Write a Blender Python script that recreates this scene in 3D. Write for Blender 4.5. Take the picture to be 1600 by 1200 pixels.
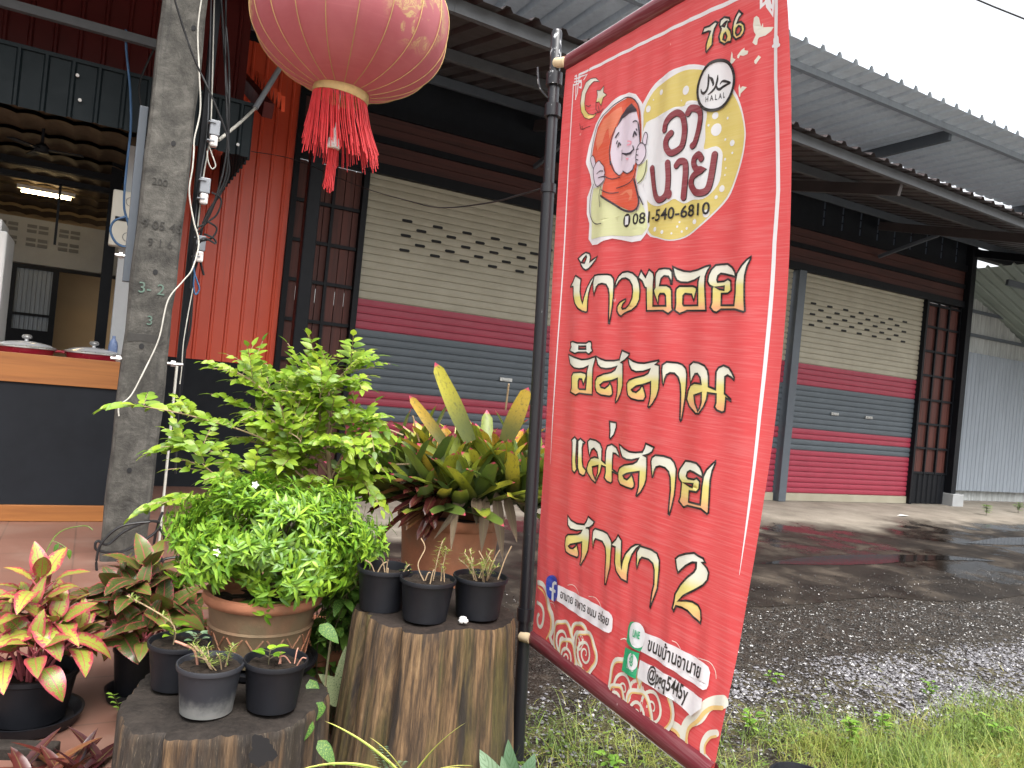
import bpy, math, random
import numpy as np
from mathutils import Vector, Matrix
from mathutils.geometry import tessellate_polygon

for o in list(bpy.data.objects):
    bpy.data.objects.remove(o)
SC = bpy.context.scene
COL = SC.collection
R = math.radians
rng = np.random.default_rng(11)
random.seed(5)

# ------------------------------------------------------------------ camera
EYE, FPX, ROLL, PITCH = 1.3, 1200.0, R(5.6), math.atan2(8.0, 1200.0)
cam = bpy.data.cameras.new('camera')
cam.sensor_fit = 'HORIZONTAL'
cam.sensor_width = 36.0
cam.lens = 36.0 * FPX / 1600.0
cam.clip_start, cam.clip_end = 0.05, 2000.0
cam_ob = bpy.data.objects.new('camera', cam)
COL.objects.link(cam_ob)
fw = Vector((0, math.cos(PITCH), math.sin(PITCH)))
up0 = Vector((0, -math.sin(PITCH), math.cos(PITCH)))
rt0 = Vector((1, 0, 0))
rt = rt0 * math.cos(ROLL) + up0 * math.sin(ROLL)
up = up0 * math.cos(ROLL) - rt0 * math.sin(ROLL)
mw = Matrix((rt, up, -fw)).transposed().to_4x4()
mw.translation = (0, 0, EYE)
cam_ob.matrix_world = mw
SC.camera = cam_ob

# ------------------------------------------------------------------ light
SUN_EL, SUN_AZ = 62.0, 150.0          # azimuth in degrees clockwise from +Y
world = bpy.data.worlds.new('World')
SC.world = world
world.use_nodes = True
wn, wl = world.node_tree.nodes, world.node_tree.links
wn.clear()
sky = wn.new('ShaderNodeTexSky')
sky.sky_type = 'NISHITA'
sky.sun_disc = False
sky.sun_elevation = R(SUN_EL)
sky.sun_rotation = R(SUN_AZ)
sky.altitude = 50
sky.air_density, sky.dust_density, sky.ozone_density = 1.4, 6.0, 1.0
hs = wn.new('ShaderNodeHueSaturation')
hs.inputs['Saturation'].default_value = 0.22
hs.inputs['Value'].default_value = 1.0
bg = wn.new('ShaderNodeBackground')
bg.inputs['Strength'].default_value = 0.15
wo = wn.new('ShaderNodeOutputWorld')
wl.new(sky.outputs[0], hs.inputs['Color'])
wl.new(hs.outputs[0], bg.inputs['Color'])
wl.new(bg.outputs[0], wo.inputs['Surface'])
sun = bpy.data.lights.new('sun', 'SUN')
sun.energy, sun.angle, sun.color = 1.3, R(40), (1.0, 0.97, 0.92)
sun_ob = bpy.data.objects.new('sun', sun)
COL.objects.link(sun_ob)
sv = Vector((math.sin(R(SUN_AZ)) * math.cos(R(SUN_EL)), math.cos(R(SUN_AZ)) * math.cos(R(SUN_EL)), math.sin(R(SUN_EL))))
sun_ob.rotation_euler = sv.to_track_quat('Z', 'Y').to_euler()
sun_ob.location = (4, -4, 12)
SC.view_settings.view_transform = 'Standard'
SC.view_settings.look = 'None'
SC.view_settings.gamma = 1.0
SC.view_settings.exposure = 1.45
SC.render.engine = 'CYCLES'
SC.cycles.max_bounces = 8
SC.cycles.diffuse_bounces = 4
SC.cycles.use_denoising = True

# ------------------------------------------------------------------ frames
YAW = math.atan2(2200, 1200)            # the shop front runs away to this side
E1 = Vector((math.sin(YAW), math.cos(YAW), 0))
NN = Vector((-math.cos(YAW), math.sin(YAW), 0))
def W(s, D, z):
    return E1 * s + NN * D + Vector((0, 0, z))
def uvp(px, py):
    dx, dy = px - 800, py - 600
    c, s = math.cos(ROLL), math.sin(ROLL)
    return dx * c + dy * s, -dx * s + dy * c - 8
def P(px, py, Y):
    u, v = uvp(px, py)
    return Vector((Y * u / FPX, Y, EYE - Y * v / FPX))
def G(px, py, z=0.0):
    u, v = uvp(px, py)
    return P(px, py, FPX * (EYE - z) / v)

# ------------------------------------------------------------------ scene helpers
def thing(name, label, cat, loc=(0, 0, 0), group=None):
    o = bpy.data.objects.new(name, None)
    o.empty_display_size = 0.1
    COL.objects.link(o)
    o.location = loc
    o['label'], o['category'] = label, cat
    if group:
        o['group'] = group
    return o
def tag(o, label, cat, group=None):
    o['label'], o['category'] = label, cat
    if group:
        o['group'] = group
    return o
def world_loc(o):
    v = Vector((0, 0, 0))
    while o is not None:
        v += o.location
        o = o.parent
    return v
def link(name, me, mats, parent=None, kind=None, label=None, origin=None, smooth=None, bevel=0):
    for m in (mats if isinstance(mats, (list, tuple)) else [mats]):
        me.materials.append(m)
    o = bpy.data.objects.new(name, me)
    COL.objects.link(o)
    off = Vector(origin) if origin is not None else Vector((0, 0, 0))
    if parent is not None:
        o.parent = parent
        off = world_loc(parent)
    elif origin is not None:
        o.location = off
    if off.length > 0:
        me.transform(Matrix.Translation(-off))
    if kind:
        o['kind'] = kind
    if label:
        o['label'] = label
    if smooth is not None:
        me.shade_smooth()
        me.set_sharp_from_angle(angle=R(smooth))
    if bevel:
        b = o.modifiers.new('bevel', 'BEVEL')
        b.width, b.segments, b.limit_method, b.angle_limit = bevel, 2, 'ANGLE', R(50)
    return o

class MB:
    def __init__(self):
        self.v, self.f, self.m = [], [], []
    def add(self, vs, fs, mi=0):
        n = len(self.v)
        self.v += [tuple(p) for p in vs]
        self.f += [tuple(i + n for i in f) for f in fs]
        self.m += [mi] * len(fs)
    def hexa(self, c, mi=0):            # 8 corners: bottom 4 ccw, top 4
        self.add(c, [(3, 2, 1, 0), (4, 5, 6, 7), (0, 1, 5, 4), (1, 2, 6, 5), (2, 3, 7, 6), (3, 0, 4, 7)], mi)
    def fbox(self, s0, s1, D0, D1, z0, z1, mi=0):
        self.hexa([W(s0, D0, z0), W(s1, D0, z0), W(s1, D1, z0), W(s0, D1, z0), W(s0, D0, z1), W(s1, D0, z1), W(s1, D1, z1), W(s0, D1, z1)], mi)
    def box(self, x0, x1, y0, y1, z0, z1, mi=0):
        self.hexa([(x0, y0, z0), (x1, y0, z0), (x1, y1, z0), (x0, y1, z0), (x0, y0, z1), (x1, y0, z1), (x1, y1, z1), (x0, y1, z1)], mi)
    def beam(self, a, b, w, h, mi=0, upv=(0, 0, 1)):
        a, b = Vector(a), Vector(b)
        d = (b - a).normalized()
        s = d.cross(Vector(upv))
        if s.length < 1e-4:
            s = d.cross(Vector((0, 1, 0)))
        s.normalize()
        u = s.cross(d)
        q = []
        for p in (a, b):
            q.append([p + s * w / 2 * i + u * h / 2 * j for i, j in ((-1, -1), (1, -1), (1, 1), (-1, 1))])
        vs = q[0] + q[1]
        self.add(vs, [(0, 1, 2, 3), (7, 6, 5, 4), (0, 4, 5, 1), (1, 5, 6, 2), (2, 6, 7, 3), (3, 7, 4, 0)], mi)
    def tube(self, pts, r, n=8, mi=0, cap=True):
        pts = [Vector(p) for p in pts]
        k = len(pts)
        rs = list(r) if isinstance(r, (list, tuple)) else [r] * k
        ref = Vector((0, 0, 1))
        if abs((pts[-1] - pts[0]).normalized().z) > 0.8:
            ref = Vector((0, 1, 0))
        base = len(self.v)
        for i, p in enumerate(pts):
            d = (pts[min(i + 1, k - 1)] - pts[max(i - 1, 0)])
            if d.length < 1e-7:
                d = Vector((0, 0, 1))
            d.normalize()
            s = d.cross(ref)
            if s.length < 1e-3:
                s = d.cross(Vector((1, 0, 0)))
            s.normalize()
            u = s.cross(d)
            for j in range(n):
                a = 2 * math.pi * j / n
                self.v.append(tuple(p + (s * math.cos(a) + u * math.sin(a)) * rs[i]))
        for i in range(k - 1):
            for j in range(n):
                a, b = base + i * n + j, base + i * n + (j + 1) % n
                self.f.append((a, b, b + n, a + n))
                self.m.append(mi)
        if cap:
            self.f.append(tuple(base + j for j in reversed(range(n))))
            self.f.append(tuple(base + (k - 1) * n + j for j in range(n)))
            self.m += [mi, mi]
    def lathe(self, prof, c, n=32, mi=0, wob=None):
        base = len(self.v)
        c = Vector(c)
        for i, (r, z) in enumerate(prof):
            for j in range(n):
                a = 2 * math.pi * j / n
                rr = r * (wob(a, z) if wob else 1)
                self.v.append((c.x + rr * math.cos(a), c.y + rr * math.sin(a), c.z + z))
        for i in range(len(prof) - 1):
            for j in range(n):
                a, b = base + i * n + j, base + i * n + (j + 1) % n
                self.f.append((a, b, b + n, a + n))
                self.m.append(mi)
        for i in (0, len(prof) - 1):
            if prof[i][0] > 1e-5:
                idx = [base + i * n + j for j in range(n)]
                self.f.append(tuple(idx if i else reversed(idx)))
                self.m.append(mi)
    def mesh(self, name):
        me = bpy.data.meshes.new(name)
        me.from_pydata(self.v, [], self.f)
        me.polygons.foreach_set('material_index', self.m)
        me.update()
        return me
    def build(self, name, mats, parent=None, **k):
        return link(name, self.mesh(name), mats, parent, **k)

def smooth_path(pts, n=8):
    pts = [Vector(p) for p in pts]
    out = []
    for i in range(len(pts) - 1):
        p0, p1, p2, p3 = pts[max(i - 1, 0)], pts[i], pts[i + 1], pts[min(i + 2, len(pts) - 1)]
        for j in range(n):
            t = j / n
            out.append(0.5 * ((2 * p1) + (p2 - p0) * t + (2 * p0 - 5 * p1 + 4 * p2 - p3) * t * t + (3 * p1 - p0 - 3 * p2 + p3) * t ** 3))
    out.append(pts[-1])
    return out

# ------------------------------------------------------------------ materials
class NT:
    def __init__(self, name):
        self.mat = bpy.data.materials.new(name)
        self.mat.use_nodes = True
        self.n, self.l = self.mat.node_tree.nodes, self.mat.node_tree.links
        self.b = self.n['Principled BSDF']
        self.co = None
    def new(self, t, **k):
        x = self.n.new(t)
        for a, v in k.items():
            setattr(x, a, v)
        return x
    def val(self, s, v):
        if isinstance(v, bpy.types.NodeSocket):
            self.l.new(v, s)
        elif v is not None:
            if isinstance(v, (tuple, list)) and s.type == 'RGBA' and len(v) == 3:
                v = (*v, 1)
            s.default_value = v
    def coord(self, kind='Object', scale=(1, 1, 1), rot=(0, 0, 0), loc=(0, 0, 0)):
        if self.co is None:
            self.co = self.new('ShaderNodeTexCoord')
        m = self.new('ShaderNodeMapping')
        m.inputs['Scale'].default_value = scale
        m.inputs['Rotation'].default_value = rot
        m.inputs['Location'].default_value = loc
        self.l.new(self.co.outputs[kind], m.inputs[0])
        return m.outputs[0]
    def noise(self, vec, scale=5, detail=4, rough=0.55, dist=0.0):
        x = self.new('ShaderNodeTexNoise')
        self.l.new(vec, x.inputs['Vector'])
        x.inputs['Scale'].default_value = scale
        x.inputs['Detail'].default_value = detail
        x.inputs['Roughness'].default_value = rough
        x.inputs['Distortion'].default_value = dist
        return x.outputs['Fac']
    def ramp(self, f, stops, interp='LINEAR'):
        x = self.new('ShaderNodeValToRGB')
        x.color_ramp.interpolation = interp
        els = x.color_ramp.elements
        while len(els) < len(stops):
            els.new(0.5)
        for e, (p, c) in zip(els, stops):
            e.position = p
            e.color = (*c, 1) if len(c) == 3 else c
        self.val(x.inputs['Fac'], f)
        return x.outputs['Color']
    def mix(self, f, a, b, blend='MIX'):
        x = self.new('ShaderNodeMix', data_type='RGBA', blend_type=blend)
        self.val(x.inputs[0], f)
        self.val(x.inputs[6], a)
        self.val(x.inputs[7], b)
        return x.outputs[2]
    def math(self, op, a, b=None, c=None, clamp=False):
        x = self.new('ShaderNodeMath', operation=op, use_clamp=clamp)
        for i, v in enumerate((a, b, c)):
            if v is not None:
                self.val(x.inputs[i], v)
        return x.outputs[0]
    def mapr(self, f, a, b, c=0.0, d=1.0):
        x = self.new('ShaderNodeMapRange', interpolation_type='SMOOTHSTEP')
        for i, v in enumerate((f, a, b, c, d)):
            self.val(x.inputs[i], v)
        return x.outputs[0]
    def sep(self, vec):
        x = self.new('ShaderNodeSeparateXYZ')
        self.l.new(vec, x.inputs[0])
        return x.outputs
    def attr(self, name):
        return self.new('ShaderNodeAttribute', attribute_name=name)
    def bump(self, h, strength=0.3, dist=0.01):
        x = self.new('ShaderNodeBump')
        x.inputs['Strength'].default_value = strength
        x.inputs['Distance'].default_value = dist
        self.l.new(h, x.inputs['Height'])
        self.l.new(x.outputs[0], self.b.inputs['Normal'])
    def out(self, col, rough=0.6, metal=0.0, spec=None):
        self.val(self.b.inputs['Base Color'], col)
        self.val(self.b.inputs['Roughness'], rough)
        self.val(self.b.inputs['Metallic'], metal)
        if spec is not None:
            self.b.inputs['Specular IOR Level'].default_value = spec
        return self.mat

def dim(c, k):
    return tuple(min(1, x * k) for x in c)
def plain(name, c, rough=0.6, var=0.25, scale=6, bump=0.15, bscale=60, metal=0.0, stretch=(1, 1, 1), c2=None, spec=None):
    t = NT(name)
    v = t.coord('Object', stretch)
    n = t.noise(v, scale, 6, 0.6)
    col = t.ramp(n, [(0.25, c2 or dim(c, 1 - var)), (0.7, c)])
    r = t.math('ADD', t.math('MULTIPLY', t.noise(v, scale * 3, 3), 0.25), rough - 0.12)
    if bump:
        t.bump(t.noise(v, bscale, 4), bump, 0.004)
    return t.out(col, r, metal, spec)

M = {}
M['cream'] = plain('shutter_cream', (.35, .32, .245), .5, .14, 3, .06, c2=(.28, .255, .19))
M['crimson'] = plain('shutter_crimson', (.30, .028, .055), .5, .15, 3, .06)
M['slate'] = plain('shutter_slate', (.075, .092, .108), .5, .15, 3, .06)
M['black'] = plain('black_paint', (.007, .008, .011), .5, .3, 8, .12, spec=.2)
M['blackwall'] = plain('black_wall', (.010, .012, .016), .6, .35, 4, .12, 30, spec=.2)
M['dkgreen'] = plain('dark_green_sheet', (.010, .016, .019), .5, .2, 4, .05, spec=.18)
M['greysteel'] = plain('grey_painted_steel', (.085, .10, .12), .45, .18, 6, .08)
M['purlin'] = plain('galvanised_purlin', (.085, .09, .098), .5, .25, 9, .08)
M['roofbrown'] = plain('brown_roof_sheet', (.066, .055, .055), .42, .3, 3, .05, spec=.4)
M['dark'] = plain('shade_black', (.006, .006, .007), .8, .2, 4, 0)  # near black standing for the shade in holes and behind slats
M['white'] = plain('white_paint', (.72, .72, .70), .45, .12, 7, .05)
M['cream2'] = plain('cream_box_plastic', (.52, .50, .43), .5, .1, 9, .03)

M['whiteplastic'] = plain('white_plastic', (.24, .255, .28), .4, .15, 9, .03)
M['greywall'] = plain('grey_plaster', (.36, .37, .375), .8, .15, 5, .2, 50)
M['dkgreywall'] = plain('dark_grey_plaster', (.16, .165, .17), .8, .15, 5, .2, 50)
M['tan'] = plain('tan_wall', (.42, .29, .15), .8, .12, 3, .1)
M['soil'] = plain('potting_soil', (.028, .020, .015), .95, .6, 60, .9, 90, c2=(.006, .005, .004), spec=.2)
M['blackpot'] = plain('black_plastic_pot', (.0095, .0105, .014), .5, .35, 14, .1, 80, c2=(.006, .0065, .009), spec=.3)
M['cable'] = plain('black_cable', (.011, .011, .012), .5, .2, 20, .05)
M['cablew'] = plain('white_cable', (.58, .56, .50), .5, .3, 20, .05)
M['cableb'] = plain('blue_cable', (.05, .12, .24), .45, .25, 20, .05)
M['steel'] = plain('bare_steel', (.50, .50, .49), .3, .2, 18, .05, metal=.8)
M['gold'] = plain('gold_braid', (.50, .33, .13), .45, .35, 30, .1, metal=.25)
M['dowel'] = plain('pale_wood_dowel', (.66, .52, .33), .6, .18, 20, .1, stretch=(1, 1, 1))
M['green'] = plain('green_shed_sheet', (.27, .32, .29), .45, .12, 3, .05)
M['stem'] = plain('green_brown_stem', (.10, .085, .04), .7, .4, 20, .2)
M['twig'] = plain('pale_twig', (.38, .27, .16), .7, .3, 20, .2)
M['redpot'] = plain('dark_red_enamel', (.20, .008, .022), .22, .12, 5, .0)

def corr_red():
    t = NT('red_corrugated_sheet')
    v = t.coord('Object')
    n = t.noise(v, 1.3, 5)
    st = t.noise(t.coord('Object', (30, 30, .8)), 1, 4)
    c = t.ramp(n, [(.3, (.58, .064, .026)), (.7, (.68, .088, .036))])
    c = t.mix(t.mapr(st, .56, .78, 0, .3), c, (.40, .10, .08))
    return t.out(c, t.math('ADD', t.math('MULTIPLY', st, .2), .22))
M['redsheet'] = corr_red()
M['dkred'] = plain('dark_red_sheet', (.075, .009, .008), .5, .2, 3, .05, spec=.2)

def galv(name, c, c2):
    t = NT(name)
    v = t.coord('Object')
    n = t.noise(t.coord('Object', (7, 7, .5)), 2.0, 5, .6)
    st = t.noise(t.coord('Object', (9, 9, .5)), 1.4, 4)
    c0 = t.ramp(n, [(.3, c2), (.7, c)])
    c0 = t.mix(t.mapr(st, .5, .75, 0, .4), c0, dim(c2, .8))
    return t.out(c0, .5, .0)
M['bluegalv'] = galv('blue_grey_roof_sheet', (.66, .74, .81), (.56, .63, .70))
M['shedgalv'] = galv('weathered_grey_sheet', (.27, .305, .35), (.22, .25, .285))
M['oldgalv'] = galv('old_zinc_sheet', (.46, .48, .48), (.24, .25, .24))

def wood(name, c, c2, axis='s', scale=1.0, rough=.55):
    t = NT(name)
    rot = (0, 0, -(math.pi / 2 - YAW))
    sc = {'s': (1.2, 22, 22), 'z': (22, 22, 1.2)}[axis]
    v = t.coord('Object', tuple(x * scale for x in sc), rot) if axis == 'z' else None
    if v is None:
        a = t.new('ShaderNodeMapping')
        co = t.new('ShaderNodeTexCoord')
        a.inputs['Rotation'].default_value = rot
        t.l.new(co.outputs['Object'], a.inputs[0])
        m = t.new('ShaderNodeMapping')
        m.inputs['Scale'].default_value = tuple(x * scale for x in sc)
        t.l.new(a.outputs[0], m.inputs[0])
        v = m.outputs[0]
    n = t.noise(v, 1.0, 6, .6, .6)
    c0 = t.ramp(n, [(.3, c2), (.55, c), (.75, dim(c, 1.15))])
    t.bump(n, .25, .004)
    return t.out(c0, rough)
M['orangewood'] = wood('orange_varnished_plank', (.27, .10, .022), (.20, .068, .014))
M['brownwood_s'] = wood('dark_red_brown_board', (.060, .016, .012), (.030, .008, .007), 's', rough=.65)
M['brownwood_z'] = wood('red_brown_slat', (.085, .021, .014), (.042, .011, .008), 'z', rough=.65)

def concrete_pole():
    t = NT('weathered_pole_concrete')
    v = t.coord('Object')
    n1 = t.noise(v, 7, 9, .72, .4)
    n2 = t.noise(t.coord('Object', (16, 16, 1.0)), 1.2, 6, .65)
    n3 = t.noise(v, 55, 4, .7)
    c = t.ramp(n1, [(.34, (.022, .0205, .018)), (.50, (.056, .053, .046)), (.66, (.105, .099, .087))])
    c = t.mix(t.mapr(n2, .5, .72, 0, .7), c, (.030, .029, .027))
    c = t.mix(t.mapr(n3, .62, .72, 0, .5), c, (.032, .03, .028))
    t.bump(t.math('ADD', n3, t.math('MULTIPLY', n1, 1.5)), .7, .008)
    return t.out(c, .9)
M['pole'] = concrete_pole()

def ground_mats():
    # concrete apron: dry by the wall, wet and stained toward the yard
    t = NT('wet_stained_concrete')
    rot = (0, 0, -(math.pi / 2 - YAW))
    v = t.coord('Object', (1, 1, 1), rot)
    x, y, z = t.sep(v)                     # x along the front, y away from it
    n1 = t.noise(v, .55, 6, .6, .6)
    n2 = t.noise(v, 2.4, 6, .6, .3)
    n3 = t.noise(v, 30, 5, .7)
    d = t.math('ADD', y, t.math('MULTIPLY', t.math('SUBTRACT', n1, .5), 2.6))
    d = t.math('ADD', d, t.math('MULTIPLY', t.math('SUBTRACT', n2, .5), .7))
    wet = t.mapr(d, 5.9, 6.9, 1, 0)
    dry = t.ramp(t.math('ADD', t.math('MULTIPLY', n2, .7), t.math('MULTIPLY', n3, .3)), [(.3, (.15, .13, .105)), (.55, (.255, .225, .185)), (.75, (.33, .30, .255))])
    wetc = t.ramp(n2, [(.32, (.007, .0055, .0045)), (.52, (.019, .015, .012)), (.72, (.070, .057, .044))])
    c = t.mix(wet, dry, wetc)
    sh = t.mapr(t.math('ADD', t.math('MULTIPLY', n1, .6), t.math('MULTIPLY', n2, .4)), .40, .52, .04, .55)
    r = t.mix(wet, (.85, .85, .85), (0, 0, 0))
    rr = t.math('ADD', t.math('MULTIPLY', wet, t.math('SUBTRACT', sh, .85)), .85)
    t.bump(t.math('ADD', n3, t.math('MULTIPLY', n2, 2)), .22, .004)
    M['concrete'] = t.out(c, rr, spec=.22)
    # yard: dirt and crushed stone
    t = NT('wet_gravelly_dirt')
    v = t.coord('Object')
    n1 = t.noise(v, 1.2, 6, .6, .4)
    n2 = t.noise(v, 9, 6, .65)
    vo = t.new('ShaderNodeTexVoronoi')
    vo.inputs['Scale'].default_value = 85
    t.l.new(v, vo.inputs['Vector'])
    vc = t.sep(vo.outputs['Color'])
    c = t.ramp(n2, [(.3, (.008, .0065, .005)), (.55, (.026, .020, .015)), (.8, (.075, .060, .045))])
    c = t.mix(t.math('MULTIPLY', t.mapr(vc[0], .7, .95), .4), c, (.11, .10, .09))
    c = t.mix(t.mapr(n1, .5, .7, 0, .6), c, (.030, .025, .020))
    t.bump(t.math('SUBTRACT', n2, t.math('MULTIPLY', vo.outputs['Distance'], 1.2)), .8, .012)
    ds = t.sep(t.coord('Object', (1, 1, 1), rot))
    mo = t.math('MULTIPLY', t.mapr(t.math('ADD', ds[1], t.math('MULTIPLY', n1, .8)), 2.7, 3.3, 1, 0), t.mapr(n2, .42, .62))
    c = t.mix(t.math('MULTIPLY', mo, .7), c, (.105, .095, .045))
    M['dirt'] = t.out(c, t.math('ADD', t.math('MULTIPLY', n1, .5), .22), spec=.2)
    # terracotta floor tiles
    t = NT('terracotta_floor_tile')
    v = t.coord('Object', (1, 1, 1), rot)
    br = t.new('ShaderNodeTexBrick', offset=0.0)
    br.inputs['Scale'].default_value = 1.0
    br.inputs['Brick Width'].default_value = .42
    br.inputs['Row Height'].default_value = .42
    br.inputs['Mortar Size'].default_value = .005
    br.inputs['Color1'].default_value = (.165, .082, .060, 1)
    br.inputs['Color2'].default_value = (.150, .074, .054, 1)
    br.inputs['Mortar'].default_value = (.10, .055, .04, 1)
    t.l.new(v, br.inputs['Vector'])
    n = t.noise(v, 3, 6, .65)
    c = t.mix(t.mapr(n, .42, .75, 0, .55), br.outputs[0], (.20, .135, .105))
    M['tile'] = t.out(c, t.math('ADD', t.math('MULTIPLY', n, .3), .35))
ground_mats()

def stump_mat(name, dark=False):
    t = NT(name)
    ang = t.attr('ang').outputs['Fac']
    v = t.coord('Object')
    x, y, z = t.sep(v)
    cmb = t.new('ShaderNodeCombineXYZ')
    t.val(cmb.inputs[0], t.math('MULTIPLY', ang, 1.0))
    t.val(cmb.inputs[1], t.math('MULTIPLY', z, .32))
    n = t.noise(cmb.outputs[0], 16, 8, .7, .25)
    n2 = t.noise(cmb.outputs[0], 3.2, 4, .55, .5)
    f = t.noise(cmb.outputs[0], 70, 4, .7)
    c = t.ramp(n, [(.32, (.012, .008, .005)), (.45, (.062, .037, .019)), (.58, (.165, .100, .048)), (.76, (.31, .205, .11))])
    c = t.mix(t.mapr(n2, .48, .66, 0, .75), c, t.ramp(f, [(.3, (.024, .023, .006)), (.7, (.115, .098, .026))]))
    hz = t.math('ADD', z, t.math('MULTIPLY', t.math('SUBTRACT', n2, .5), .5))
    c = t.mix(t.mapr(t.noise(cmb.outputs[0], 6, 5, .65), .50, .64, 0, .9), c, (.016, .012, .010))
    if dark:
        c = t.mix(t.mapr(n2, .40, .56, 0, .9), c, t.ramp(f, [(.3, (.010, .008, .007)), (.58, (.030, .024, .020)), (.74, (.22, .175, .12))]))
    t.bump(t.math('ADD', t.math('MULTIPLY', n, 1.5), f), .55, .010)
    return t.out(c, .75)
M['stump'] = stump_mat('mossy_stump_wood')
M['stump2'] = stump_mat('dark_weathered_log_wood', True)
def cut_mat(name, a, b):
    t = NT(name)
    v = t.coord('Object')
    n = t.noise(v, 9, 7, .65, .5)
    f = t.noise(v, 60, 4, .7)
    c = t.ramp(t.math('ADD', t.math('MULTIPLY', n, .6), t.math('MULTIPLY', f, .4)), [(.32, a), (.62, b)])
    t.bump(f, .5, .006)
    return t.out(c, .75, spec=.15)
M['cut'] = cut_mat('dark_wet_cut_wood', (.008, .0065, .006), (.032, .024, .020))
M['cut2'] = cut_mat('grey_sawn_wood', (.008, .007, .0065), (.034, .028, .024))

def terracotta(name, c, c2, stain):
    t = NT(name)
    v = t.coord('Object')
    n = t.noise(v, 7, 7, .65, .3)
    n2 = t.noise(v, 3, 5, .6)
    f = t.noise(v, 80, 3)
    k = t.ramp(n, [(.3, c2), (.65, c)])
    k = t.mix(t.mapr(n2, .46, .66, 0, .75), k, stain)
    t.bump(t.math('ADD', f, n), .25, .004)
    return t.out(k, .8)
M['terra'] = terracotta('terracotta', (.34, .135, .068), (.23, .085, .044), (.22, .15, .09))
M['terra2'] = terracotta('mossy_terracotta', (.20, .11, .06), (.12, .075, .04), (.10, .095, .052))

def leafmat(name, stops, rough=.38, trans=.25, pattern=None, spec=.5):
    """leaf colour from the per-leaf value 'rnd', plus the leaf's own markings along its UV"""
    t = NT(name)
    rnd = t.attr('rnd').outputs['Fac']
    c = t.ramp(rnd, stops)
    uv = t.coord('UV')
    x, y, z = t.sep(uv)
    if pattern:
        c = pattern(t, c, x, y, rnd)
    else:
        rib = t.mapr(t.math('ABSOLUTE', t.math('SUBTRACT', x, .5)), .0, .06, .35, 0)
        c = t.mix(rib, c, t.mix(.5, c, (.30, .38, .12)))
    m = t.out(c, rough, spec=spec)
    if trans:
        tr = t.new('ShaderNodeBsdfTranslucent')
        t.l.new(c, tr.inputs['Color'])
        mx = t.new('ShaderNodeMixShader')
        mx.inputs[0].default_value = trans
        o = t.n['Material Output']
        t.l.new(t.b.outputs[0], mx.inputs[1])
        t.l.new(tr.outputs[0], mx.inputs[2])
        t.l.new(mx.outputs[0], o.inputs['Surface'])
    return m
def pat_aglao(pink, greenish, amount):
    def f(t, c, x, y, rnd):
        ax = t.math('MULTIPLY', t.math('ABSOLUTE', t.math('SUBTRACT', x, .5)), 2)
        cm = t.new('ShaderNodeCombineXYZ')
        t.val(cm.inputs[0], t.math('ADD', t.math('MULTIPLY', x, 3.0), t.math('MULTIPLY', rnd, 40)))
        t.val(cm.inputs[1], t.math('ADD', t.math('MULTIPLY', y, 6.0), t.math('MULTIPLY', rnd, 17)))
        n = t.noise(cm.outputs[0], 2.6, 5, .7)
        n2 = t.noise(cm.outputs[0], 7, 4, .7)
        c = t.mix(t.mapr(n2, .46, .62, 0, .8), c, greenish)
        edge = t.math('ADD', ax, t.math('MULTIPLY', t.math('SUBTRACT', n, .5), 2.6))
        c = t.mix(t.mapr(edge, amount, amount + .22), c, pink)
        c = t.mix(t.mapr(ax, .02, .09, .85, 0), c, dim(pink, 1.1))
        vein = t.math('SINE', t.math('MULTIPLY', t.math('SUBTRACT', y, t.math('MULTIPLY', ax, .16)), 46))
        return t.mix(t.mapr(vein, .8, 1, 0, .28), c, dim(pink, .8))
    return f
M['aglao'] = leafmat('pink_veined_leaf', [(0, (.075, .13, .015)), (.5, (.20, .27, .03)), (1, (.36, .38, .06))], .35, .12, pat_aglao((.34, .045, .065), (.32, .31, .07), .52))
M['aglao2'] = leafmat('dark_green_pink_edged_leaf', [(0, (.014, .034, .010)), (.6, (.045, .075, .014)), (1, (.15, .19, .03))], .30, .08, pat_aglao((.30, .045, .06), (.11, .14, .03), .80))
def pat_brom(t, c, x, y, rnd):
    cm = t.new('ShaderNodeCombineXYZ')
    t.val(cm.inputs[0], t.math('ADD', t.math('MULTIPLY', x, 1.5), t.math('MULTIPLY', rnd, 50)))
    t.val(cm.inputs[1], t.math('MULTIPLY', y, 4))
    n = t.noise(cm.outputs[0], 3, 5, .65)
    c = t.mix(t.mapr(n, .5, .66, 0, .7), c, (.075, .085, .03))
    bands = t.noise(cm.outputs[0], 14, 3)
    c = t.mix(t.mapr(bands, .55, .7, 0, .35), c, (.20, .17, .06))
    lo = t.math('ADD', y, t.math('MULTIPLY', t.math('SUBTRACT', n, .5), .6))
    c = t.mix(t.mapr(lo, .15, .75, .85, 0), c, (.055, .085, .035))
    c = t.mix(t.mapr(y, .93, .97), c, (.50, .06, .12))
    return c
M['brom'] = leafmat('bromeliad_leaf', [(0, (.055, .10, .025)), (.35, (.11, .16, .025)), (.7, (.25, .29, .030)), (.9, (.42, .36, .035)), (1, (.46, .25, .035))], .34, .18, pat_brom)
M['bromred'] = leafmat('dark_red_bromeliad_leaf', [(0, (.032, .008, .010)), (.6, (.085, .020, .016)), (1, (.16, .07, .03))], .25, .08)
M['deadleaf'] = leafmat('dry_tan_leaf', [(0, (.085, .058, .036)), (1, (.19, .135, .085))], .8, .1)
M['bush'] = leafmat('bright_green_small_leaf', [(0, (.030, .095, .008)), (.45, (.105, .235, .015)), (1, (.29, .46, .035))], .38, .2)
M['curry'] = leafmat('yellow_green_leaflet', [(0, (.075, .16, .012)), (.5, (.20, .34, .025)), (1, (.40, .52, .05))], .40, .38)
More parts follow.
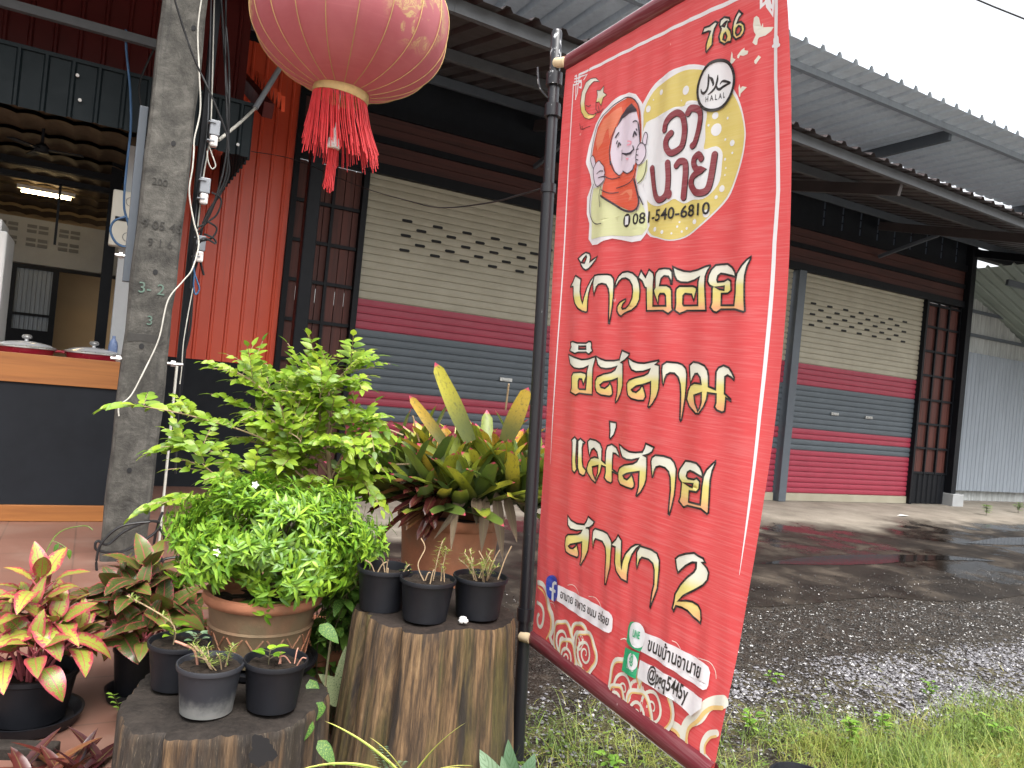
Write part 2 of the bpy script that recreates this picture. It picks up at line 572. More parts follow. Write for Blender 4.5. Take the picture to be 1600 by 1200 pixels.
def pat_var(t, c, x, y, rnd):
    cm = t.new('ShaderNodeCombineXYZ')
    t.val(cm.inputs[0], t.math('ADD', t.math('MULTIPLY', x, 3), t.math('MULTIPLY', rnd, 30)))
    t.val(cm.inputs[1], t.math('MULTIPLY', y, 4))
    n = t.noise(cm.outputs[0], 4, 5, .7)
    return t.mix(t.mapr(n, .50, .60, 0, .7), c, (.24, .33, .06))
M['variegated'] = leafmat('variegated_green_leaf', [(0, (.035, .10, .02)), (.6, (.075, .20, .028)), (1, (.16, .30, .05))], .52, .2, pat_var, .3)
def pat_spider(t, c, x, y, rnd):
    ax = t.math('ABSOLUTE', t.math('SUBTRACT', x, .5))
    return t.mix(t.mapr(ax, .12, .22, 1, 0), (.50, .52, .12), c)
M['spider'] = leafmat('striped_strap_leaf', [(0, (.12, .24, .03)), (1, (.20, .32, .04))], .38, .25, lambda t, c, x, y, r: t.mix(t.mapr(t.math('ABSOLUTE', t.math('SUBTRACT', x, .5)), .16, .26, 0, 1), c, (.62, .60, .17)))
M['silver'] = leafmat('silver_green_leaf', [(0, (.09, .17, .09)), (1, (.24, .34, .22))], .35, .15, lambda t, c, x, y, r: t.mix(t.mapr(t.math('SINE', t.math('MULTIPLY', t.math('ADD', y, t.math('MULTIPLY', t.math('ABSOLUTE', t.math('SUBTRACT', x, .5)), -.5)), 50)), .2, .9, 0, .5), c, (.05, .11, .04)))
def pat_spot(t, c, x, y, rnd):
    n = t.noise(t.coord('UV', (2, 4, 1)), 9, 2, .5)
    return t.mix(t.mapr(n, .58, .64), c, (.05, .11, .03))
M['spotted'] = leafmat('cream_spotted_leaf', [(0, (.20, .27, .13)), (1, (.32, .37, .20))], .35, .2, pat_spot)
M['grass'] = leafmat('grass_blade', [(0, (.07, .13, .02)), (.45, (.16, .24, .035)), (.75, (.28, .31, .06)), (1, (.42, .36, .14))], .5, .3)
M['weed'] = leafmat('weed_leaf', [(0, (.11, .24, .03)), (1, (.26, .44, .06))], .42, .35)
M['moss'] = leafmat('fine_succulent_leaf', [(0, (.12, .19, .03)), (1, (.30, .36, .08))], .45, .3)
M['strawroot'] = plain('pinkish_root', (.42, .20, .14), .7, .3, 20, .1)

# ------------------------------------------------------------------ leaves
def unit(a):
    return a / np.maximum(np.linalg.norm(a, axis=-1, keepdims=True), 1e-9)
PROF = {
    'lance': lambda t: np.sin(np.pi * np.clip(t, 0, 1) ** .75) ** .9,
    'ovate': lambda t: np.sin(np.pi * np.clip(t, 0, 1) ** .62) ** .8,
    'strap': lambda t: np.where(t < .8, .75 + .25 * np.sin(np.pi * t / .8) , np.sqrt(np.clip(1 - ((t - .8) / .2) ** 2, 0, 1)) * .75 ),
    'blade': lambda t: np.clip(1 - t, 0, 1) ** .6,
    'band': lambda t: np.where(t < .86, .85 + .15 * t, np.clip(1 - ((t - .86) / .14) ** 2, 0, 1) ** .5),
}
class LB:
    def __init__(self):
        self.V, self.F, self.UV, self.RN, self.n = [], [], [], [], 0
    def leaves(self, base, d, upv, L, Wd, bend=0.6, fold=0.25, prof='lance', nl=5, rnd=None, wave=0.0):
        base = np.atleast_2d(np.asarray(base, float))
        N = len(base)
        d = unit(np.broadcast_to(np.asarray(d, float), (N, 3)).copy())
        upv = np.broadcast_to(np.asarray(upv, float), (N, 3))
        L, Wd, bend, fold = [np.broadcast_to(np.asarray(q, float), (N,)) for q in (L, Wd, bend, fold)]
        rnd = rng.random(N) if rnd is None else np.broadcast_to(np.asarray(rnd, float), (N,))
        side = np.cross(d, upv)
        bad = np.linalg.norm(side, axis=1) < 1e-3
        side[bad] = np.cross(d[bad], [1, .3, .2])
        side = unit(side)
        nn = np.cross(side, d)
        t = np.linspace(0, 1, nl + 1)
        th = bend[:, None] * t[None]
        stp = (L / nl)[:, None]
        tm = bend[:, None] * ((np.arange(nl) + .5) / nl)[None]
        inc = (np.cos(tm)[..., None] * d[:, None] - np.sin(tm)[..., None] * nn[:, None]) * stp[..., None]
        pos = np.concatenate([np.zeros((N, 1, 3)), np.cumsum(inc, 1)], 1) + base[:, None]
        nt = np.cos(th)[..., None] * nn[:, None] + np.sin(th)[..., None] * d[:, None]
        w = (Wd / 2)[:, None] * PROF[prof](t)[None]
        w = np.maximum(w, 1e-5)
        wav = wave * np.sin(t[None] * 14 + rnd[:, None] * 60) * w
        lft = pos - side[:, None] * (w * np.cos(fold)[:, None])[..., None] + nt * (w * np.sin(fold)[:, None] + wav)[..., None]
        rgt = pos + side[:, None] * (w * np.cos(fold)[:, None])[..., None] + nt * (w * np.sin(fold)[:, None] - wav)[..., None]
        V = np.stack([lft, pos, rgt], 2)                       # N, nl+1, 3, 3
        u = np.broadcast_to(np.array([0, .5, 1.0])[None, None], (N, nl + 1, 3))
        vv = np.broadcast_to(t[None, :, None], (N, nl + 1, 3))
        k = (nl + 1) * 3
        i = np.arange(nl)[:, None] * 3 + np.arange(2)[None]
        q = np.stack([i, i + 1, i + 4, i + 3], -1).reshape(-1, 4)
        F = (np.arange(N) * k)[:, None, None] + q[None] + self.n
        self.V.append(V.reshape(-1, 3))
        self.UV.append(np.stack([u, vv], -1).reshape(-1, 2))
        self.RN.append(np.repeat(rnd, k))
        self.F.append(F.reshape(-1, 4))
        self.n += N * k
    def build(self, name, mat, parent=None, **k):
        V, F, UV, RN = map(np.concatenate, (self.V, self.F, self.UV, self.RN))
        me = bpy.data.meshes.new(name)
        me.vertices.add(len(V))
        me.vertices.foreach_set('co', V.astype(np.float32).ravel())
        me.loops.add(F.size)
        me.polygons.add(len(F))
        me.loops.foreach_set('vertex_index', F.astype(np.int32).ravel())
        me.polygons.foreach_set('loop_start', np.arange(0, F.size, 4, dtype=np.int32))
        me.update(calc_edges=True)
        uvl = me.uv_layers.new(name='UVMap')
        uvl.data.foreach_set('uv', UV[F.ravel()].astype(np.float32).ravel())
        at = me.attributes.new('rnd', 'FLOAT', 'POINT')
        at.data.foreach_set('value', RN.astype(np.float32))
        me.shade_smooth()
        return link(name, me, mat, parent, **k)
def rdir(n, zmin=-1, zmax=1):
    a = rng.random(n) * 2 * np.pi
    z = rng.uniform(zmin, zmax, n)
    r = np.sqrt(np.maximum(1 - z * z, 0))
    return np.stack([r * np.cos(a), r * np.sin(a), z], 1)
# ================================================================== ground
def sheet(name, pts, z, mat, kind='structure'):
    mb = MB()
    mb.add([(p[0], p[1], z) for p in pts], [tuple(range(len(pts)))])
    return mb.build(name, mat, kind=kind)
sheet('ground', [(-400, -100), (600, -100), (600, 900), (-400, 900)], 0.0, M['dirt'])
# concrete apron in front of the shutters with a ragged yard edge
edge = []
for i in range(60):
    s = 1.2 + i * .42
    edge.append(W(s, 3.62 - .10 * math.sin(s * 1.1) + .07 * math.sin(s * 3.7 + 1) + random.uniform(-.03, .03) - .02 * (s - 4), 0))
mb = MB()
top = edge + [W(26.4, 12, 0), W(1.2, 12, 0)]
n = len(top)
mb.add([(p.x, p.y, .006) for p in top] + [(p.x, p.y, -.02) for p in top], [tuple(range(n))] + [(i, i + n, (i + 1) % n + n, (i + 1) % n) for i in range(n)])
mb.build('concrete_apron', M['concrete'], kind='structure')
mb = MB()
mb.fbox(-9, 1.198, 0.4, 14, -.02, .022)
mb.build('tile_floor', M['tile'], kind='structure')

# rain water lying between the stones
def puddle(pts, n=10):
    lo = [W(s, D, 0) for s, D in pts]
    q = smooth_path(lo + [lo[0]], n)[:-1]
    mb = MB()
    mb.add([(p.x + random.uniform(-.012, .012), p.y + random.uniform(-.012, .012), .0095) for p in q], [tuple(range(len(q)))])
    return mb.build('puddle_water', M['water'], kind='structure')
wt = NT('puddle_water')
v_ = wt.coord('Object')
wt.bump(wt.noise(v_, 18, 3, .6), .06, .01)
M['water'] = wt.out((.012, .010, .009), .03)
puddle([(9.2, 5.35), (10.0, 5.2), (11.0, 5.25), (12.2, 5.1), (13.0, 5.3), (11.6, 5.55), (10.4, 5.6)])
puddle([(5.2, 4.75), (6.2, 4.6), (7.6, 4.66), (8.4, 4.55), (7.8, 4.85), (6.4, 4.95)])
mb = MB()
mb.fbox(-60, 80, -16, .62, -.03, .006)  # unseen pale paving added to bounce light up to the roofs and front
M['bounce_slab'] = plain('pale_bounce_concrete', (.40, .38, .35), .85, .2, 3, .2)
mb.build('bounce_slab', M['bounce_slab'], kind='structure')

# ================================================================== warehouse
FD = 8.22
wh = thing('warehouse', 'long shop house with striped roller shutters, red brown slats and brown tin awning', 'building', W(7.5, FD, 0))

def corr_profile(mb, a, du, dv, wid, length, pitch, h, nrm, mi=0, flat=.30, rag=0):
    """trapezoid ribbed sheet: ribs repeat along du, run along dv"""
    du, dv, nrm = Vector(du), Vector(dv), Vector(nrm)
    k = int(wid / pitch + .5)
    prof = []
    for i in range(k):
        x = i * pitch
        prof += [(x, 0), (x + pitch * (.5 - flat / 2), 0), (x + pitch * (.5 - flat / 5), h), (x + pitch * (.5 + flat / 5), h), (x + pitch * (.5 + flat / 2), 0)]
    prof.append((k * pitch, 0))
    base = len(mb.v)
    for (x, y) in prof:
        p = Vector(a) + du * x + nrm * y
        L = length(x) if callable(length) else length
        st, en = (L if isinstance(L, tuple) else (0, L))
        mb.v += [tuple(p + dv * st), tuple(p + dv * en)]
    for i in range(len(prof) - 1):
        b = base + 2 * i
        mb.f.append((b, b + 1, b + 3, b + 2))
        mb.m.append(mi)

def shutter(s0, s1, slot_s0, nslot, handles):
    pitch, zb = .0835, .13
    top = 3.52
    mb = MB()
    prof, cols = [], []
    k = int((top - zb) / pitch) + 1
    for i in range(k):
        z = zb + i * pitch
        mid = z + pitch / 2
        c = 1 if mid < .80 else 2 if mid < .97 else 1 if mid < 1.13 else 2 if mid < 1.80 else 1 if mid < 2.13 else 0
        for (dz, dd) in ((0, .010), (.004, .010), (.009, -.004), (.030, -.008), (.055, -.008), (.0765, -.004), (.0795, .010)):
            prof.append((min(z + dz, top), FD + .05 + dd))
            cols.append(c)
    for (z, D) in prof:
        mb.v += [tuple(W(s0, D, z)), tuple(W(s1, D, z))]
    for i in range(len(prof) - 1):
        mb.f.append((2 * i, 2 * i + 1, 2 * i + 3, 2 * i + 2))
        mb.m.append(cols[i])
    sh = mb.build('roller_shutter', [M['cream'], M['crimson'], M['slate']], wh)
    mb = MB()
    mb.fbox(s0, s1, FD + .025, FD + .07, .012, .13)
    mb.build('bottom_rail', M['cream'], sh)
    me0 = None
    for r in range(5):
        for i in range(nslot - (r % 2)):
            s = slot_s0 + i * .375 + (.18 if r % 2 else 0)
            z = 3.085 - r * .0835 - .008
            if me0 is None:
                mb = MB()
                pts = []
                for q in range(16):
                    a = 2 * math.pi * q / 16
                    x = math.copysign(.045, math.cos(a)) + .018 * math.cos(a)
                    pts.append((x, .016 * math.sin(a)))
                vs = [W(x, -.0005, zz) for x, zz in pts] + [W(x, .02, zz) for x, zz in pts]
                mb.add(vs, [tuple(range(16))] + [(j, (j + 1) % 16, (j + 1) % 16 + 16, j + 16) for j in range(16)])
                me0 = mb.mesh('vent_slot_shade')
                me0.materials.append(M['dark'])  # raised near-black piece standing for the shade inside a slot
            o = bpy.data.objects.new('vent_slot_shade', me0)
            COL.objects.link(o)
            o.parent = sh
            o.location = W(s + .06, FD + .04, z) - world_loc(sh)
    for s in handles:
        mb = MB()
        mb.fbox(s - .085, s + .085, FD + .020, FD + .041, 1.385, 1.43, 0)
        mb.fbox(s - .05, s + .05, FD + .008, FD + .0195, 1.395, 1.418, 0)
        mb.build('handle', M['steel'], sh, bevel=.004)
    return sh
shutter(2.47, 5.78, 2.90, 7, (4.41,))
shutter(5.94, 9.16, 6.40, 7, (7.2,))
shutter(9.36, 12.37, 9.60, 7, (10.37, 11.20))

def post(s0, s1, D0, D1, z0, z1, mat, name='post'):
    mb = MB()
    mb.fbox(s0, s1, D0, D1, z0, z1)
    return mb.build(name, M[mat], wh, bevel=.004)
post(5.785, 5.935, FD - .05, FD + .12, 0.01, 3.52, 'greysteel', 'column')
post(9.19, 9.345, FD - .06, FD + .12, 0.01, 3.52, 'greysteel', 'column')
for a, b in ((2.40, 2.465), (12.375, 12.43)):
    post(a, b, FD - .03, FD + .14, 0.01, 3.52, 'black', 'door_jamb')
post(1.64, 1.70, FD - .05, FD + .1, 0.01, 4.5, 'black', 'corner_post')
post(13.42, 13.56, FD - .10, FD + .1, 0.12, 4.68, 'black', 'corner_post')
mb = MB()
mb.fbox(13.40, 13.72, FD - .16, FD + .16, -.02, .22)
mb.build('concrete_footing', M['greywall'], wh, bevel=.01)

def slat_panel(s0, s1, z0, z1, cols, rows, pitch=.105, gap=.008):
    mb = MB()
    s = s0
    while s < s1 - .02:
        e = min(s + pitch - gap, s1)
        mb.fbox(s, e, FD + .05, FD + .072, z0, z1)
        s += pitch
    p = mb.build('slat_panel', M['brownwood_z'], wh)
    mb = MB()
    for c in cols:
        mb.fbox(c - .016, c + .016, FD + .004, FD + .036, z0, z1)
    for r in rows:
        mb.fbox(s0, s1, FD + .010, FD + .046, r - .018, r + .018)
    mb.build('bar_grid', M['black'], p)
slat_panel(1.702, 2.398, .02, 3.5, (1.86, 2.10), [.55 + .42 * i for i in range(7)])
slat_panel(12.432, 13.418, .53, 3.5, (12.45, 12.77, 13.08, 13.40), [.55, .98, 1.40, 1.82, 2.24, 2.66, 3.08, 3.46], .15, .006)
mb = MB()
corr_profile(mb, W(12.432, FD + .03, .02), E1, (0, 0, 1), .98, .50, .14, .02, -NN)
mb.build('kick_sheet', M['black'], wh)
# wood panel strip dark backing so that no light leaks through the slats
mb = MB()
mb.fbox(1.70, 2.40, FD + .10, FD + .12, .02, 2.02)
mb.fbox(1.70, 2.40, FD + .10, FD + .12, 2.17, 3.5)
mb.fbox(12.43, 13.42, FD + .10, FD + .12, .02, 3.5)
mb.build('backing_board', M['dark'], wh)

# lintel of painted boards between black rails
mb = MB()
for z0, z1, dd in ((3.52, 3.635, -.03), (3.86, 3.93, -.02), (4.16, 4.27, -.03)):
    mb.fbox(1.70, 13.42, FD + dd, FD + .12, z0, z1)
lin = mb.build('lintel', M['black'], wh)
mb = MB()
for z0, z1 in ((3.637, 3.740), (3.746, 3.858), (3.932, 4.04), (4.046, 4.158)):
    mb.fbox(1.70, 13.42, FD + .012, FD + .10, z0, z1)
mb.build('lintel_board', M['brownwood_s'], lin)
# dark boarding above the lintel, with thin open gaps toward the far end
mb = MB()
mb.fbox(.62, 9.28, FD + .02, FD + .06, 4.272, 4.76)
s = 9.28
while s < 13.40:
    mb.fbox(s, min(s + .385, 13.42), FD + .02, FD + .028, 4.272, 4.70)
    s += .43
for z in (4.272, 4.40, 4.53, 4.66):
    mb.fbox(9.28, 13.42, FD + .030, FD + .045, z, z + .02)
mb.build('gable_boarding', M['blackwall'], wh)

tl = NT('grey_sky_dimmer')
tb_ = tl.new('ShaderNodeBsdfTranslucent')
tb_.inputs['Color'].default_value = (.16, .17, .19, 1)
tl.l.new(tb_.outputs[0], tl.n['Material Output'].inputs['Surface'])
M['skydim'] = tl.mat
mb = MB()
mb.fbox(9.28, 13.40, FD + .050, FD + .053, 4.275, 4.68)  # translucent sheet added to dim the sky showing through the gaps
mb.build('sky_dimming_sheet', M['skydim'], wh)

# awning: ribbed brown sheet falling from the wall to its outer edge
SL = .2185
def awn_z(D):
    return 4.69 - (8.3 - D) * SL
def edge_D(s):
    return 4.93 + max(0, min(1, (s - 2) / 9.0)) * .68
slope = Vector((NN.x, NN.y, SL))
mb = MB()
corr_profile(mb, W(-9, 0, awn_z(0) + .035), E1, slope, 26.5, lambda x: (edge_D(x - 9), 8.45), .25, .036, (0, 0, 1), 0, .36)
mb.build('awning_sheet', M['roofbrown'], wh)
for D0 in (5.22, 6.55, 7.85):
    mb = MB()
    for (sa, sb) in ((-9, 2), (2, 11), (11, 17.4)):
        if D0 < 5.5:
            da, db = edge_D(sa) + .14, edge_D(sb) + .14
        else:
            da = db = D0
        mb.beam(W(sa, da, awn_z(da) - .03), W(sb, db, awn_z(db) - .03), .05, .10)
    mb.build('purlin', M['purlin'] if D0 < 7 else M['greysteel'], wh)
for s in (-6.2, -2.6, 4.45, 7.72, 10.95, 13.50):
    o = edge_D(s) + .2
    mb = MB()
    mb.beam(W(s, o, awn_z(o) - .15), W(s, 8.20, awn_z(8.2) - .15), .05, .13)
    r = mb.build('rafter', M['roofbrown'] if s < 13 else M['black'], wh)
    if s > 3 and s < 13:
        mb = MB()
        mb.beam(W(s + .035, 7.2, awn_z(7.2) - .20), W(s + .035, 8.19, 4.02), .04, .05)
        mb.build('knee_brace', M['greysteel'], r)
# the far end of the awning stands on a beam carried beyond the corner
mb = MB()
mb.fbox(13.56, 17.6, FD + .1, FD + .24, 4.52, 4.67)
mb.build('end_beam', M['black'], wh)

# upper roof: blue grey ribbed sheet, nearly level, above and behind the awning edge
UZ = 5.0
mb = MB()
corr_profile(mb, W(-2.0, 0, UZ), E1, NN, 24.0, lambda x: (5.42, 7.12), .25, .05, (0, 0, 1), 0, .34)
mb.build('upper_roof_sheet', M['bluegalv'], wh)
mb = MB()
mb.beam(W(-2, 5.78, UZ - .035), W(22, 5.78, UZ - .035), .06, .07)
mb.build('upper_purlin', M['shedgalv'], wh)
for s in (1.5, 5.2, 8.95, 12.7, 16.4):
    mb = MB()
    mb.beam(W(s, 5.84, UZ - .07), W(s, 7.12, UZ - .07), .06, .13)
    mb.build('upper_rafter', M['greysteel'], wh)

# free standing black post under the awning
mb = MB()
mb.beam(W(1.72, 7.55, 0.022), W(1.72, 7.55, awn_z(7.55) - .05), .13, .13, upv=(E1.x, E1.y, 0))
mb.build('awning_post', M['black'], wh, bevel=.012)

# ================================================================== restaurant
rs = thing('restaurant', 'open fronted eatery with red corrugated wall and dark green tin fascia beside the shutters', 'building', W(-2, 7.5, 0))
mb = MB()
corr_profile(mb, W(.50, FD - .02, 1.29), E1, (0, 0, 1), 1.14, 3.25, .142, .014, -NN, 0, .26)
mb.build('red_wall', M['redsheet'], rs)
mb = MB()
mb.fbox(.50, 1.635, FD - .03, FD + .06, 0.0, 1.285)
mb.fbox(.50, 1.635, FD + .003, FD + .06, 1.285, 4.6)
mb.build('black_wainscot', M['blackwall'], rs)
mb = MB()
corr_profile(mb, W(-6.0, 6.42, 2.925), E1, (0, 0, 1), 6.93, .41, .165, .022, -NN, 0, .25)
mb.fbox(-6.0, .93, 6.40, 6.435, 3.325, 3.352)
fas = mb.build('fascia_sheet', M['dkgreen'], rs)
for s in (-.28, .84, -.25):
    mb = MB()
    z = 3.23 if s == -.28 else 3.0 if s == .84 else 3.06
    p = W(s, 6.40, z)
    mb.tube([p, p + (-NN) * .012], .012, 8)
    mb.build('fixing_screw', M['white'], fas)
mb = MB()
corr_profile(mb, W(.93, 6.42, 2.925), NN, (0, 0, 1), 1.74, .41, .165, .022, E1, 0, .25)
mb.build('side_fascia', M['dkgreen'], rs)
mb = MB()
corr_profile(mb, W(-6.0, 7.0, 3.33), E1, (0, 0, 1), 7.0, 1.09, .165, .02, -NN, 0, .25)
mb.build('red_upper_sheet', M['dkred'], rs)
mb = MB()
mb.beam(W(-6, 6.25, 3.545), W(.45, 6.25, 3.545), .05, .06)
mb.build('front_purlin', M['purlin'], rs)
# sloping tin over the side passage, its ends turned up
mb = MB()
for i in range(9):
    t0 = i / 9
    a = W(.95, 6.45 + t0 * 1.7, 3.36 + t0 * .78)
    b = W(.95, 6.45 + (t0 + .06) * 1.7, 3.36 + (t0 + .06) * .78)
    mb.add([a + E1 * .20, b + E1 * .20, (a + b) / 2 + E1 * .20 + Vector((0, 0, .12)), a + E1 * .23, b + E1 * .23, (a + b) / 2 + E1 * .23 + Vector((0, 0, .12))], [(0, 1, 2), (5, 4, 3), (0, 3, 4, 1), (1, 4, 5, 2), (2, 5, 3, 0)])
mb.build('flashing_teeth', M['redsheet'], rs)
mb = MB()
mb.beam(W(1.05, 6.45, 3.34), W(1.05, 8.15, 4.12), .08, .12)
mb.build('side_rafter', M['dkred'], rs)

# front corner post and walls of the open room
mb = MB()
mb.fbox(.10, .30, 6.95, 7.15, 0.02, 2.95)
mb.build('corner_pillar', M['greywall'], rs, bevel=.006)
mb = MB()
mb.fbox(.16, .50, 7.40, 8.20, 0.02, 4.0)
mb.build('side_wall', M['greywall'], rs)
mb = MB()
mb.fbox(-.01, .085, 8.10, 8.22, 0.02, 3.2)
mb.build('door_post', M['black'], rs)
mb = MB()
mb.fbox(-6, .30, 8.12, 8.20, 2.86, 2.92)
mb.fbox(-6, .30, 8.10, 8.20, 2.745, 2.79)
for s in (-1.7, -.40):
    mb.fbox(s - .01, s + .01, 8.13, 8.16, 2.2, 2.745)
mb.build('window_frame', M['black'], rs)
# back wall with vent blocks, door and the lit room behind
BW = 10.5
mb = MB()
mb.fbox(-7, -.93, BW, BW + .1, 0.02, 2.72)
mb.fbox(-.93, .16, BW, BW + .1, 2.20, 2.72)
bw = mb.build('back_wall', M['greywall'], rs)
for k, s in enumerate((-1.10, -.80, -.48)):
    for r in range(2):
        mb = MB()
        for q in range(2):
            for e in range(2):
                a = s + e * .115
                z = 2.63 - r * .155 - q * .058
                mb.fbox(a, a + .095, BW - .012, BW - .002, z - .018, z + .018)
        mb.build('vent_block', M['dkgreywall'], bw)
mb = MB()
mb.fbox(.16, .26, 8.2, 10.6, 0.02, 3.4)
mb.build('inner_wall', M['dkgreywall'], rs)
mb = MB()
mb.fbox(-.93, .16, BW + .60, BW + .63, 0.02, 2.3)
mb.build('rear_room_wall', M['tan'], rs)
mb = MB()
corr_profile(mb, W(-.86, BW + .02, 1.44), E1, (0, 0, 1), .36, .70, .045, .008, -NN, 0, .4)
dr = mb.build('door', M['shedgalv'], rs)
mb = MB()
mb.fbox(-.93, -.86, BW - .01, BW + .06, 0.02, 2.19)
mb.fbox(-.50, -.44, BW - .01, BW + .06, 0.02, 2.19)
mb.fbox(-.86, -.50, BW - .01, BW + .06, 2.14, 2.19)
mb.fbox(-.44, .16, BW - .01, BW + .06, 2.155, 2.19)
mb.fbox(-.86, -.50, BW - .008, BW + .05, 1.60, 1.63)
mb.fbox(-.86, -.50, BW - .012, BW + .05, 0.02, 1.44)
mb.build('door_frame', M['black'], dr)
# tiled roof underside, rising to the front
mb = MB()
nr, ncol = 9, 34
for r in range(nr):
    D0, D1 = 6.55 + r * .5, 6.55 + (r + 1) * .5 + .06
    z0, z1 = 3.06 - r * .03, 3.06 - (r + 1) * .03 + .045
    base = len(mb.v)
    for i in range(ncol * 6 + 1):
        s = -6 + i / 6 * .19
        w = .020 * abs(math.sin(i / 6 * math.pi))
        mb.v += [tuple(W(s, D0, z0 + w)), tuple(W(s, D1, z1 + w))]
    for i in range(ncol * 6):
        b = base + 2 * i
        mb.f.append((b, b + 1, b + 3, b + 2))
        mb.m.append(0)
M['rooftile'] = plain('clay_roof_tile', (.11, .082, .052), .8, .25, 6, .2, spec=.1)
mb.build('roof_tiles', M['rooftile'], rs, smooth=40)
mb = MB()
mb.fbox(-7, .30, 11.14, 11.2, 2.0, 3.30)
mb.build('rear_gable', M['tan'], rs)
mb = MB()
mb.fbox(-6, .5, 6.5, 11.9, 3.20, 3.22)
mb.build('roof_deck', M['dark'], rs)

# lamp in the room
lp = thing('tube_lamp', 'lit white fluorescent tube glowing under the clay tile roof of the eatery', 'lamp', W(-.55, 9.4, 2.86))
em = NT('lamp_tube_glow')
em.b.inputs['Emission Color'].default_value = (1, .74, .38, 1)
em.b.inputs['Emission Strength'].default_value = 15
M['tube'] = em.out((.9, .9, .85), .4)
mb = MB()
mb.tube([W(-.80, 9.4, 2.84), W(-.36, 9.4, 2.84)], .016, 10)
mb.build('tube', M['tube'], lp, smooth=40)
mb = MB()
mb.fbox(-.84, -.32, 9.38, 9.42, 2.862, 2.90)
mb.build('lamp_holder', M['white'], lp)

# serving counter
ct = thing('serving_counter', 'black fronted counter edged with orange varnished planks under the eatery fascia', 'counter', W(-2, 6.7, .02))
mb = MB()
mb.fbox(-5, .22, 6.415, 6.46, 1.01, 1.215)
mb.fbox(-5, .22, 6.462, 7.0, 1.17, 1.20)
mb.build('top_plank', M['orangewood'], ct, bevel=.003)
mb = MB()
mb.fbox(-5, .21, 6.432, 6.47, .142, 1.008)
mb.fbox(.17, .21, 6.472, 6.98, .03, 1.165)
mb.build('front_panel', M['blackwall'], ct)
mb = MB()
mb.fbox(-5, .22, 6.415, 6.46, .024, .14)
mb.build('bottom_plank', M['orangewood'], ct, bevel=.003)

def hotpot(s, D, label):
    c = W(s, D, 1.2)
    t = thing('lidded_pot', label, 'cooking pot', c, 'lidded pots on the counter')
    mb = MB()
    mb.lathe([(.13, 0.002), (.175, .012), (.188, .05), (.19, .058)], c, 36)
    mb.build('pot_body', M['redpot'], t, smooth=40)
    mb = MB()
    mb.lathe([(.186, .052), (.196, .056), (.196, .066), (.186, .07), (.182, .072)], c, 36)
    mb.build('lid_rim', M['steel'], t, smooth=40)
    mb = MB()
    mb.lathe([(.184, .071), (.15, .086), (.10, .098), (.04, .105), (.02, .106)], c, 36)
    mb.build('glass_lid', M['glass'], t, smooth=60)
    mb = MB()
    mb.lathe([(.014, .105), (.012, .118), (.028, .124), (.034, .136), (.026, .150), (.008, .154), (0, .154)], c, 20)
    mb.build('knob', M['steel'], t, smooth=50)
    for sgn in (-1, 1):
        mb = MB()
        q = [W(s + sgn * .185, D - .05, 1.245), W(s + sgn * .235, D - .03, 1.252), W(s + sgn * .235, D + .03, 1.252), W(s + sgn * .185, D + .05, 1.245)]
        mb.tube(smooth_path(q, 4), .009, 8)
        mb.build('handle', M['redpot'], t, smooth=50)
g = NT('smoky_lid_glass')
g.b.inputs['Transmission Weight'].default_value = .25
M['glass'] = g.out((.42, .42, .43), .05)
hotpot(-.44, 6.66, 'dark red pot with glass lid, the one at the open end of the counter')
hotpot(-.005, 6.66, 'dark red pot with glass lid next to the concrete pole')

# white fridge at the frame edge, fan, meter box
fr = thing('white_fridge', 'white upright fridge standing behind the counter end', 'fridge', W(-1.15, 7.2, .02))
mb = MB()
mb.fbox(-1.45, -.655, 7.0, 7.6, .03, 2.12)
mb.build('cabinet', M['white'], fr, bevel=.015)
mb = MB()
mb.fbox(-1.45, -.70, 7.05, 7.55, 2.122, 2.21)
mb.build('top_cover', M['white'], fr, bevel=.01)
fan = thing('ceiling_fan', 'dark ceiling fan hanging below the clay tiles', 'fan', W(-.65, 8.2, 3.02))
mb = MB()
mb.tube([W(-.52, 7.4, 3.04), W(-.52, 7.4, 2.90)], .012, 8)
mb.lathe([(.0, -.03), (.05, -.025), (.055, .02), (.02, .05), (0, .05)], W(-.52, 7.4, 2.87), 16)
mb.build('fan_motor', M['black'], fan, smooth=40)
for k in range(3):
    a = k * 2.094 + .3
    d = Vector((math.cos(a), math.sin(a), 0))
    mb = MB()
    c0 = W(-.52, 7.4, 2.868)
    mb.beam(c0 + d * .05, c0 + d * .30, .07, .008)
    mb.build('blade', M['black'], fan)
eb = thing('electrical_box', 'cream two circle cable box strapped to the grey pillar by the pole', 'electrical box', W(.12, 6.9, 2.4))
mb = MB()
mb.fbox(.02, .22, 6.84, 6.94, 2.12, 2.56)
body = mb.build('box_body', M['cream2'] if 'cream2' in M else M['white'], eb, bevel=.012)
mb = MB()
for z in (2.48, 2.20):
    c0 = W(.15, 6.838, z)
    pts = [c0 + E1 * .035 * math.cos(a * .3491) + Vector((0, 0, .035 * math.sin(a * .3491))) for a in range(19)]
    mb.tube(pts, .0025, 5)
mb.build('knockout_ring', M['dkgreywall'], eb)
mb = MB()
mb.fbox(.05, .23, 6.832, 6.838, 2.32, 2.35)
mb.build('strap', M['black'], eb)
bt = thing('water_bottle', 'small clear blue bottle on the counter beside the pillar', 'bottle', W(.10, 6.8, 1.2))
mb = MB()
mb.lathe([(.03, .002), (.034, .01), (.034, .13), (.028, .16), (.012, .19), (.012, .21), (0, .21)], W(.125, 6.75, 1.2), 16)
M['bottle'] = plain('blue_label_plastic', (.14, .20, .36), .3, .4, 12, 0)
mb.build('bottle_body', M['bottle'], bt, smooth=50)

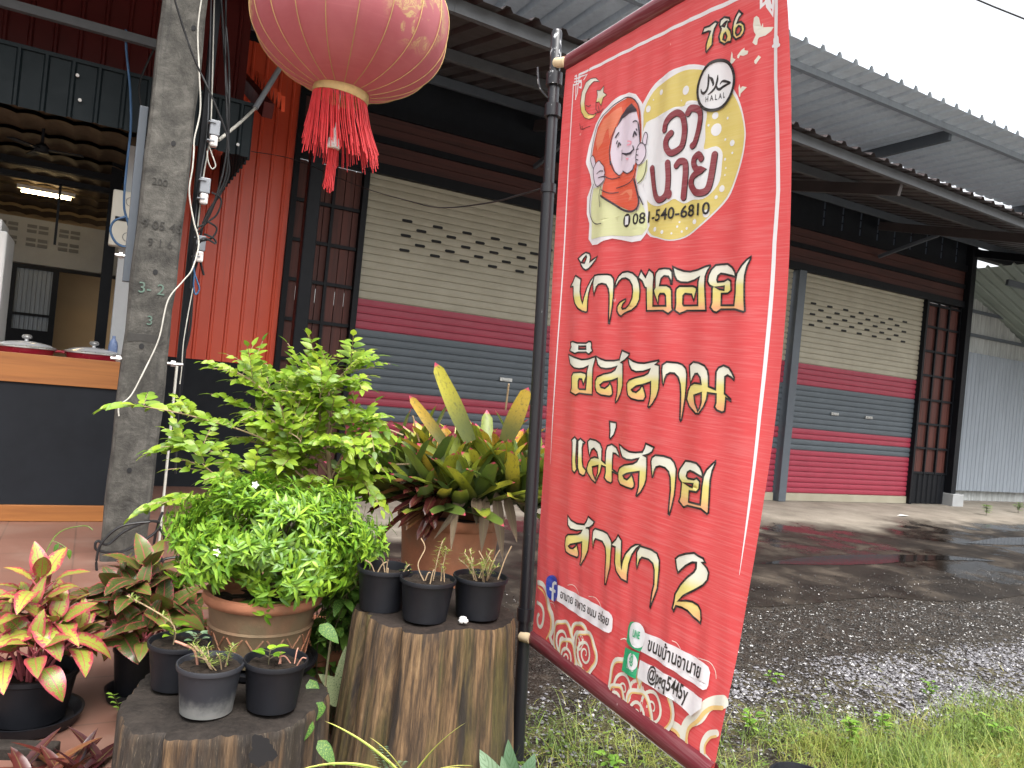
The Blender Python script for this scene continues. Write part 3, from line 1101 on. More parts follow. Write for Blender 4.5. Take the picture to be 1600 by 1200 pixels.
# ================================================================== shed at the far corner
sd = thing('tin_shed', 'grey tin sided lean-to with a green sheet roof beyond the last shutter', 'shed', W(16, 8.7, 0))
mb = MB()
corr_profile(mb, W(13.75, 8.62, .22), E1, (0, 0, 1), 6.0, 2.62, .125, .012, -NN, 0, .3)
dsh = mb.build('sliding_gate', M['shedgalv'], sd)
mb = MB()
mb.fbox(14.08, 14.27, 8.560, 8.600, 1.24, 1.50)
mb.build('hatch_frame', M['white'], dsh)
mb = MB()
mb.fbox(14.115, 14.235, 8.545, 8.559, 1.275, 1.465)
mb.build('hatch_opening_shade', M['dark'], dsh)  # dark panel standing for the shade inside the hatch
mb = MB()
corr_profile(mb, W(13.72, 8.74, .02), E1, (0, 0, 1), 6.2, lambda x: 3.86 - max(0, (x - 1.1) * .42), .20, .025, -NN, 0, .5)
mb.build('tin_wall', M['oldgalv'], sd)
mb = MB()
for z in (3.15, 3.6):
    mb.fbox(13.7, 17 - (z - 3.1) * 1.2, 8.66, 8.70, z, z + .06)
mb.build('rail', M['greysteel'], sd)
mb = MB()
ridge = Vector(W(13.62, 9.2, 4.52))
corr_profile(mb, W(13.6, 8.95, 4.25), NN * -1, (E1 * 1.0 + Vector((0, 0, -.34))), 2.6, 5.5, .22, .04, (0, 0, 1), 0, .3)
mb.build('shed_roof', M['green'], sd)
mb = MB()
mb.beam(W(13.6, 7.6, 3.96), W(17.0, 6.45, 3.56), .06, .10)
mb.beam(W(13.7, 8.8, 4.10), W(17.5, 8.8, 2.86), .06, .10)
mb.build('roof_beam', M['greysteel'], sd)
# ================================================================== banner post
bp = thing('banner_post', 'chipped black steel post carrying the red banner beside the big stump', 'post', (0.147, 2.7, 0))
def chipped():
    t = NT('chipped_black_paint')
    v = t.coord('Object', (1, 1, .5))
    n = t.noise(v, 60, 5, .7)
    n2 = t.noise(v, 6, 4, .6)
    x, y, z = t.sep(t.coord('Object'))
    amt = t.math('ADD', n, t.math('MULTIPLY', n2, .35))
    thr = t.math('SUBTRACT', .87, t.math('MULTIPLY', t.mapr(z, 1.9, 2.6), .10))
    k = t.mapr(t.math('SUBTRACT', amt, thr), 0, .04)
    c = t.mix(k, (.010, .010, .013), (.46, .47, .48))
    return t.out(c, t.math('ADD', t.math('MULTIPLY', k, .2), .36))
M['chip'] = chipped()
pb, pt = Vector((0.147, 2.70, 0)), Vector((0.036, 2.70, 2.575))
def on_post(z):
    return pb + (pt - pb) * (z / 2.575)
mb = MB()
mb.tube([on_post(-.05), on_post(.55), on_post(2.0)], .0225, 20)
mb.tube([on_post(2.0), on_post(2.03)], .0275, 20)
mb.build('lower_tube', M['chip'], bp, smooth=50)
mb = MB()
mb.tube([on_post(2.02), on_post(2.565), on_post(2.575)], [.0195, .0195, .015], 20)
mb.build('upper_tube', M['chip'], bp, smooth=50)
mb = MB()
for z in (2.29, 2.40, .52):
    mb.tube([on_post(z - .022), on_post(z + .022)], .029, 20)
    mb.build('collar', M['chip'], bp, smooth=50)
    mb = MB()
mb.tube(smooth_path([on_post(2.33) + Vector((-.02, -.01, 0)), on_post(2.36) + Vector((-.05, -.02, 0)), on_post(2.43) + Vector((-.062, -.02, .0))], 5), .004, 6)
mb.build('hook', M['chip'], bp, smooth=50)

# ================================================================== banner
AW = .955                                   # width along the rods
TL = P(886, 86, 2.675)
BL = P(830.5, 1008, 2.675)
RD = Vector((.404, -.85, 0)).normalized()
FN = Vector((RD.y, -RD.x, 0))              # front normal (toward the viewer)
if FN.dot(Vector((0, 0, 0)) - TL) < 0:
    FN = -FN
BH = (BL - TL).length
DN = (BL - TL).normalized()
PN = RD.cross(DN).normalized()           # normal of the slightly leaning sheet
BT0 = np.array([0, .08, .18, .3, .4, .5, .6, .73, .84, .95, 1])
BD0 = np.array([-.045, -.086, -.113, -.132, -.139, -.131, -.116, -.083, -.049, -.008, .012])
BT = np.linspace(0, 1, 201)
BD = np.convolve(np.pad(np.interp(BT, BT0, BD0), 8, mode='reflect', reflect_type='odd'), np.ones(17) / 17, 'valid')
def disp(a, b):
    t = min(max(b / BH, 0), 1)
    q = min(max(a / AW, 0), 1.02)
    lin = -.045 + .057 * t
    tot = float(np.interp(t, BT, BD))
    bulge = lin * q + (tot - lin) * q ** 1.5
    wr = .0035 * math.sin(a * 46 + 1.5 * math.sin(b * 3)) * math.sin(math.pi * t) ** .5 * (1 - .4 * q)
    wr += .0030 * math.sin(a * 21 + b * 2.2 + 1) * math.sin(math.pi * t)
    wr += .0016 * math.sin(a * 80 + b * 7) * math.exp(-((t - .12) / .2) ** 2)
    wr += .0022 * math.sin(a * 90 + 2 * math.sin(b * 9)) * math.exp(-((t - .95) / .14) ** 2)
    wr *= min(1, max(0, min(t, 1 - t) / .07))
    return bulge + wr
def S(a, b, off=0.0):
    return TL + RD * a + DN * b + FN * (disp(a, b) + off)
RAYO = Vector((0, 0, EYE))
def ab(px, py):
    d = (P(px, py, 1.0) - RAYO)
    h = 0.0
    for _ in range(14):
        o = TL + FN * h
        k = (o - RAYO).dot(PN) / d.dot(PN)
        q = RAYO + d * k - o
        # RD and DN are not exactly square to each other
        g = RD.dot(DN)
        qa, qb = q.dot(RD), q.dot(DN)
        a = (qa - g * qb) / (1 - g * g)
        b = (qb - g * qa) / (1 - g * g)
        h = disp(a, b)
    return a, b
def crop(x0, y0, sc):
    return lambda pts: [ab(x0 + x / sc, y0 + y / sc) for x, y in pts]
PXY = crop(0, 0, 1)

bn = thing('red_banner', 'tall red vinyl banner with gold Thai lettering hung between two rods on the black post', 'banner', tuple(BL))
def bmat(name, c, rough=.38, grad=None, weave=True, trans=0.12):
    t = NT(name)
    if grad:
        c = t.ramp(t.attr('grad').outputs['Fac'], grad)
    v = t.coord('Object')
    x, y, z = t.sep(v)
    n = t.noise(t.coord('Object', (2, 2, 1)), 3, 5, .6)
    cm = t.new('ShaderNodeCombineXYZ')
    t.val(cm.inputs[2], t.math('ADD', z, t.math('MULTIPLY', x, .06)))
    t.val(cm.inputs[0], t.math('MULTIPLY', x, .06))
    w = t.noise(cm.outputs[0], 210, 2, .6)
    base = t.mix(.0, c, c) if not isinstance(c, tuple) else c
    k = t.mix(t.mapr(w, .40, .68, .0, .07), base, (.86, .78, .76))
    fl = t.noise(v, 26, 3, .6)
    k = t.mix(t.mapr(fl, .74, .77, 0, .3), k, (.85, .78, .74))
    if weave:
        t.bump(t.math('ADD', t.math('MULTIPLY', w, 1.0), t.math('MULTIPLY', n, .8)),   .12, .003)
    m = t.out(k, rough, spec=.45)
    if trans:
        tr = t.new('ShaderNodeBsdfTranslucent')
        t.l.new(k, tr.inputs['Color'])
        mx = t.new('ShaderNodeMixShader')
        mx.inputs[0].default_value = trans
        t.l.new(t.b.outputs[0], mx.inputs[1])
        t.l.new(tr.outputs[0], mx.inputs[2])
        t.l.new(mx.outputs[0], t.n['Material Output'].inputs['Surface'])
    return m
M['b_red'] = bmat('banner_red_vinyl', (.63, .074, .078))
M['b_maroon'] = bmat('banner_maroon_hem', (.155, .022, .032))
M['b_white'] = bmat('print_white', (.78, .78, .80))
M['b_black'] = bmat('print_black', (.010, .008, .008), trans=0)
M['b_brown'] = bmat('print_brown', (.215, .035, .045), trans=0)
M['b_yellow'] = bmat('print_yellow', (.70, .57, .17))
M['b_pale'] = bmat('print_pale_yellow', (.70, .72, .40))
M['b_orange'] = bmat('print_orange', (.72, .115, .06))
M['b_orange2'] = bmat('print_light_orange', (.76, .22, .12))
M['b_skin'] = bmat('print_pale_skin', (.72, .63, .72))
M['b_dark'] = bmat('print_charcoal', (.035, .028, .040), trans=0)
M['b_pink'] = bmat('print_pink', (.78, .30, .38))
M['b_blue'] = bmat('print_blue', (.015, .045, .36), trans=0)
M['b_green'] = bmat('print_green', (.012, .33, .14), trans=0)
M['b_gold'] = bmat('print_gold_fade', None, grad=[(0, (.76, .78, .70)), (.38, (.78, .78, .62)), (.55, (.74, .68, .22)), (.80, (.78, .62, .20)), (1, (.80, .40, .20))])
M['b_goldline'] = bmat('print_gold_line', (.76, .52, .20))

mb = MB()
na, nb = 60, 130
for j in range(nb + 1):
    for i in range(na + 1):
        mb.v.append(tuple(S(AW * i / na, BH * j / nb)))
for j in range(nb):
    for i in range(na):
        a = j * (na + 1) + i
        mb.f.append((a, a + na + 1, a + na + 2, a + 1))
        mb.m.append(0)
cloth = mb.build('banner_cloth', M['b_red'], bn)
cloth.data.shade_smooth()

class Art:
    """flat printed shapes laid on the cloth, each layer a hair above the one below"""
    def __init__(self):
        self.v, self.f, self.g = [], [], []
    def tri(self, pts2, tris, layer, g0=None, g1=None, maxlen=.022):
        ps = [tuple(p) for p in pts2]
        todo = [tuple(t) for t in tris]
        cache, out = {}, []
        while todo:
            i, j, k = todo.pop()
            es = [(math.dist(ps[i], ps[j]), i, j, k), (math.dist(ps[j], ps[k]), j, k, i), (math.dist(ps[k], ps[i]), k, i, j)]
            L, p, q, r = max(es)
            if L <= maxlen:
                out.append((i, j, k))
                continue
            key = (min(p, q), max(p, q))
            if key not in cache:
                cache[key] = len(ps)
                ps.append(((ps[p][0] + ps[q][0]) / 2, (ps[p][1] + ps[q][1]) / 2))
            m = cache[key]
            todo += [(p, m, r), (m, q, r)]
        n = len(self.v)
        off = .0007 * layer
        for (a, b) in ps:
            self.v.append(tuple(S(a, b, off)))
            self.g.append(0 if g0 is None else min(1, max(0, (b - g0) / (g1 - g0))))
        for (i, j, k) in out:
            (x0, y0), (x1, y1), (x2, y2) = ps[i], ps[j], ps[k]
            ar = (x1 - x0) * (y2 - y0) - (x2 - x0) * (y1 - y0)
            if abs(ar) < 1e-10:
                continue
            self.f.append((n + i, n + k, n + j) if ar > 0 else (n + i, n + j, n + k))
    def poly(self, loop, layer, holes=(), **k):
        loops = [[Vector((x, y, 0)) for x, y in lp] for lp in (loop, *holes)]
        tris = tessellate_polygon(loops)
        flat = [p for lp in (loop, *holes) for p in lp]
        self.tri(flat, tris, layer, **k)
    def stroke(self, pts, w, layer, closed=False, cap=True, **k):
        pts = [tuple(p) for p in pts]
        q = [pts[0]]
        for p in pts[1:]:
            if math.dist(p, q[-1]) > 1e-4:
                q.append(p)
        if closed and math.dist(q[0], q[-1]) < 1e-4:
            q.pop()
        n = len(q)
        if n < 2:
            return
        ws = w if isinstance(w, (list, tuple)) else [w] * n
        L, Rr = [], []
        for i in range(n):
            p0 = q[i - 1] if (closed or i > 0) else None
            p1 = q[(i + 1) % n] if (closed or i < n - 1) else None
            def nrm(a, b):
                dx, dy = b[0] - a[0], b[1] - a[1]
                l = math.hypot(dx, dy) or 1
                return (-dy / l, dx / l)
            if p0 is None:
                m = nrm(q[i], p1)
            elif p1 is None:
                m = nrm(p0, q[i])
            else:
                a, b = nrm(p0, q[i]), nrm(q[i], p1)
                mx, my = a[0] + b[0], a[1] + b[1]
                l = math.hypot(mx, my)
                if l < .25:
                    m = a
                else:
                    mx, my = mx / l, my / l
                    c = max(mx * a[0] + my * a[1], .55)
                    m = (mx / c, my / c)
            h = ws[i] / 2
            L.append((q[i][0] + m[0] * h, q[i][1] + m[1] * h))
            Rr.append((q[i][0] - m[0] * h, q[i][1] - m[1] * h))
        ps = L + Rr
        tr = []
        for i in range(n if closed else n - 1):
            j = (i + 1) % n
            tr += [(i, j, n + j), (i, n + j, n + i)]
        self.tri(ps, tr, layer, **k)
        if cap and not closed:
            for e, o in ((0, 1), (n - 1, n - 2)):
                h = ws[e] / 2
                if h < .0015:
                    continue
                an = math.atan2(q[e][1] - q[o][1], q[e][0] - q[o][0])
                arc = [(q[e][0] + h * math.cos(an + x), q[e][1] + h * math.sin(an + x)) for x in np.linspace(-math.pi / 2, math.pi / 2, 9)]
                self.tri(arc, [(0, i, i + 1) for i in range(1, 8)], layer, **k)
    def build(self, name, mat, parent=None):
        me = bpy.data.meshes.new(name)
        me.from_pydata(self.v, [], self.f)
        at = me.attributes.new('grad', 'FLOAT', 'POINT')
        at.data.foreach_set('value', np.array(self.g, np.float32))
        me.shade_smooth()
        return link(name, me, mat, parent or cloth)
def spline(pts, n=5, closed=False):
    if closed:
        pts = list(pts) + [pts[0], pts[1]]
        pts = [pts[-3]] + pts
        q = smooth_path([(x, y, 0) for x, y in pts], n)[n:-n]
    else:
        q = smooth_path([(x, y, 0) for x, y in pts], n)
    return [(p.x, p.y) for p in q]
def text_art(art, body, p0, p1, hgt, layer, bold=0.0, stretch=True):
    """set BODY along the line p0-p1 (in banner metres); hgt = letter height"""
    cu = bpy.data.curves.new('lettering', 'FONT')
    cu.body = body
    cu.size = 1.0
    cu.offset = bold
    cu.resolution_u = 3
    o = bpy.data.objects.new('lettering', cu)
    COL.objects.link(o)
    dg = bpy.context.evaluated_depsgraph_get()
    me = bpy.data.meshes.new_from_object(o.evaluated_get(dg))
    vs = [(v.co.x, v.co.y) for v in me.vertices]
    tr = []
    for p in me.polygons:
        ids = list(p.vertices)
        tr += [(ids[0], ids[i], ids[i + 1]) for i in range(1, len(ids) - 1)]
    bpy.data.objects.remove(o)
    bpy.data.curves.remove(cu)
    bpy.data.meshes.remove(me)
    x0, x1 = min(v[0] for v in vs), max(v[0] for v in vs)
    dx, dy = p1[0] - p0[0], p1[1] - p0[1]
    L = math.hypot(dx, dy)
    ux, uy = dx / L, dy / L
    k = L / (x1 - x0)
    ky = hgt / .70
    pts = [(p0[0] + ux * (x - x0) * k + uy * y * ky, p0[1] + uy * (x - x0) * k - ux * y * ky) for x, y in vs]
    art.tri(pts, tr, layer, maxlen=.03)

# ---- gold brush lettering
C1, C2, C3, C4 = crop(880, 390, 10), crop(1020, 390, 10), crop(880, 530, 10), crop(1000, 545, 10)
C5, C6, C7, C8 = crop(880, 650, 10), crop(970, 690, 10), crop(870, 795, 8.889), crop(960, 845, 8.889)
C9 = crop(1080, 0, 10)
GLYPHS = [
 (C1, 1, [(245,140),(305,80),(365,42),(425,62),(440,115),(428,190),(480,150),(545,105),(520,160),(460,240),(400,305),(365,320),(325,300),(285,235),(290,205),(265,175)], [[(300,195),(330,140),(370,95),(378,120),(360,170),(345,210),(310,205)]]),
 (C1, 1, [(205,405),(290,460),(280,560),(275,650),(290,760),(312,840),(335,740),(380,600),(440,480),(500,405),(480,480),(440,570),(410,680),(395,800),(388,965),(370,980),(310,965),(240,920),(190,840),(170,730),(168,580),(150,578),(130,590),(125,575),(165,500),(190,430)], []),
 (C1, 1, [(500,405),(560,390),(700,385),(760,400),(800,450),(808,540),(800,700),(780,900),(750,1080),(735,1155),(722,1150),(722,1000),(728,850),(728,700),(715,610),(680,545),(620,530),(560,545),(525,590),(505,660),(492,715),(482,650),(475,540),(485,460)], []),
 (C1, 1, [(825,590),(835,500),(880,410),(940,355),(1020,340),(1100,365),(1170,430),(1205,530),(1215,640),(1205,780),(1160,880),(1080,950),(980,990),(940,1020),(915,1045),(880,1020),(850,960),(855,890),(890,830),(940,795),(990,770),(985,810),(945,850),(925,905),(940,930),(990,915),(1040,860),(1085,760),(1098,650),(1090,560),(1050,480),(990,445),(930,455),(880,500),(850,560)], []),
 (C2, 1, [(-85,960),(-90,600),(-115,590),(-150,500),(-215,440),(-170,325),(-100,430),(-45,310),(22,365),(30,430),(20,540),(15,880),(215,880),(210,720),(190,690),(125,690),(105,730),(98,860),(75,800),(50,730),(24,640),(50,590),(50,430),(62,360),(110,305),(200,290),(280,300),(318,345),(322,430),(312,540),(300,540),(285,470),(255,420),(190,412),(145,450),(120,560),(230,560),(285,590),(310,640),(312,800),(315,900),(325,945),(255,1005),(170,955)], []),
 (C2, 1, [(328,265),(400,300),(500,335),(600,345),(720,315),(830,265),(910,245),(915,265),(870,330),(835,420),(828,560),(835,750),(845,955),(550,955),(430,1005),(355,950),(370,850),(368,680),(380,610),(430,570),(640,570),(690,590),(700,630),(680,700),(655,800),(640,760),(620,700),(520,690),(490,720),(485,850),(500,875),(715,870),(715,600),(720,500),(740,430),(660,480),(560,515),(450,510),(390,480),(355,410),(335,320)], []),
 (C2, 1, [(885,400),(930,310),(1000,240),(1100,230),(1190,225),(1260,280),(1300,350),(1308,430),(1250,410),(1150,385),(1080,375),(1035,410),(1020,470),(1030,505),(1130,495),(1190,460),(1235,490),(1240,640),(1190,685),(1090,690),(1085,870),(1280,870),(1300,680),(1305,500),(1330,370),(1400,250),(1480,160),(1550,110),(1545,150),(1490,260),(1455,400),(1445,560),(1445,780),(1455,960),(1430,975),(1300,935),(1080,935),(1010,985),(960,970),(910,905),(935,830),(940,600),(950,585),(900,560),(870,500)], [[(985,584),(1130,575),(1125,630),(1060,620)]]),
 (C3, 2, [(125,50),(160,35),(230,60),(370,62),(410,35),(445,40),(455,70),(450,130),(470,185),(410,235),(365,205),(250,205),(190,225),(110,180),(135,120)], [[(255,110),(365,110),(365,155),(255,155)]]),
 (C3, 2, [(95,240),(180,280),(300,320),(400,310),(470,285),(520,270),(505,340),(475,450),(468,600),(465,870),(360,860),(260,845),(205,875),(120,825),(140,760),(140,580),(165,525),(290,515),(360,535),(372,580),(345,660),(325,715),(315,680),(300,625),(260,620),(245,660),(245,760),(265,780),(360,785),(375,600),(380,500),(400,420),(330,455),(260,465),(180,450),(120,390),(105,310)], []),
 (C3, 2, [(520,265),(600,310),(680,335),(800,335),(890,320),(910,240),(930,175),(1045,225),(1030,270),(970,330),(910,365),(942,375),(942,600),(940,720),(910,850),(860,960),(830,990),(825,960),(850,850),(858,720),(858,615),(760,650),(640,670),(585,715),(600,750),(660,768),(720,720),(740,680),(770,740),(785,840),(770,880),(735,895),(600,875),(530,830),(510,760),(510,650),(540,590),(640,545),(760,520),(820,480),(850,425),(760,455),(680,465),(600,450),(550,400),(535,330)], []),
 (C3, 2, [(1020,290),(1100,340),(1180,370),(1280,375),(1400,350),(1505,330),(1510,350),(1450,395),(1515,410),(1515,600),(1505,780),(1470,900),(1400,1020),(1350,1070),(1335,1055),(1360,950),(1375,850),(1378,670),(1280,705),(1150,735),(1080,790),(1100,815),(1150,830),(1210,780),(1235,730),(1260,740),(1290,840),(1300,900),(1265,960),(1180,960),(1070,930),(1020,880),(1005,800),(1005,690),(1040,640),(1140,600),(1270,570),(1340,530),(1370,465),(1260,505),(1150,512),(1080,480),(1045,410),(1030,340)], []),
 (C4, 2, [(350,330),(360,250),(430,205),(600,220),(680,250),(730,310),(745,400),(738,550),(720,760),(690,950),(665,1100),(648,1130),(635,1110),(642,900),(648,700),(640,560),(610,450),(550,385),(480,378),(425,410),(400,470),(375,580),(362,520)], []),
 (C4, 2, [(785,260),(845,205),(930,220),(1020,265),(1070,340),(1085,430),(1085,590),(1190,635),(1200,360),(1240,295),(1320,260),(1400,295),(1450,370),(1485,450),(1480,490),(1440,450),(1380,415),(1340,440),(1335,700),(1430,790),(1430,820),(1355,770),(1335,980),(1290,995),(1210,960),(1175,910),(1195,850),(1200,710),(1070,690),(1055,790),(1010,900),(930,1015),(880,1015),(780,900),(740,790),(765,650),(800,570),(860,535),(965,550),(950,450),(910,390),(870,395),(840,450),(800,545),(790,400)], [[(855,730),(970,690),(965,840),(940,930),(915,970),(870,850)]]),
 (C5, 3, [(735,85),(840,105),(840,180),(800,300),(745,360),(735,330),(742,220)], []),
 (C5, 3, [(140,375),(190,325),(225,370),(215,500),(205,700),(215,800),(225,830),(185,890),(150,850),(145,700),(150,500),(150,410)], []),
 (C5, 3, [(240,385),(280,350),(350,415),(335,435),(320,430),(308,500),(308,700),(320,790),(370,850),(345,920),(315,935),(260,900),(235,800),(235,600),(240,450)], []),
 (C5, 3, [(390,400),(430,358),(520,380),(590,430),(618,510),(612,690),(665,740),(675,540),(700,465),(770,440),(840,490),(880,580),(890,640),(830,590),(790,580),(780,700),(778,830),(850,890),(850,905),(775,870),(775,1030),(750,1048),(690,1020),(650,965),(668,880),(668,800),(610,775),(590,880),(510,1045),(450,990),(385,880),(375,820),(400,730),(440,660),(500,640),(555,655),(540,570),(490,505),(450,530),(420,630),(405,540)], [[(465,795),(555,775),(545,890),(512,990),(475,900)]]),
 (C5, 3, [(885,440),(960,510),(1050,560),(1140,570),(1250,560),(1280,500),(1300,430),(1430,490),(1400,560),(1340,600),(1260,615),(1318,640),(1318,800),(1305,1000),(1280,1080),(1220,1190),(1162,1250),(1150,1240),(1185,1100),(1195,870),(1080,885),(1000,900),(945,930),(960,970),(1005,993),(1060,940),(1075,905),(1100,960),(1125,1060),(1115,1115),(1080,1140),(1000,1115),(900,1070),(868,1000),(865,880),(890,810),(960,765),(1100,745),(1160,710),(1190,660),(1080,688),(1000,680),(930,640),(905,560)], []),
 (C6, 3, [(480,310),(495,250),(550,210),(680,225),(790,260),(850,330),(880,430),(870,600),(850,830),(800,1040),(770,1140),(752,1125),(765,950),(785,750),(780,560),(755,470),(700,410),(620,382),(560,400),(535,450),(515,550),(500,555),(490,450)], []),
 (C6, 3, [(910,500),(930,430),(1020,300),(1100,310),(1190,335),(1250,400),(1285,480),(1290,560),(1230,530),(1150,480),(1090,455),(1050,480),(1035,540),(1060,575),(1150,590),(1195,570),(1245,620),(1235,740),(1190,790),(1080,770),(1070,940),(1250,985),(1275,700),(1300,540),(1350,440),(1430,360),(1490,305),(1490,340),(1440,460),(1410,600),(1400,750),(1380,1110),(1355,1130),(1260,1050),(1050,1000),(990,1025),(915,930),(940,860),(960,640),(920,580)], [[(985,640),(1135,660),(1125,710),(1090,700)]]),
 (C7, 4, [(160,90),(210,160),(290,205),(390,215),(420,170),(445,105),(530,180),(510,220),(460,260),(410,265),(460,280),(460,400),(440,580),(390,700),(340,780),(328,770),(350,650),(355,460),(270,480),(200,490),(170,515),(190,540),(230,548),(265,520),(285,490),(310,600),(310,650),(290,675),(200,640),(130,590),(120,500),(130,390),(160,355),(300,350),(340,330),(360,295),(280,300),(200,280),(160,220)], []),
 (C7, 4, [(500,400),(510,300),(540,270),(650,305),(710,340),(760,430),(770,480),(760,600),(745,820),(710,950),(690,1045),(672,1040),(678,850),(690,650),(680,530),(640,450),(545,415),(525,450),(510,550)], []),
 (C7, 4, [(770,480),(830,420),(860,360),(910,440),(905,600),(900,720),(905,830),(920,720),(960,620),(1040,530),(1100,495),(1170,495),(1110,550),(1050,640),(1010,760),(990,900),(985,1015),(900,970),(830,860),(810,740),(820,530),(770,510)], []),
 (C8, 4, [(318,150),(365,70),(520,120),(600,170),(635,270),(630,400),(605,660),(560,780),(505,925),(500,910),(530,700),(555,600),(560,400),(540,310),(480,255),(390,228),(360,260),(340,320),(322,380),(312,320)], []),
 (C8, 5, [(855,245),(900,205),(1000,175),(1115,165),(1170,205),(1240,240),(1270,300),(1225,300),(1290,370),(1318,440),(1300,540),(1240,610),(1100,690),(960,760),(890,830),(1000,825),(1090,840),(1170,890),(1205,960),(1212,1080),(1200,1140),(1100,1050),(1020,965),(940,920),(860,900),(830,970),(810,930),(830,850),(850,730),(920,610),(1020,500),(1110,430),(1140,380),(1145,300),(1090,295),(1000,340),(890,440),(870,370)], []),
 (C9, 0, [(195,510),(225,420),(310,390),(400,320),(440,340),(390,430),(365,520),(350,690),(260,805),(250,790),(255,680),(320,480),(290,475)], []),
 (C9, 0, [(465,380),(480,300),(540,250),(620,265),(635,320),(600,330),(590,400),(640,470),(655,560),(640,640),(590,645),(540,680),(470,640),(455,560),(480,480),(490,440)], [[(505,390),(560,330),(580,320),(545,400)], [(520,600),(535,520),(560,500),(580,560),(560,620)]]),
 (C9, 0, [(668,440),(685,330),(720,240),(770,150),(825,200),(775,260),(742,345),(800,325),(850,370),(862,440),(840,510),(800,565),(720,605),(675,550)], [[(718,500),(728,430),(765,392),(800,405),(805,455),(775,515),(738,535)]]),
]
rows = {}
for fn, row, lp, hs_ in GLYPHS:
    q = fn(lp)
    rows.setdefault(row, []).append((q, [fn(h) for h in hs_]))
for row in sorted(rows):
    gold, line = Art(), Art()
    for q, hl in rows[row]:
        bs = sorted(p[1] for p in q)
        full = [p[1] for qq, _ in rows[row] for p in qq]
        if row in (0, 5):
            g0, g1 = bs[0], bs[-1]
        else:                                  # baseline letters of the row
            mids = sorted(p[1] for qq, _ in rows[row] if len(qq) > 20 for p in qq)
            g0, g1 = mids[int(len(mids) * .03)], mids[int(len(mids) * .90)]
        gold.poly(q, 3, hl, g0=g0, g1=g1)
        w = .0052 if row == 0 else .0056
        line.stroke(q + [q[0]], w, 4, closed=True)
        for h in hl:
            line.stroke(h, w, 4, closed=True)
    gold.build('gold_lettering', M['b_gold'])
    line.build('lettering_outline', M['b_black'])

# ---- frame lines, corner knots, doves, moon and star
wh_a = Art()
wh_a.stroke(PXY([(896.5, 131), (891, 220), (882.5, 380), (872, 530), (864, 650), (860, 725)]), [.0055] * 5 + [.001], 1)
wh_a.stroke(PXY([(1215, -40), (1214.5, 0), (1213.5, 64), (1213.5, 120), (1216, 200), (1217, 297), (1211, 380), (1200, 530), (1187, 650), (1172, 780), (1155, 898)]), [.011] * 8 + [.009, .007, .001], 1)
wh_a.stroke(PXY([(1079, 29.5), (1148, -2), (1185, -20)]), .011, 1)
wh_a.stroke(PXY([(922, 107.5), (1079, 29.5)]), .010, 1)
wh_a.stroke(PXY([(906, 115), (919.5, 108.7)]), .008, 1)
K0 = crop(880, 100, 10)
for st in ([(190,180),(215,165)], [(250,150),(250,270),(290,270),(285,360),(260,350)], [(250,190),(380,150),(330,230)], [(215,170),(215,300)], [(180,270),(290,245)], [(185,220),(270,200)], [(170,320),(250,290)], [(205,310),(200,540)], [(240,300),(225,450),(195,540)]):
    wh_a.stroke(K0(st), .005, 1)
K9 = crop(1080, 0, 10)
for st in ([(1110,-60),(1110,80),(1190,5)], [(1190,-50),(1210,80),(1290,210),(1300,-40)], [(1230,-40),(1250,60),(1275,90)]):
    wh_a.stroke(K9(st), .008, 1)
wh_a.stroke(K9([(1300, 705), (1345, 690), (1390, 690)]), .008, 2)
wh_a.stroke(K9([(1345, 600), (1350, 690)]), .018, 2)
wh_a.build('frame_line', M['b_white'])
M['b_dove'] = bmat('print_cream', (.74, .74, .64))
K3 = crop(1000, 80, 8)
for fn, lp in ((K9, [(1000,260),(1040,230),(1080,260),(1095,340),(1115,400),(1140,340),(1145,410),(1220,405),(1310,405),(1270,470),(1180,540),(1080,570),(1060,600),(1050,680),(1020,690),(975,650),(1000,590),(1030,530),(1000,480),(985,380)]),
               (K9, [(740,850),(800,770),(850,730),(850,770),(910,780),(900,830),(830,860),(780,850),(760,900),(735,890)]),
               (K9, [(650,790),(665,830),(665,890),(710,915),(670,970),(630,1000),(625,960),(640,850)]),
               (K9, [(1070,850),(1110,880),(1070,930),(1030,990),(1005,970),(1005,930),(1040,890)]),
               (K3, [(1255,400),(1270,460),(1290,430),(1350,440),(1270,520),(1265,560),(1250,560),(1245,450)])):
    dv = Art()
    dv.poly(fn(lp), 2)
    dv.build('dove_print', M['b_dove'])
ms, ml = Art(), Art()
for lp in ([(580,270),(520,205),(440,215),(360,280),(300,430),(275,600),(290,740),(340,830),(410,855),(480,830),(525,770),(470,785),(400,770),(350,700),(340,600),(355,460),(420,330),(490,260),(550,260)], [(645,330),(635,430),(690,470),(630,520),(600,640),(570,580),(520,590),(545,480),(535,400),(590,400)]):
    q = K0(lp)
    ms.poly(q, 1, g0=min(p[1] for p in q), g1=max(p[1] for p in q) * 1.06)
    ml.stroke(q, .0022, 2, closed=True)
for st in ([(520,590),(520,700),(560,745)], [(555,640),(575,740)], [(640,690),(580,740),(500,760)], [(265,920),(280,1010),(320,1010),(430,965)], [(300,960),(310,1020)], [(360,640),(410,655),(440,630)]):
    ml.stroke(K0(st), .0022, 2)
ms.build('moon_and_star', M['b_gold'])
ml.build('moon_outline', M['b_black'])

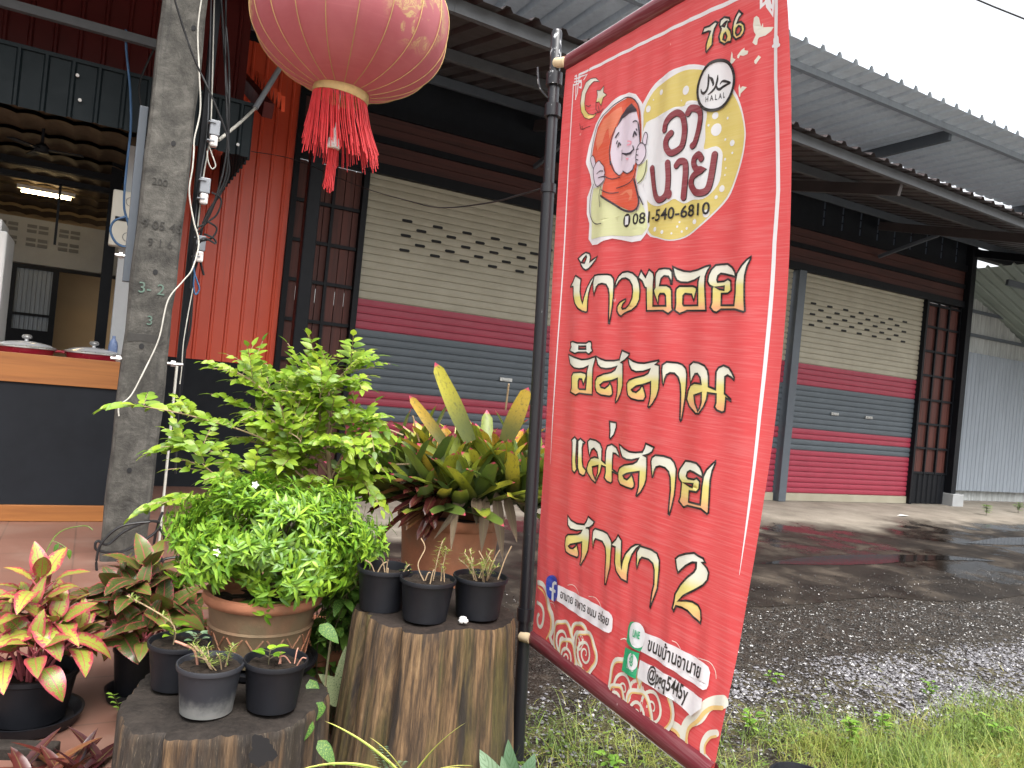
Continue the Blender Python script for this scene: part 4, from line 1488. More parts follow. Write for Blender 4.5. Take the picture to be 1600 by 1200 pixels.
# ---- round logo: yellow blob, cloud, letters, badge
Y1, Y2, Y3, Y4 = Art(), Art(), Art(), Art()
K5 = crop(1000, 220, 7.061)
blob = [(1003, 166), (1005.6, 160), (1025, 129), (1041, 115), (1062.5, 103.7), (1085, 99), (1107, 103), (1130, 116), (1149, 140), (1160, 167), (1166, 199), (1165.7, 220), (1161, 248), (1150, 284), (1139, 309), (1117.6, 333), (1092, 356), (1071, 371.5), (1047, 376), (1028, 372), (1012, 365), (1006, 330), (1002, 260), (1001, 200)]
Y1.poly(spline(PXY(blob), 3, True), 1)
inner = [(1007, 176), (1012, 160), (1028, 136), (1046, 122), (1065, 111), (1086, 107), (1104, 110), (1126, 122), (1147, 146), (1158, 170), (1164, 199), (1163.7, 220), (1159, 247), (1148, 283), (1137, 307), (1116, 331), (1091, 354), (1070, 369.5), (1047, 374), (1029, 370), (1015, 362), (1010, 330), (1008, 260), (1006, 200)]
Y2.poly(spline(PXY(inner), 3, True), 2)
cl = K3([(60,960),(200,830),(350,740),(450,690),(560,680),(600,620),(700,610),(800,650),(850,770),(830,930),(830,1090)]) + K5([(720,90),(850,55),(920,120),(915,260),(890,440),(800,570),(700,640),(590,650),(500,690),(430,660),(380,640),(290,690),(200,720),(120,690),(70,600),(40,300)])
Y3.poly(spline(cl, 3, True), 3)
dots = [(K3, 280, 505, 34), (K3, 585, 480, 56), (K3, 115, 715, 42), (K3, 955, 800, 44), (K3, 970, 975, 78), (K3, 1110, 830, 18), (K3, 870, 920, 16), (K3, 1165, 1140, 36), (K3, 1080, 1098, 16), (K3, 180, 600, 10), (K3, 530, 610, 10), (K5, 915, 525, 38), (K5, 850, 620, 22), (K5, 610, 890, 28), (K5, 172, 975, 26), (K5, 250, 1005, 22), (K5, 420, 945, 14), (K5, 525, 965, 16), (K5, 355, 1020, 13), (K5, 470, 1000, 14), (K5, 445, 895, 12), (K5, 950, 200, 16), (K5, 958, 297, 11), (K5, 948, 375, 11), (K5, 1030, 20, 34), (K5, 740, 800, 44), (K5, 1030, 130, 14)]
for fn, x, y, r in dots:
    c0 = fn([(x, y)])[0]
    rr = abs(fn([(x, y + r)])[0][1] - c0[1])
    Y3.poly([(c0[0] + rr * math.cos(t), c0[1] + rr * math.sin(t)) for t in np.linspace(0, 2 * math.pi, 18)[:-1]], 3)
Y1.build('logo_white_edge', M['b_white'])
Y2.build('logo_yellow_round', M['b_yellow'])
Y3.build('logo_cloud', M['b_white'])
lt, ld = Art(), Art()
SW = .0185
for st in ([(1040,202),(1042,192),(1050,181),(1060,175.5),(1068,180),(1071.5,195),(1071,212),(1067,228),(1058,236),(1049,238),(1043,231),(1042,221),(1046,212),(1050.5,207.5)],
           [(1077,176),(1082,168.5),(1092,169.5),(1096.5,178),(1094,200),(1088,222),(1084,227)],
           [(1021,262.5),(1023.4,288),(1026,305),(1031,311.5),(1038,309),(1044,299),(1046,277),(1045,254)],
           [(1058.8,258),(1063.7,252),(1071.5,252.6),(1073.5,265),(1071.8,288),(1070,308)],
           [(1097.7,247),(1093.5,241),(1087,247),(1086.4,257),(1090.6,264),(1097.7,265),(1090.6,269.6),(1084,276.6),(1082,288),(1087.8,299),(1097.7,300.7),(1107.6,295),(1113.3,276.6),(1119,241)]):
    q = spline(PXY(st), 4)
    lt.stroke(q, SW, 6)
    ld.stroke([(x + .0016, y + .0020) for x, y in q], SW + .001, 5)
c0 = PXY([(1047.5, 303.5)])[0]
lt.poly([(c0[0] + .0115 * math.cos(t), c0[1] + .0135 * math.sin(t)) for t in np.linspace(0, 2 * math.pi, 20)[:-1]], 7)
lt.build('shop_name_lettering', M['b_brown'])
ld.build('shop_name_edge', M['b_black'])
tx = Art()
p0, p1 = PXY([(990, 351), (1111, 334)])
text_art(tx, '081-540-6810', p0, p1, .033, 6, .016)
c0 = PXY([(981.5, 344.5)])[0]
el = lambda rx, ry, n=26: [(c0[0] + rx * math.cos(t), c0[1] + ry * math.sin(t)) for t in np.linspace(0, 2 * math.pi, n)[:-1]]
tx.poly(el(.0175, .021), 6)
badge_c = PXY([(1121.2, 133)])[0]
bd = Art()
BR_ = .064
bd.poly([(badge_c[0] + BR_ * math.cos(t), badge_c[1] + BR_ * math.sin(t)) for t in np.linspace(0, 2 * math.pi, 40)[:-1]], 5)
tx.stroke([(badge_c[0] + BR_ * math.cos(t), badge_c[1] + BR_ * math.sin(t)) for t in np.linspace(0, 2 * math.pi, 49)[:-1]], .0085, 7, closed=True)
bd.build('badge_disc', M['b_white'])
bd = Art()
bd.poly([(c0[0] + x, c0[1] + y) for x, y in ((-.008, -.013), (.008, -.013), (.008, .013), (-.008, .013))], 7)
bd.build('phone_icon', M['b_white'])
for st, w in (([(878,285),(880,330),(872,430),(850,490),(815,522),(790,505),(783,465)], [.003,.007,.006,.007,.008,.006,.002]),
              ([(898,322),(920,345),(938,400),(930,430)], [.004,.008,.006,.002]),
              ([(995,290),(990,350),(965,440),(920,500),(868,540)], [.002,.006,.006,.006,.002]),
              ([(1022,410),(1045,375),(1080,368),(1150,388),(1110,410),(1060,440),(1020,470),(990,462),(978,430)], [.002,.005,.007,.004,.006,.007,.008,.006,.004])):
    q = K3(st)
    qs = spline(q, 4)
    ws = list(np.interp(np.linspace(0, len(w) - 1, len(qs)), range(len(w)), w))
    tx.stroke(qs, ws, 6)
p0, p1 = K3([(840, 632), (1083, 572)])
text_art(tx, 'H A L A L', p0, p1, .0145, 6, .012)
tx.build('black_lettering', M['b_black'])

# ---- the smiling woman in an orange headscarf
KA, KB = crop(900, 130, 9.23), crop(900, 250, 8.571)
fig = {k: Art() for k in ('white', 'orange', 'orange2', 'skin', 'cap', 'dress', 'line', 'pink')}
fig['white'].poly(KA([(155,1130),(180,1000),(200,900),(250,740),(300,580),(400,400),(520,270),(660,170),(780,125),(880,150),(970,275),(990,500),(985,680),(1030,690),(1075,750),(1065,880),(1062,1100)]) + KB([(985,10),(985,150),(930,280),(905,350),(960,500),(980,700),(1000,880),(950,990),(880,1080),(760,1100),(620,1070),(500,1050),(380,1080),(300,1130),(230,1140),(180,1060),(190,850),(155,720),(160,500),(220,330),(200,190),(150,60)]), 4)
dress = KB([(250,380),(360,345),(360,480),(600,620),(760,690),(850,670),(885,560),(930,650),(960,800),(975,900),(900,1000),(760,1020),(500,1010),(330,1030),(220,1060),(225,860),(215,720),(220,560)])
fig['dress'].poly(dress, 5)
fig['dress'].poly(KB([(855,70),(920,40),(975,-20),(970,140),(920,260),(855,318),(820,245),(840,150)]), 5)
hij = KA([(250,1040),(280,850),(330,640),(420,470),(540,350),(680,250),(760,205),(850,215),(920,290),(950,400),(965,600),(965,780),(935,1000)]) + KB([(835,60),(810,240),(860,480),(870,580),(830,660),(760,690),(600,620),(360,480),(375,340),(420,220),(270,60)])
fig['orange'].poly(hij, 6)
fig['orange2'].poly(KA([(310,850),(330,700),(430,520),(560,400),(680,330),(700,420),(620,560),(560,700),(500,800),(490,640),(450,700),(400,860),(330,970)]), 7)
fig['orange2'].poly(KB([(600,470),(700,400),(770,390),(780,440),(760,520),(800,520),(720,545),(740,480),(700,430),(640,470)]), 7)
face = KA([(600,645),(680,505),(780,430),(900,405),(935,560),(950,760),(955,850),(930,1000),(870,1180)]) + KB([(805,60),(790,130),(720,180),(660,150),(600,205),(545,150),(495,20)]) + KA([(520,1000),(545,820)])
fig['skin'].poly(face, 8)
fig['cap'].poly(KA([(610,640),(680,470),(760,350),(830,285),(900,370),(910,405),(800,430),(700,510)]), 9)
lh = KB([(260,180),(265,110),(300,40),(340,10),(362,40),(400,85),(405,125),(415,170),(405,215),(412,255),(380,300),(315,355),(280,310)])
th = KA([(262,1200),(235,1110),(240,1065),(268,1045),(295,1090),(305,1170),(290,1240)])
rh = KA([(905,975),(925,910),(970,860),(1025,895),(1042,1000),(1015,1090),(955,1170),(910,1170),(895,1090)])
rt_ = KA([(992,860),(1000,770),(1030,705),(1060,740),(1050,820),(1035,885)])
for q in (th, rt_):
    fig['skin'].poly(spline(q, 3, True), 8)
    fig['line'].stroke(spline(q, 3, True), .0026, 9, closed=True)
for q in (lh, rh):
    fig['skin'].poly(spline(q, 3, True), 10)
    fig['line'].stroke(spline(q, 3, True), .0028, 11, closed=True)
LW = .003
for fn, st, w in ((KB, [(310,185),(350,150),(395,150)], LW), (KB, [(330,240),(370,225),(408,225)], LW), (KA, [(905,960),(935,950)], LW), (KA, [(900,1030),(930,1040)], LW), (KA, [(905,1100),(930,1110)], LW),
                  (KA, [(250,1040),(280,850),(330,640),(420,470),(540,350),(680,250),(760,205),(850,215),(920,290),(950,400),(960,600),(955,800)], .0034),
                  (KA, [(610,640),(560,760),(525,900),(515,1000),(530,1180)], .0034), (KB, [(495,20),(530,130),(600,205),(640,190)], .0034), (KB, [(660,150),(720,182),(790,130),(805,70)], .0034),
                  (KA, [(930,560),(945,700),(958,850)], .004),
                  (KB, [(420,225),(510,258),(620,230)], LW), (KB, [(575,380),(720,325),(800,240),(835,120)], LW), (KB, [(365,400),(470,445),(600,435)], LW),
                  (KB, [(360,480),(600,635),(700,685),(790,690),(850,640),(872,560),(860,470),(810,260)], .0065), (KB, [(880,490),(930,600)], .004),
                  (KB, [(265,330),(225,480),(215,700),(250,820),(300,860),(365,852)], LW), (KB, [(365,350),(340,470),(350,630)], LW), (KB, [(980,10),(965,150),(920,260),(855,320)], LW),
                  (KA, [(605,780),(650,715)], .005), (KA, [(860,560),(885,542),(915,550)], .004), (KA, [(640,915),(655,865),(678,890)], .0055), (KA, [(620,870),(632,835)], .004), (KA, [(862,765),(880,705),(905,745)], .006), (KA, [(905,660),(915,680)], .004),
                  (KA, [(700,1012),(760,1028),(820,1010),(865,955)], [.003,.007,.007,.004]), (KA, [(855,905),(870,960)], .004), (KA, [(700,960),(698,1010),(695,1120)], .002)):
    q = fn(st)
    if len(q) > 2 and not isinstance(w, list):
        q = spline(q, 3)
    fig['line'].stroke(q, w, 12)
fig['pink'].stroke(spline(KA([(780,835),(828,845),(815,880),(775,892)]), 3), .004, 12)
fig['pink'].poly(KA([(750,1080),(800,1078),(770,1115)]), 12)
for k, m in (('white', 'b_white'), ('dress', 'b_pale'), ('orange', 'b_orange'), ('orange2', 'b_orange2'), ('skin', 'b_skin'), ('cap', 'b_dark'), ('line', 'b_dark'), ('pink', 'b_pink')):
    fig[k].build('woman_print_' + {'white': 'edge', 'dress': 'dress', 'orange': 'headscarf', 'orange2': 'headscarf_light', 'skin': 'face', 'cap': 'cap', 'line': 'outline', 'pink': 'blush'}[k], M[m])

# ---- clouds along the foot
KC, KD = crop(830, 890, 9.23), crop(960, 960, 5.217)
cw, cg, cr = Art(), Art(), Art()
def curl(c, r, turns=1.9, w=.008, start=0.0, sgn=1, lay=4):
    pts = []
    for i in range(40):
        t = i / 39
        a = start + sgn * turns * 2 * math.pi * t
        rr = r * (1 - t) ** .85 + .004
        pts.append((c[0] + rr * math.cos(a), c[1] + rr * math.sin(a)))
    cw.stroke(pts, list(np.linspace(w, w * .4, 40)), lay)
def puff(c, rx, ry, w, lay):
    pts = [(c[0] + rx * math.cos(t) * (1 + .06 * math.cos(5 * t)), c[1] + ry * math.sin(t) * (1 + .06 * math.cos(5 * t))) for t in np.linspace(0, 2 * math.pi, 41)[:-1]]
    pts = [(max(x, .0), min(y, BH - .004)) for x, y in pts]
    cr = Art()
    cr.poly(pts, lay)
    cr.build('cloud_fill', M['b_red'])
    cw.stroke(pts, w, lay + 1, closed=True)
    cg.stroke([(c[0] + (x - c[0]) * .90, c[1] + (y - c[1]) * .90) for x, y in pts], w * .4, lay + 2, closed=True)
cw.stroke(spline(KC([(100,180),(160,200),(215,290),(240,400),(265,540),(305,640),(322,760),(310,880),(275,960),(330,1110)]), 4), .017, 2)
cg.stroke(spline(KC([(105,240),(170,300),(215,400),(240,540),(280,660),(292,780),(270,900),(225,990)]), 4), .006, 3)
cw.stroke(spline(KC([(90,465),(140,500),(180,590),(180,700),(160,790),(130,820),(98,770),(95,680),(110,640)]), 4), .012, 2)
cw.stroke(spline(KC([(320,850),(370,870),(410,930)]), 4), .014, 2)
for fn, x, y, r, lay in ((KC, 690, 1010, .052, 2), (KC, 480, 1010, .060, 5), (KC, 800, 1180, .060, 5), (KC, 540, 1250, .055, 8), (KD, 200, 620, .055, 2), (KD, 90, 590, .078, 5), (KD, 325, 740, .078, 5), (KD, 205, 800, .060, 8), (KD, 30, 690, .04, 8)):
    c0 = fn([(x, y)])[0]
    puff(c0, r, r * 1.0, .0115, lay)
    curl((c0[0], c0[1] + r * .1), r * .62, 1.8, .0105, math.pi * .6, 1, lay + 3)
cw.stroke(spline(KD([(890,705),(820,710),(750,745),(690,830),(610,870),(570,960),(575,1090)]), 4), .030, 3)
cg.stroke(spline(KD([(880,755),(800,755),(740,790),(680,860),(610,920),(590,1010),(590,1090)]), 4), .010, 4)
cw.stroke(spline(KD([(380,880),(440,880),(520,920),(550,980),(545,1060)]), 4), .022, 2)
cg.stroke(spline(KD([(385,925),(440,915),(500,945),(530,990)]), 4), .008, 3)
cw.stroke(spline(KD([(835,960),(770,970),(725,1040),(720,1120),(770,1190)]), 4), .016, 3)
cg.stroke(spline(KD([(830,985),(780,1000),(740,1060),(740,1120)]), 4), .006, 4)
for fn, st in ((KC, [(530,220),(600,215),(660,270),(690,350)]), (KC, [(830,380),(920,395),(980,460),(1010,530)]), (KC, [(1290,1000),(1350,990),(1400,1030)]), (KC, [(275,470),(320,480),(345,540)]), (KD, [(470,210),(510,230),(540,280)]), (KD, [(680,350),(770,380),(820,450),(830,520)]), (KD, [(55,200),(90,190),(120,220)])):
    cw.stroke(spline(fn(st), 4), .0016, 2)
cw.build('cloud_print', M['b_dove'])
cg.build('cloud_gold_line', M['b_goldline'])

# ---- contact strips
pk, pgn, pbl, pwh, pgt = Art(), Art(), Art(), Art(), Art()
def strip(lp):
    a_ = Art()
    a_.poly(lp, 13)
    a_.build('white_strip', M['b_white'])
strip(KC([(420,215),(560,280),(700,350),(860,430),(1040,530),(1150,600),(1195,650),(1210,700),(1205,830),(1190,885),(1150,905),(1000,830),(820,710),(640,600),(500,500),(400,440)]))
strip(KD([(262,140),(400,195),(600,300),(750,390),(785,420),(800,465),(785,570),(770,600),(740,608),(600,520),(400,390),(300,330),(235,295)]))
strip(KD([(228,365),(350,420),(520,520),(640,610),(735,680),(725,760),(640,820),(550,730),(400,640),(300,570),(205,510)]))
pbl.poly(spline(KC([(250,170),(275,100),(330,75),(385,95),(410,160),(418,280),(405,400),(365,455),(300,410),(258,330)]), 4, True), 14)
pbl.build('blue_icon', M['b_blue'])
pgn.poly(KD([(135,95),(150,58),(175,52),(250,95),(264,125),(248,270),(228,298),(135,242),(120,215)]), 14)
pgn.build('green_icon', M['b_green'])
pgn = Art()
pgn.poly(KD([(110,260),(225,310),(195,520),(80,450)]), 14)
pgn.build('green_icon', M['b_green'])
pwh.poly(KC([(330,432),(362,452),(364,322),(388,335),(392,290),(365,278),(367,225),(380,205),(405,215),(405,175),(375,162),(345,185),(337,262),(305,248),(303,290),(336,305)]), 15)
c0 = KD([(203, 163)])[0]
pwh.poly([(c0[0] + .036 * math.cos(t), c0[1] + .034 * math.sin(t)) for t in np.linspace(0, 2 * math.pi, 25)[:-1]], 15)
pwh.poly(KD([(180,195),(215,205),(190,243)]), 16)
c0 = KD([(162, 378)])[0]
pwh.poly([(c0[0] + .022 * math.cos(t), c0[1] + .022 * math.sin(t)) for t in np.linspace(0, 2 * math.pi, 25)[:-1]], 15)
p0, p1 = KD([(122, 425), (178, 452)])
text_art(pwh, 'LINE@', p0, p1, .011, 15, .02)
pwh.build('icon_mark', M['b_white'])
p0, p1 = KD([(174, 172), (230, 196)])
text_art(pgt, 'LINE', p0, p1, .019, 17, .03)
p0, p1 = KD([(150, 384), (176, 396)])
text_art(pgt, '@', p0, p1, .026, 17, .02)
pgt.build('icon_lettering', M['b_green'])
p0, p1 = KC([(455, 398), (1150, 802)])
text_art(pk, 'อานาย อาหาร ขนม อร่อย', p0, p1, .026, 15, .014)
pk.build('contact_lettering', M['b_black'])
pk = Art()
p0, p1 = KD([(290, 282), (714, 518)])
text_art(pk, 'ขนมบ้านอานาย', p0, p1, .034, 15, .016)
pk.build('contact_lettering', M['b_black'])
pk = Art()
p0, p1 = KD([(288, 512), (612, 706)])
text_art(pk, '@pgq5445y', p0, p1, .036, 15, .018)
pk.build('contact_lettering', M['b_black'])

# ---- hems and rods
def hem(name, b0, b1, bow):
    mb = MB()
    n, m = 50, 10
    for i in range(n + 1):
        a = AW * i / n
        for j in range(m + 1):
            t = j / m
            b = b0 + (b1 - b0) * t
            mb.v.append(tuple(S(a, b, .0016 + bow * math.sin(math.pi * t) ** .7)))
        for j in range(m + 1):
            t = 1 - j / m
            b = b0 + (b1 - b0) * t
            mb.v.append(tuple(S(a, b, -.0016 - bow * math.sin(math.pi * t) ** .7)))
    k = 2 * (m + 1)
    for i in range(n):
        for j in range(k):
            p, q = i * k + j, i * k + (j + 1) % k
            mb.f.append((p, q, q + k, p + k))
            mb.m.append(0)
    o = mb.build(name, M['b_maroon'], bn)
    o.data.shade_smooth()
hem('top_hem', -.003, .050, .0145)
hem('bottom_hem', BH - .053, BH + .003, .0155)
mb = MB()
e0, e1 = S(0, BH + .004), S(AW, BH + .004)
mb.tube([S(AW * i / 30, BH + .0045) for i in range(31)], .0016, 5)
mb.tube([S(AW * i / 30, -.0045) for i in range(31)], .0016, 5)
mb.build('hem_edge', M['b_white'], bn)
for b in (.024, BH - .026):
    c0, c1 = TL + DN * b, TL + DN * b + RD * (AW + .03) + FN * (-.045 + .057 * b / BH)
    mb = MB()
    mb.tube([c0 - RD * .030 + FN * .030, c0 - RD * .027 + FN * .029, c0 + RD * .002 + FN * .010, c0 + RD * .006, c1], [.013, .0175, .0175, .009, .009], 16)
    mb.build('rod', M['dowel'], bn, smooth=50)
# ================================================================== paper lantern
LC = P(549, 30, 3.2)
ln = thing('red_lantern', 'faded red cloth lantern with gold ribs and a red fringe hanging before the shutters', 'lantern', LC)
RX, RZ = .405, .315
NR = 20
def lantern_r(z):
    u = max(-1, min(1, z / RZ))
    return RX * (1 - abs(u) ** 2.3) ** .55
LTILT = Matrix.Rotation(R(2.5), 4, 'Y')
def LP(r, a, z):
    v = LTILT @ Vector((r * math.cos(a), r * math.sin(a), z))
    return LC + v
zs = [RZ * math.sin(x) * .955 for x in np.linspace(-math.pi / 2, math.pi / 2, 41)]
mb = MB()
NA = NR * 6
for z in zs:
    for j in range(NA):
        ph = (j % 6) / 6
        sc = 1 - .016 * math.sin(math.pi * ph) ** 1.0
        mb.v.append(tuple(LP(lantern_r(z) * sc, 2 * math.pi * j / NA, z)))
for i in range(len(zs) - 1):
    for j in range(NA):
        a, b = i * NA + j, i * NA + (j + 1) % NA
        mb.f.append((a, b, b + NA, a + NA))
        mb.m.append(0)
def lantern_mat():
    t = NT('faded_lantern_cloth')
    v = t.coord('Object')
    n = t.noise(v, 4, 5, .6)
    c = t.ramp(n, [(.3, (.43, .125, .145)), (.7, (.50, .18, .20))])
    w = t.noise(t.coord('Object', (1, 1, 30)), 3, 3, .6)
    c = t.mix(t.mapr(w, .5, .8, 0, .18), c, (.62, .25, .26))
    x, y, z = t.sep(v)
    # painted gold flower sprays at three places on the cloth
    g = t.noise(v, 21, 5, .6, 1.6)
    mask = None
    for (cx, cy, cz, rr) in ((.32, -.20, -.03, .21), (-.05, -.40, .055, .13), (-.37, -.12, .0, .14)):
        dx, dy, dz = (t.math('SUBTRACT', q, k_) for q, k_ in ((x, cx), (y, cy), (z, cz)))
        d2 = t.math('ADD', t.math('ADD', t.math('MULTIPLY', dx, dx), t.math('MULTIPLY', dy, dy)), t.math('MULTIPLY', t.math('MULTIPLY', dz, dz), 1.6))
        k_ = t.mapr(d2, (rr * .55) ** 2, rr ** 2, 1, 0)
        mask = k_ if mask is None else t.math('MAXIMUM', mask, k_)
    ridge = t.mapr(t.math('ABSOLUTE', t.math('SUBTRACT', g, .5)), .02, .055, 1, .25)
    blob = t.mapr(t.noise(v, 9, 2, .5, .8), .46, .52)
    c = t.mix(t.math('MULTIPLY', t.math('MULTIPLY', mask, blob), t.math('MULTIPLY', ridge, .95)), c, (.58, .45, .21))
    m = t.out(c, .5)
    tr = t.new('ShaderNodeBsdfTranslucent')
    t.l.new(c, tr.inputs['Color'])
    mx = t.new('ShaderNodeMixShader')
    mx.inputs[0].default_value = .42
    t.l.new(t.b.outputs[0], mx.inputs[1])
    t.l.new(tr.outputs[0], mx.inputs[2])
    t.l.new(mx.outputs[0], t.n['Material Output'].inputs['Surface'])
    return m
M['lantern'] = lantern_mat()
M['fringe'] = plain('red_fringe_thread', (.58, .030, .035), .6, .3, 30, .1)
sh = mb.build('shade', M['lantern'], ln)
sh.data.shade_smooth()
mb = MB()
for k in range(NR):
    a = 2 * math.pi * k / NR
    mb.tube([LP(lantern_r(z) + .002, a, z) for z in zs[1:-1]], .0019, 5)
mb.build('gold_rib', M['gold'], ln)
RINGROT = Matrix.Rotation(R(6), 4, 'Y')
def RP(r, a, dz):
    c_ = LP(0, 0, zs[1])
    return c_ + RINGROT @ Vector((r * math.cos(a), r * math.sin(a), dz))
rb = lantern_r(zs[1]) + .004
mb = MB()
zb = zs[1]
RB = .112
for (r0, r1, z0, z1) in ((RB, RB, zb + .020, zb - .002), (RB + .003, RB + .003, zb - .002, zb - .034)):
    base = len(mb.v)
    prof = [(r0 - .004, z0), (r0, z0), (r1 + .002, (z0 + z1) / 2), (r1, z1), (r1 - .004, z1)]
    for (r, z) in prof:
        mb.v += [tuple(RP(r, 2 * math.pi * j / 40, z - zb)) for j in range(40)]
    for i in range(len(prof) - 1):
        for j in range(40):
            a, b = base + i * 40 + j, base + i * 40 + (j + 1) % 40
            mb.f.append((a, b, b + 40, a + 40))
            mb.m.append(0)
mb.build('gold_collar', M['gold'], ln, smooth=60)
mb = MB()
for k in range(230):
    a = random.uniform(0, 2 * math.pi)
    L = random.uniform(.19, .275)
    if 2.6 < a < 3.4 or random.random() < .15:
        L *= .8
    p0 = RP(RB - .001, a, -.032)
    sway = Vector((max(-.012, .42 * (p0.x - LC.x + .07)) + random.uniform(-.012, .012), random.uniform(-.02, .02), 0))
    p1 = p0 + Vector((0, 0, -L * .5)) + sway * .4
    p2 = p0 + Vector((0, 0, -L)) + sway * 1.0
    mb.tube([p0, p1, p2], random.uniform(.0014, .0024), 4, cap=False)
mb.build('fringe', M['fringe'], ln)
cc = LP(0, 0, zb)
mb = MB()
mb.tube([cc + Vector((0, 0, .02)), cc + Vector((-.012, 0, -.175))], .0022, 6)
mb.build('bulb_cord', M['white'], ln)
tp = cc + Vector((-.012, 0, -.175))
mb = MB()
mb.lathe([(.006, .02), (.010, .015), (.010, -.018), (.022, -.026), (.024, -.05), (.029, -.06), (.026, -.068), (0, -.07)], tp, 16)
M['clearplastic'] = plain('clear_white_plastic', (.66, .62, .60), .25, .15, 20, 0)
mb.build('bulb_holder', M['clearplastic'], ln, smooth=40)
mb = MB()
for k in range(44):
    a = random.uniform(0, 6.28)
    r = random.uniform(0, .022)
    p0 = tp + Vector((r * math.cos(a), r * math.sin(a), -.066))
    L = random.uniform(.15, .19)
    mb.tube([p0, p0 + Vector((random.uniform(-.006, .006), 0, -L * .6)), p0 + Vector((random.uniform(-.012, .014), random.uniform(-.01, .01), -L))], .0018, 4, cap=False)
mb.build('tassel', M['fringe'], ln)
mb = MB()
mb.lathe([(.09, .30), (.10, .31), (.10, .33), (.0, .34)], LC, 24)
mb.tube([LC + Vector((0, 0, .33)), LC + Vector((.03, 0, .80))], .004, 6)
mb.build('hanging_cord', M['gold'], ln, smooth=50)
mb = MB()
k0 = LC + Vector((.03, 0, .80))
mb.tube(smooth_path([W(.30, 5.2, 4.6), (W(.30, 5.2, 4.6) + k0) / 2 + Vector((0, 0, -.10)), k0], 6), .003, 5)
mb.tube(smooth_path([k0, k0 + Vector((1.6, -1.0, .7)), k0 + Vector((3.4, -2.2, 1.8))], 6), .003, 5)
mb.build('hanging_wire', M['cable'], ln)

# ================================================================== concrete utility pole
PD = 5.2
PCs = .30
pole = thing('utility_pole', 'weathered square concrete utility pole with painted digits standing before the eatery', 'utility pole', W(PCs, PD + .1, 0))
mb = MB()
def psec(z):
    k = 1 - .004 * z
    return .128 * k, .11 * k
nz = 40
ring = []
for i in range(nz + 1):
    z = -.1 + 6.1 * i / nz
    hw, hd = psec(z)
    ch = .016
    for (x, y) in ((-hw + ch, -hd), (0, -hd), (hw - ch, -hd), (hw, -hd + ch), (hw, hd - ch), (hw - ch, hd), (-hw + ch, hd), (-hw, hd - ch), (-hw, -hd + ch)):
        j = .003 * math.sin(z * 9 + x * 40) + random.uniform(-.0022, .0022)
        if x > hw - .02 and y < 0 and z < 1.6:
            j -= .010 * max(0, math.sin(z * 5.1)) * random.random()
        p = W(PCs - .035 * max(0, 1 - z / 3.4) + x + j, PD + .11 + y + j * .5, z)
        mb.v.append(tuple(p))
for i in range(nz):
    for j in range(9):
        a, b = i * 9 + j, i * 9 + (j + 1) % 9
        mb.f.append((a, b, b + 9, a + 9))
        mb.m.append(0)
shaft = mb.build('pole_shaft', M['pole'], pole, smooth=30)
def face(s, z, o=.0015):
    return W(PCs - .035 * max(0, 1 - z / 3.4) + s, PD - o + .0004 * z, z)
for z, s in ((3.33, .06), (2.60, .02), (1.80, .0), (1.34, -.03), (.58, -.02)):
    mb = MB()
    pts = [face(s + .014 * math.cos(a), z + .017 * math.sin(a), .001) for a in np.linspace(0, 2 * math.pi, 17)[:-1]]
    pt2 = [p + NN * -.003 for p in pts]
    mb.add(pts + pt2, [tuple(range(16, 32))] + [(i, (i + 1) % 16, (i + 1) % 16 + 16, i + 16) for i in range(16)])
    mb.build('bolt_hole_shade', M['dark'], shaft)  # raised dark disc standing for the shade inside a bolt hole
def on_face_text(body, s, z, size, mat, name, off=.0025, ext=.001):
    cu = bpy.data.curves.new('digits', 'FONT')
    cu.body, cu.size, cu.extrude, cu.resolution_u, cu.align_x = body, size, ext, 3, 'CENTER'
    o = bpy.data.objects.new('digits', cu)
    COL.objects.link(o)
    me = bpy.data.meshes.new_from_object(o.evaluated_get(bpy.context.evaluated_depsgraph_get()))
    bpy.data.objects.remove(o)
    bpy.data.curves.remove(cu)
    for v in me.vertices:
        v.co = W(PCs - .035 * max(0, 1 - z / 3.4) + s + v.co.x, PD - off - v.co.z, z + v.co.y)
    link(name, me, mat, shaft)
M['greenpaint'] = plain('faded_green_spray', (.075, .15, .115), .8, .5, 40, .1, c2=(.085, .10, .085))
M['darkstamp'] = plain('dark_cast_digit', (.035, .033, .03), .9, .3, 20, .1)
on_face_text('9 05 45', .01, 2.06, .075, M['darkstamp'], 'cast_digits')
on_face_text('9 1 6', .01, 1.955, .07, M['darkstamp'], 'cast_digits')
on_face_text('200', -.03, 2.33, .06, M['darkstamp'], 'cast_digits')
on_face_text('3- 2', -.01, 1.665, .095, M['greenpaint'], 'sprayed_digits')
on_face_text('3', .0, 1.475, .08, M['greenpaint'], 'sprayed_digits')
mb = MB()
pts = [(-.11, 1.41), (.0, 1.415), (.085, 1.41), (.09, 1.36), (.055, 1.345), (.05, 1.365), (-.04, 1.372), (-.11, 1.362)]
mb.add([face(s, z, .002) for s, z in pts], [tuple(range(len(pts)))])
mb.build('tar_patch', M['darkstamp'], shaft)
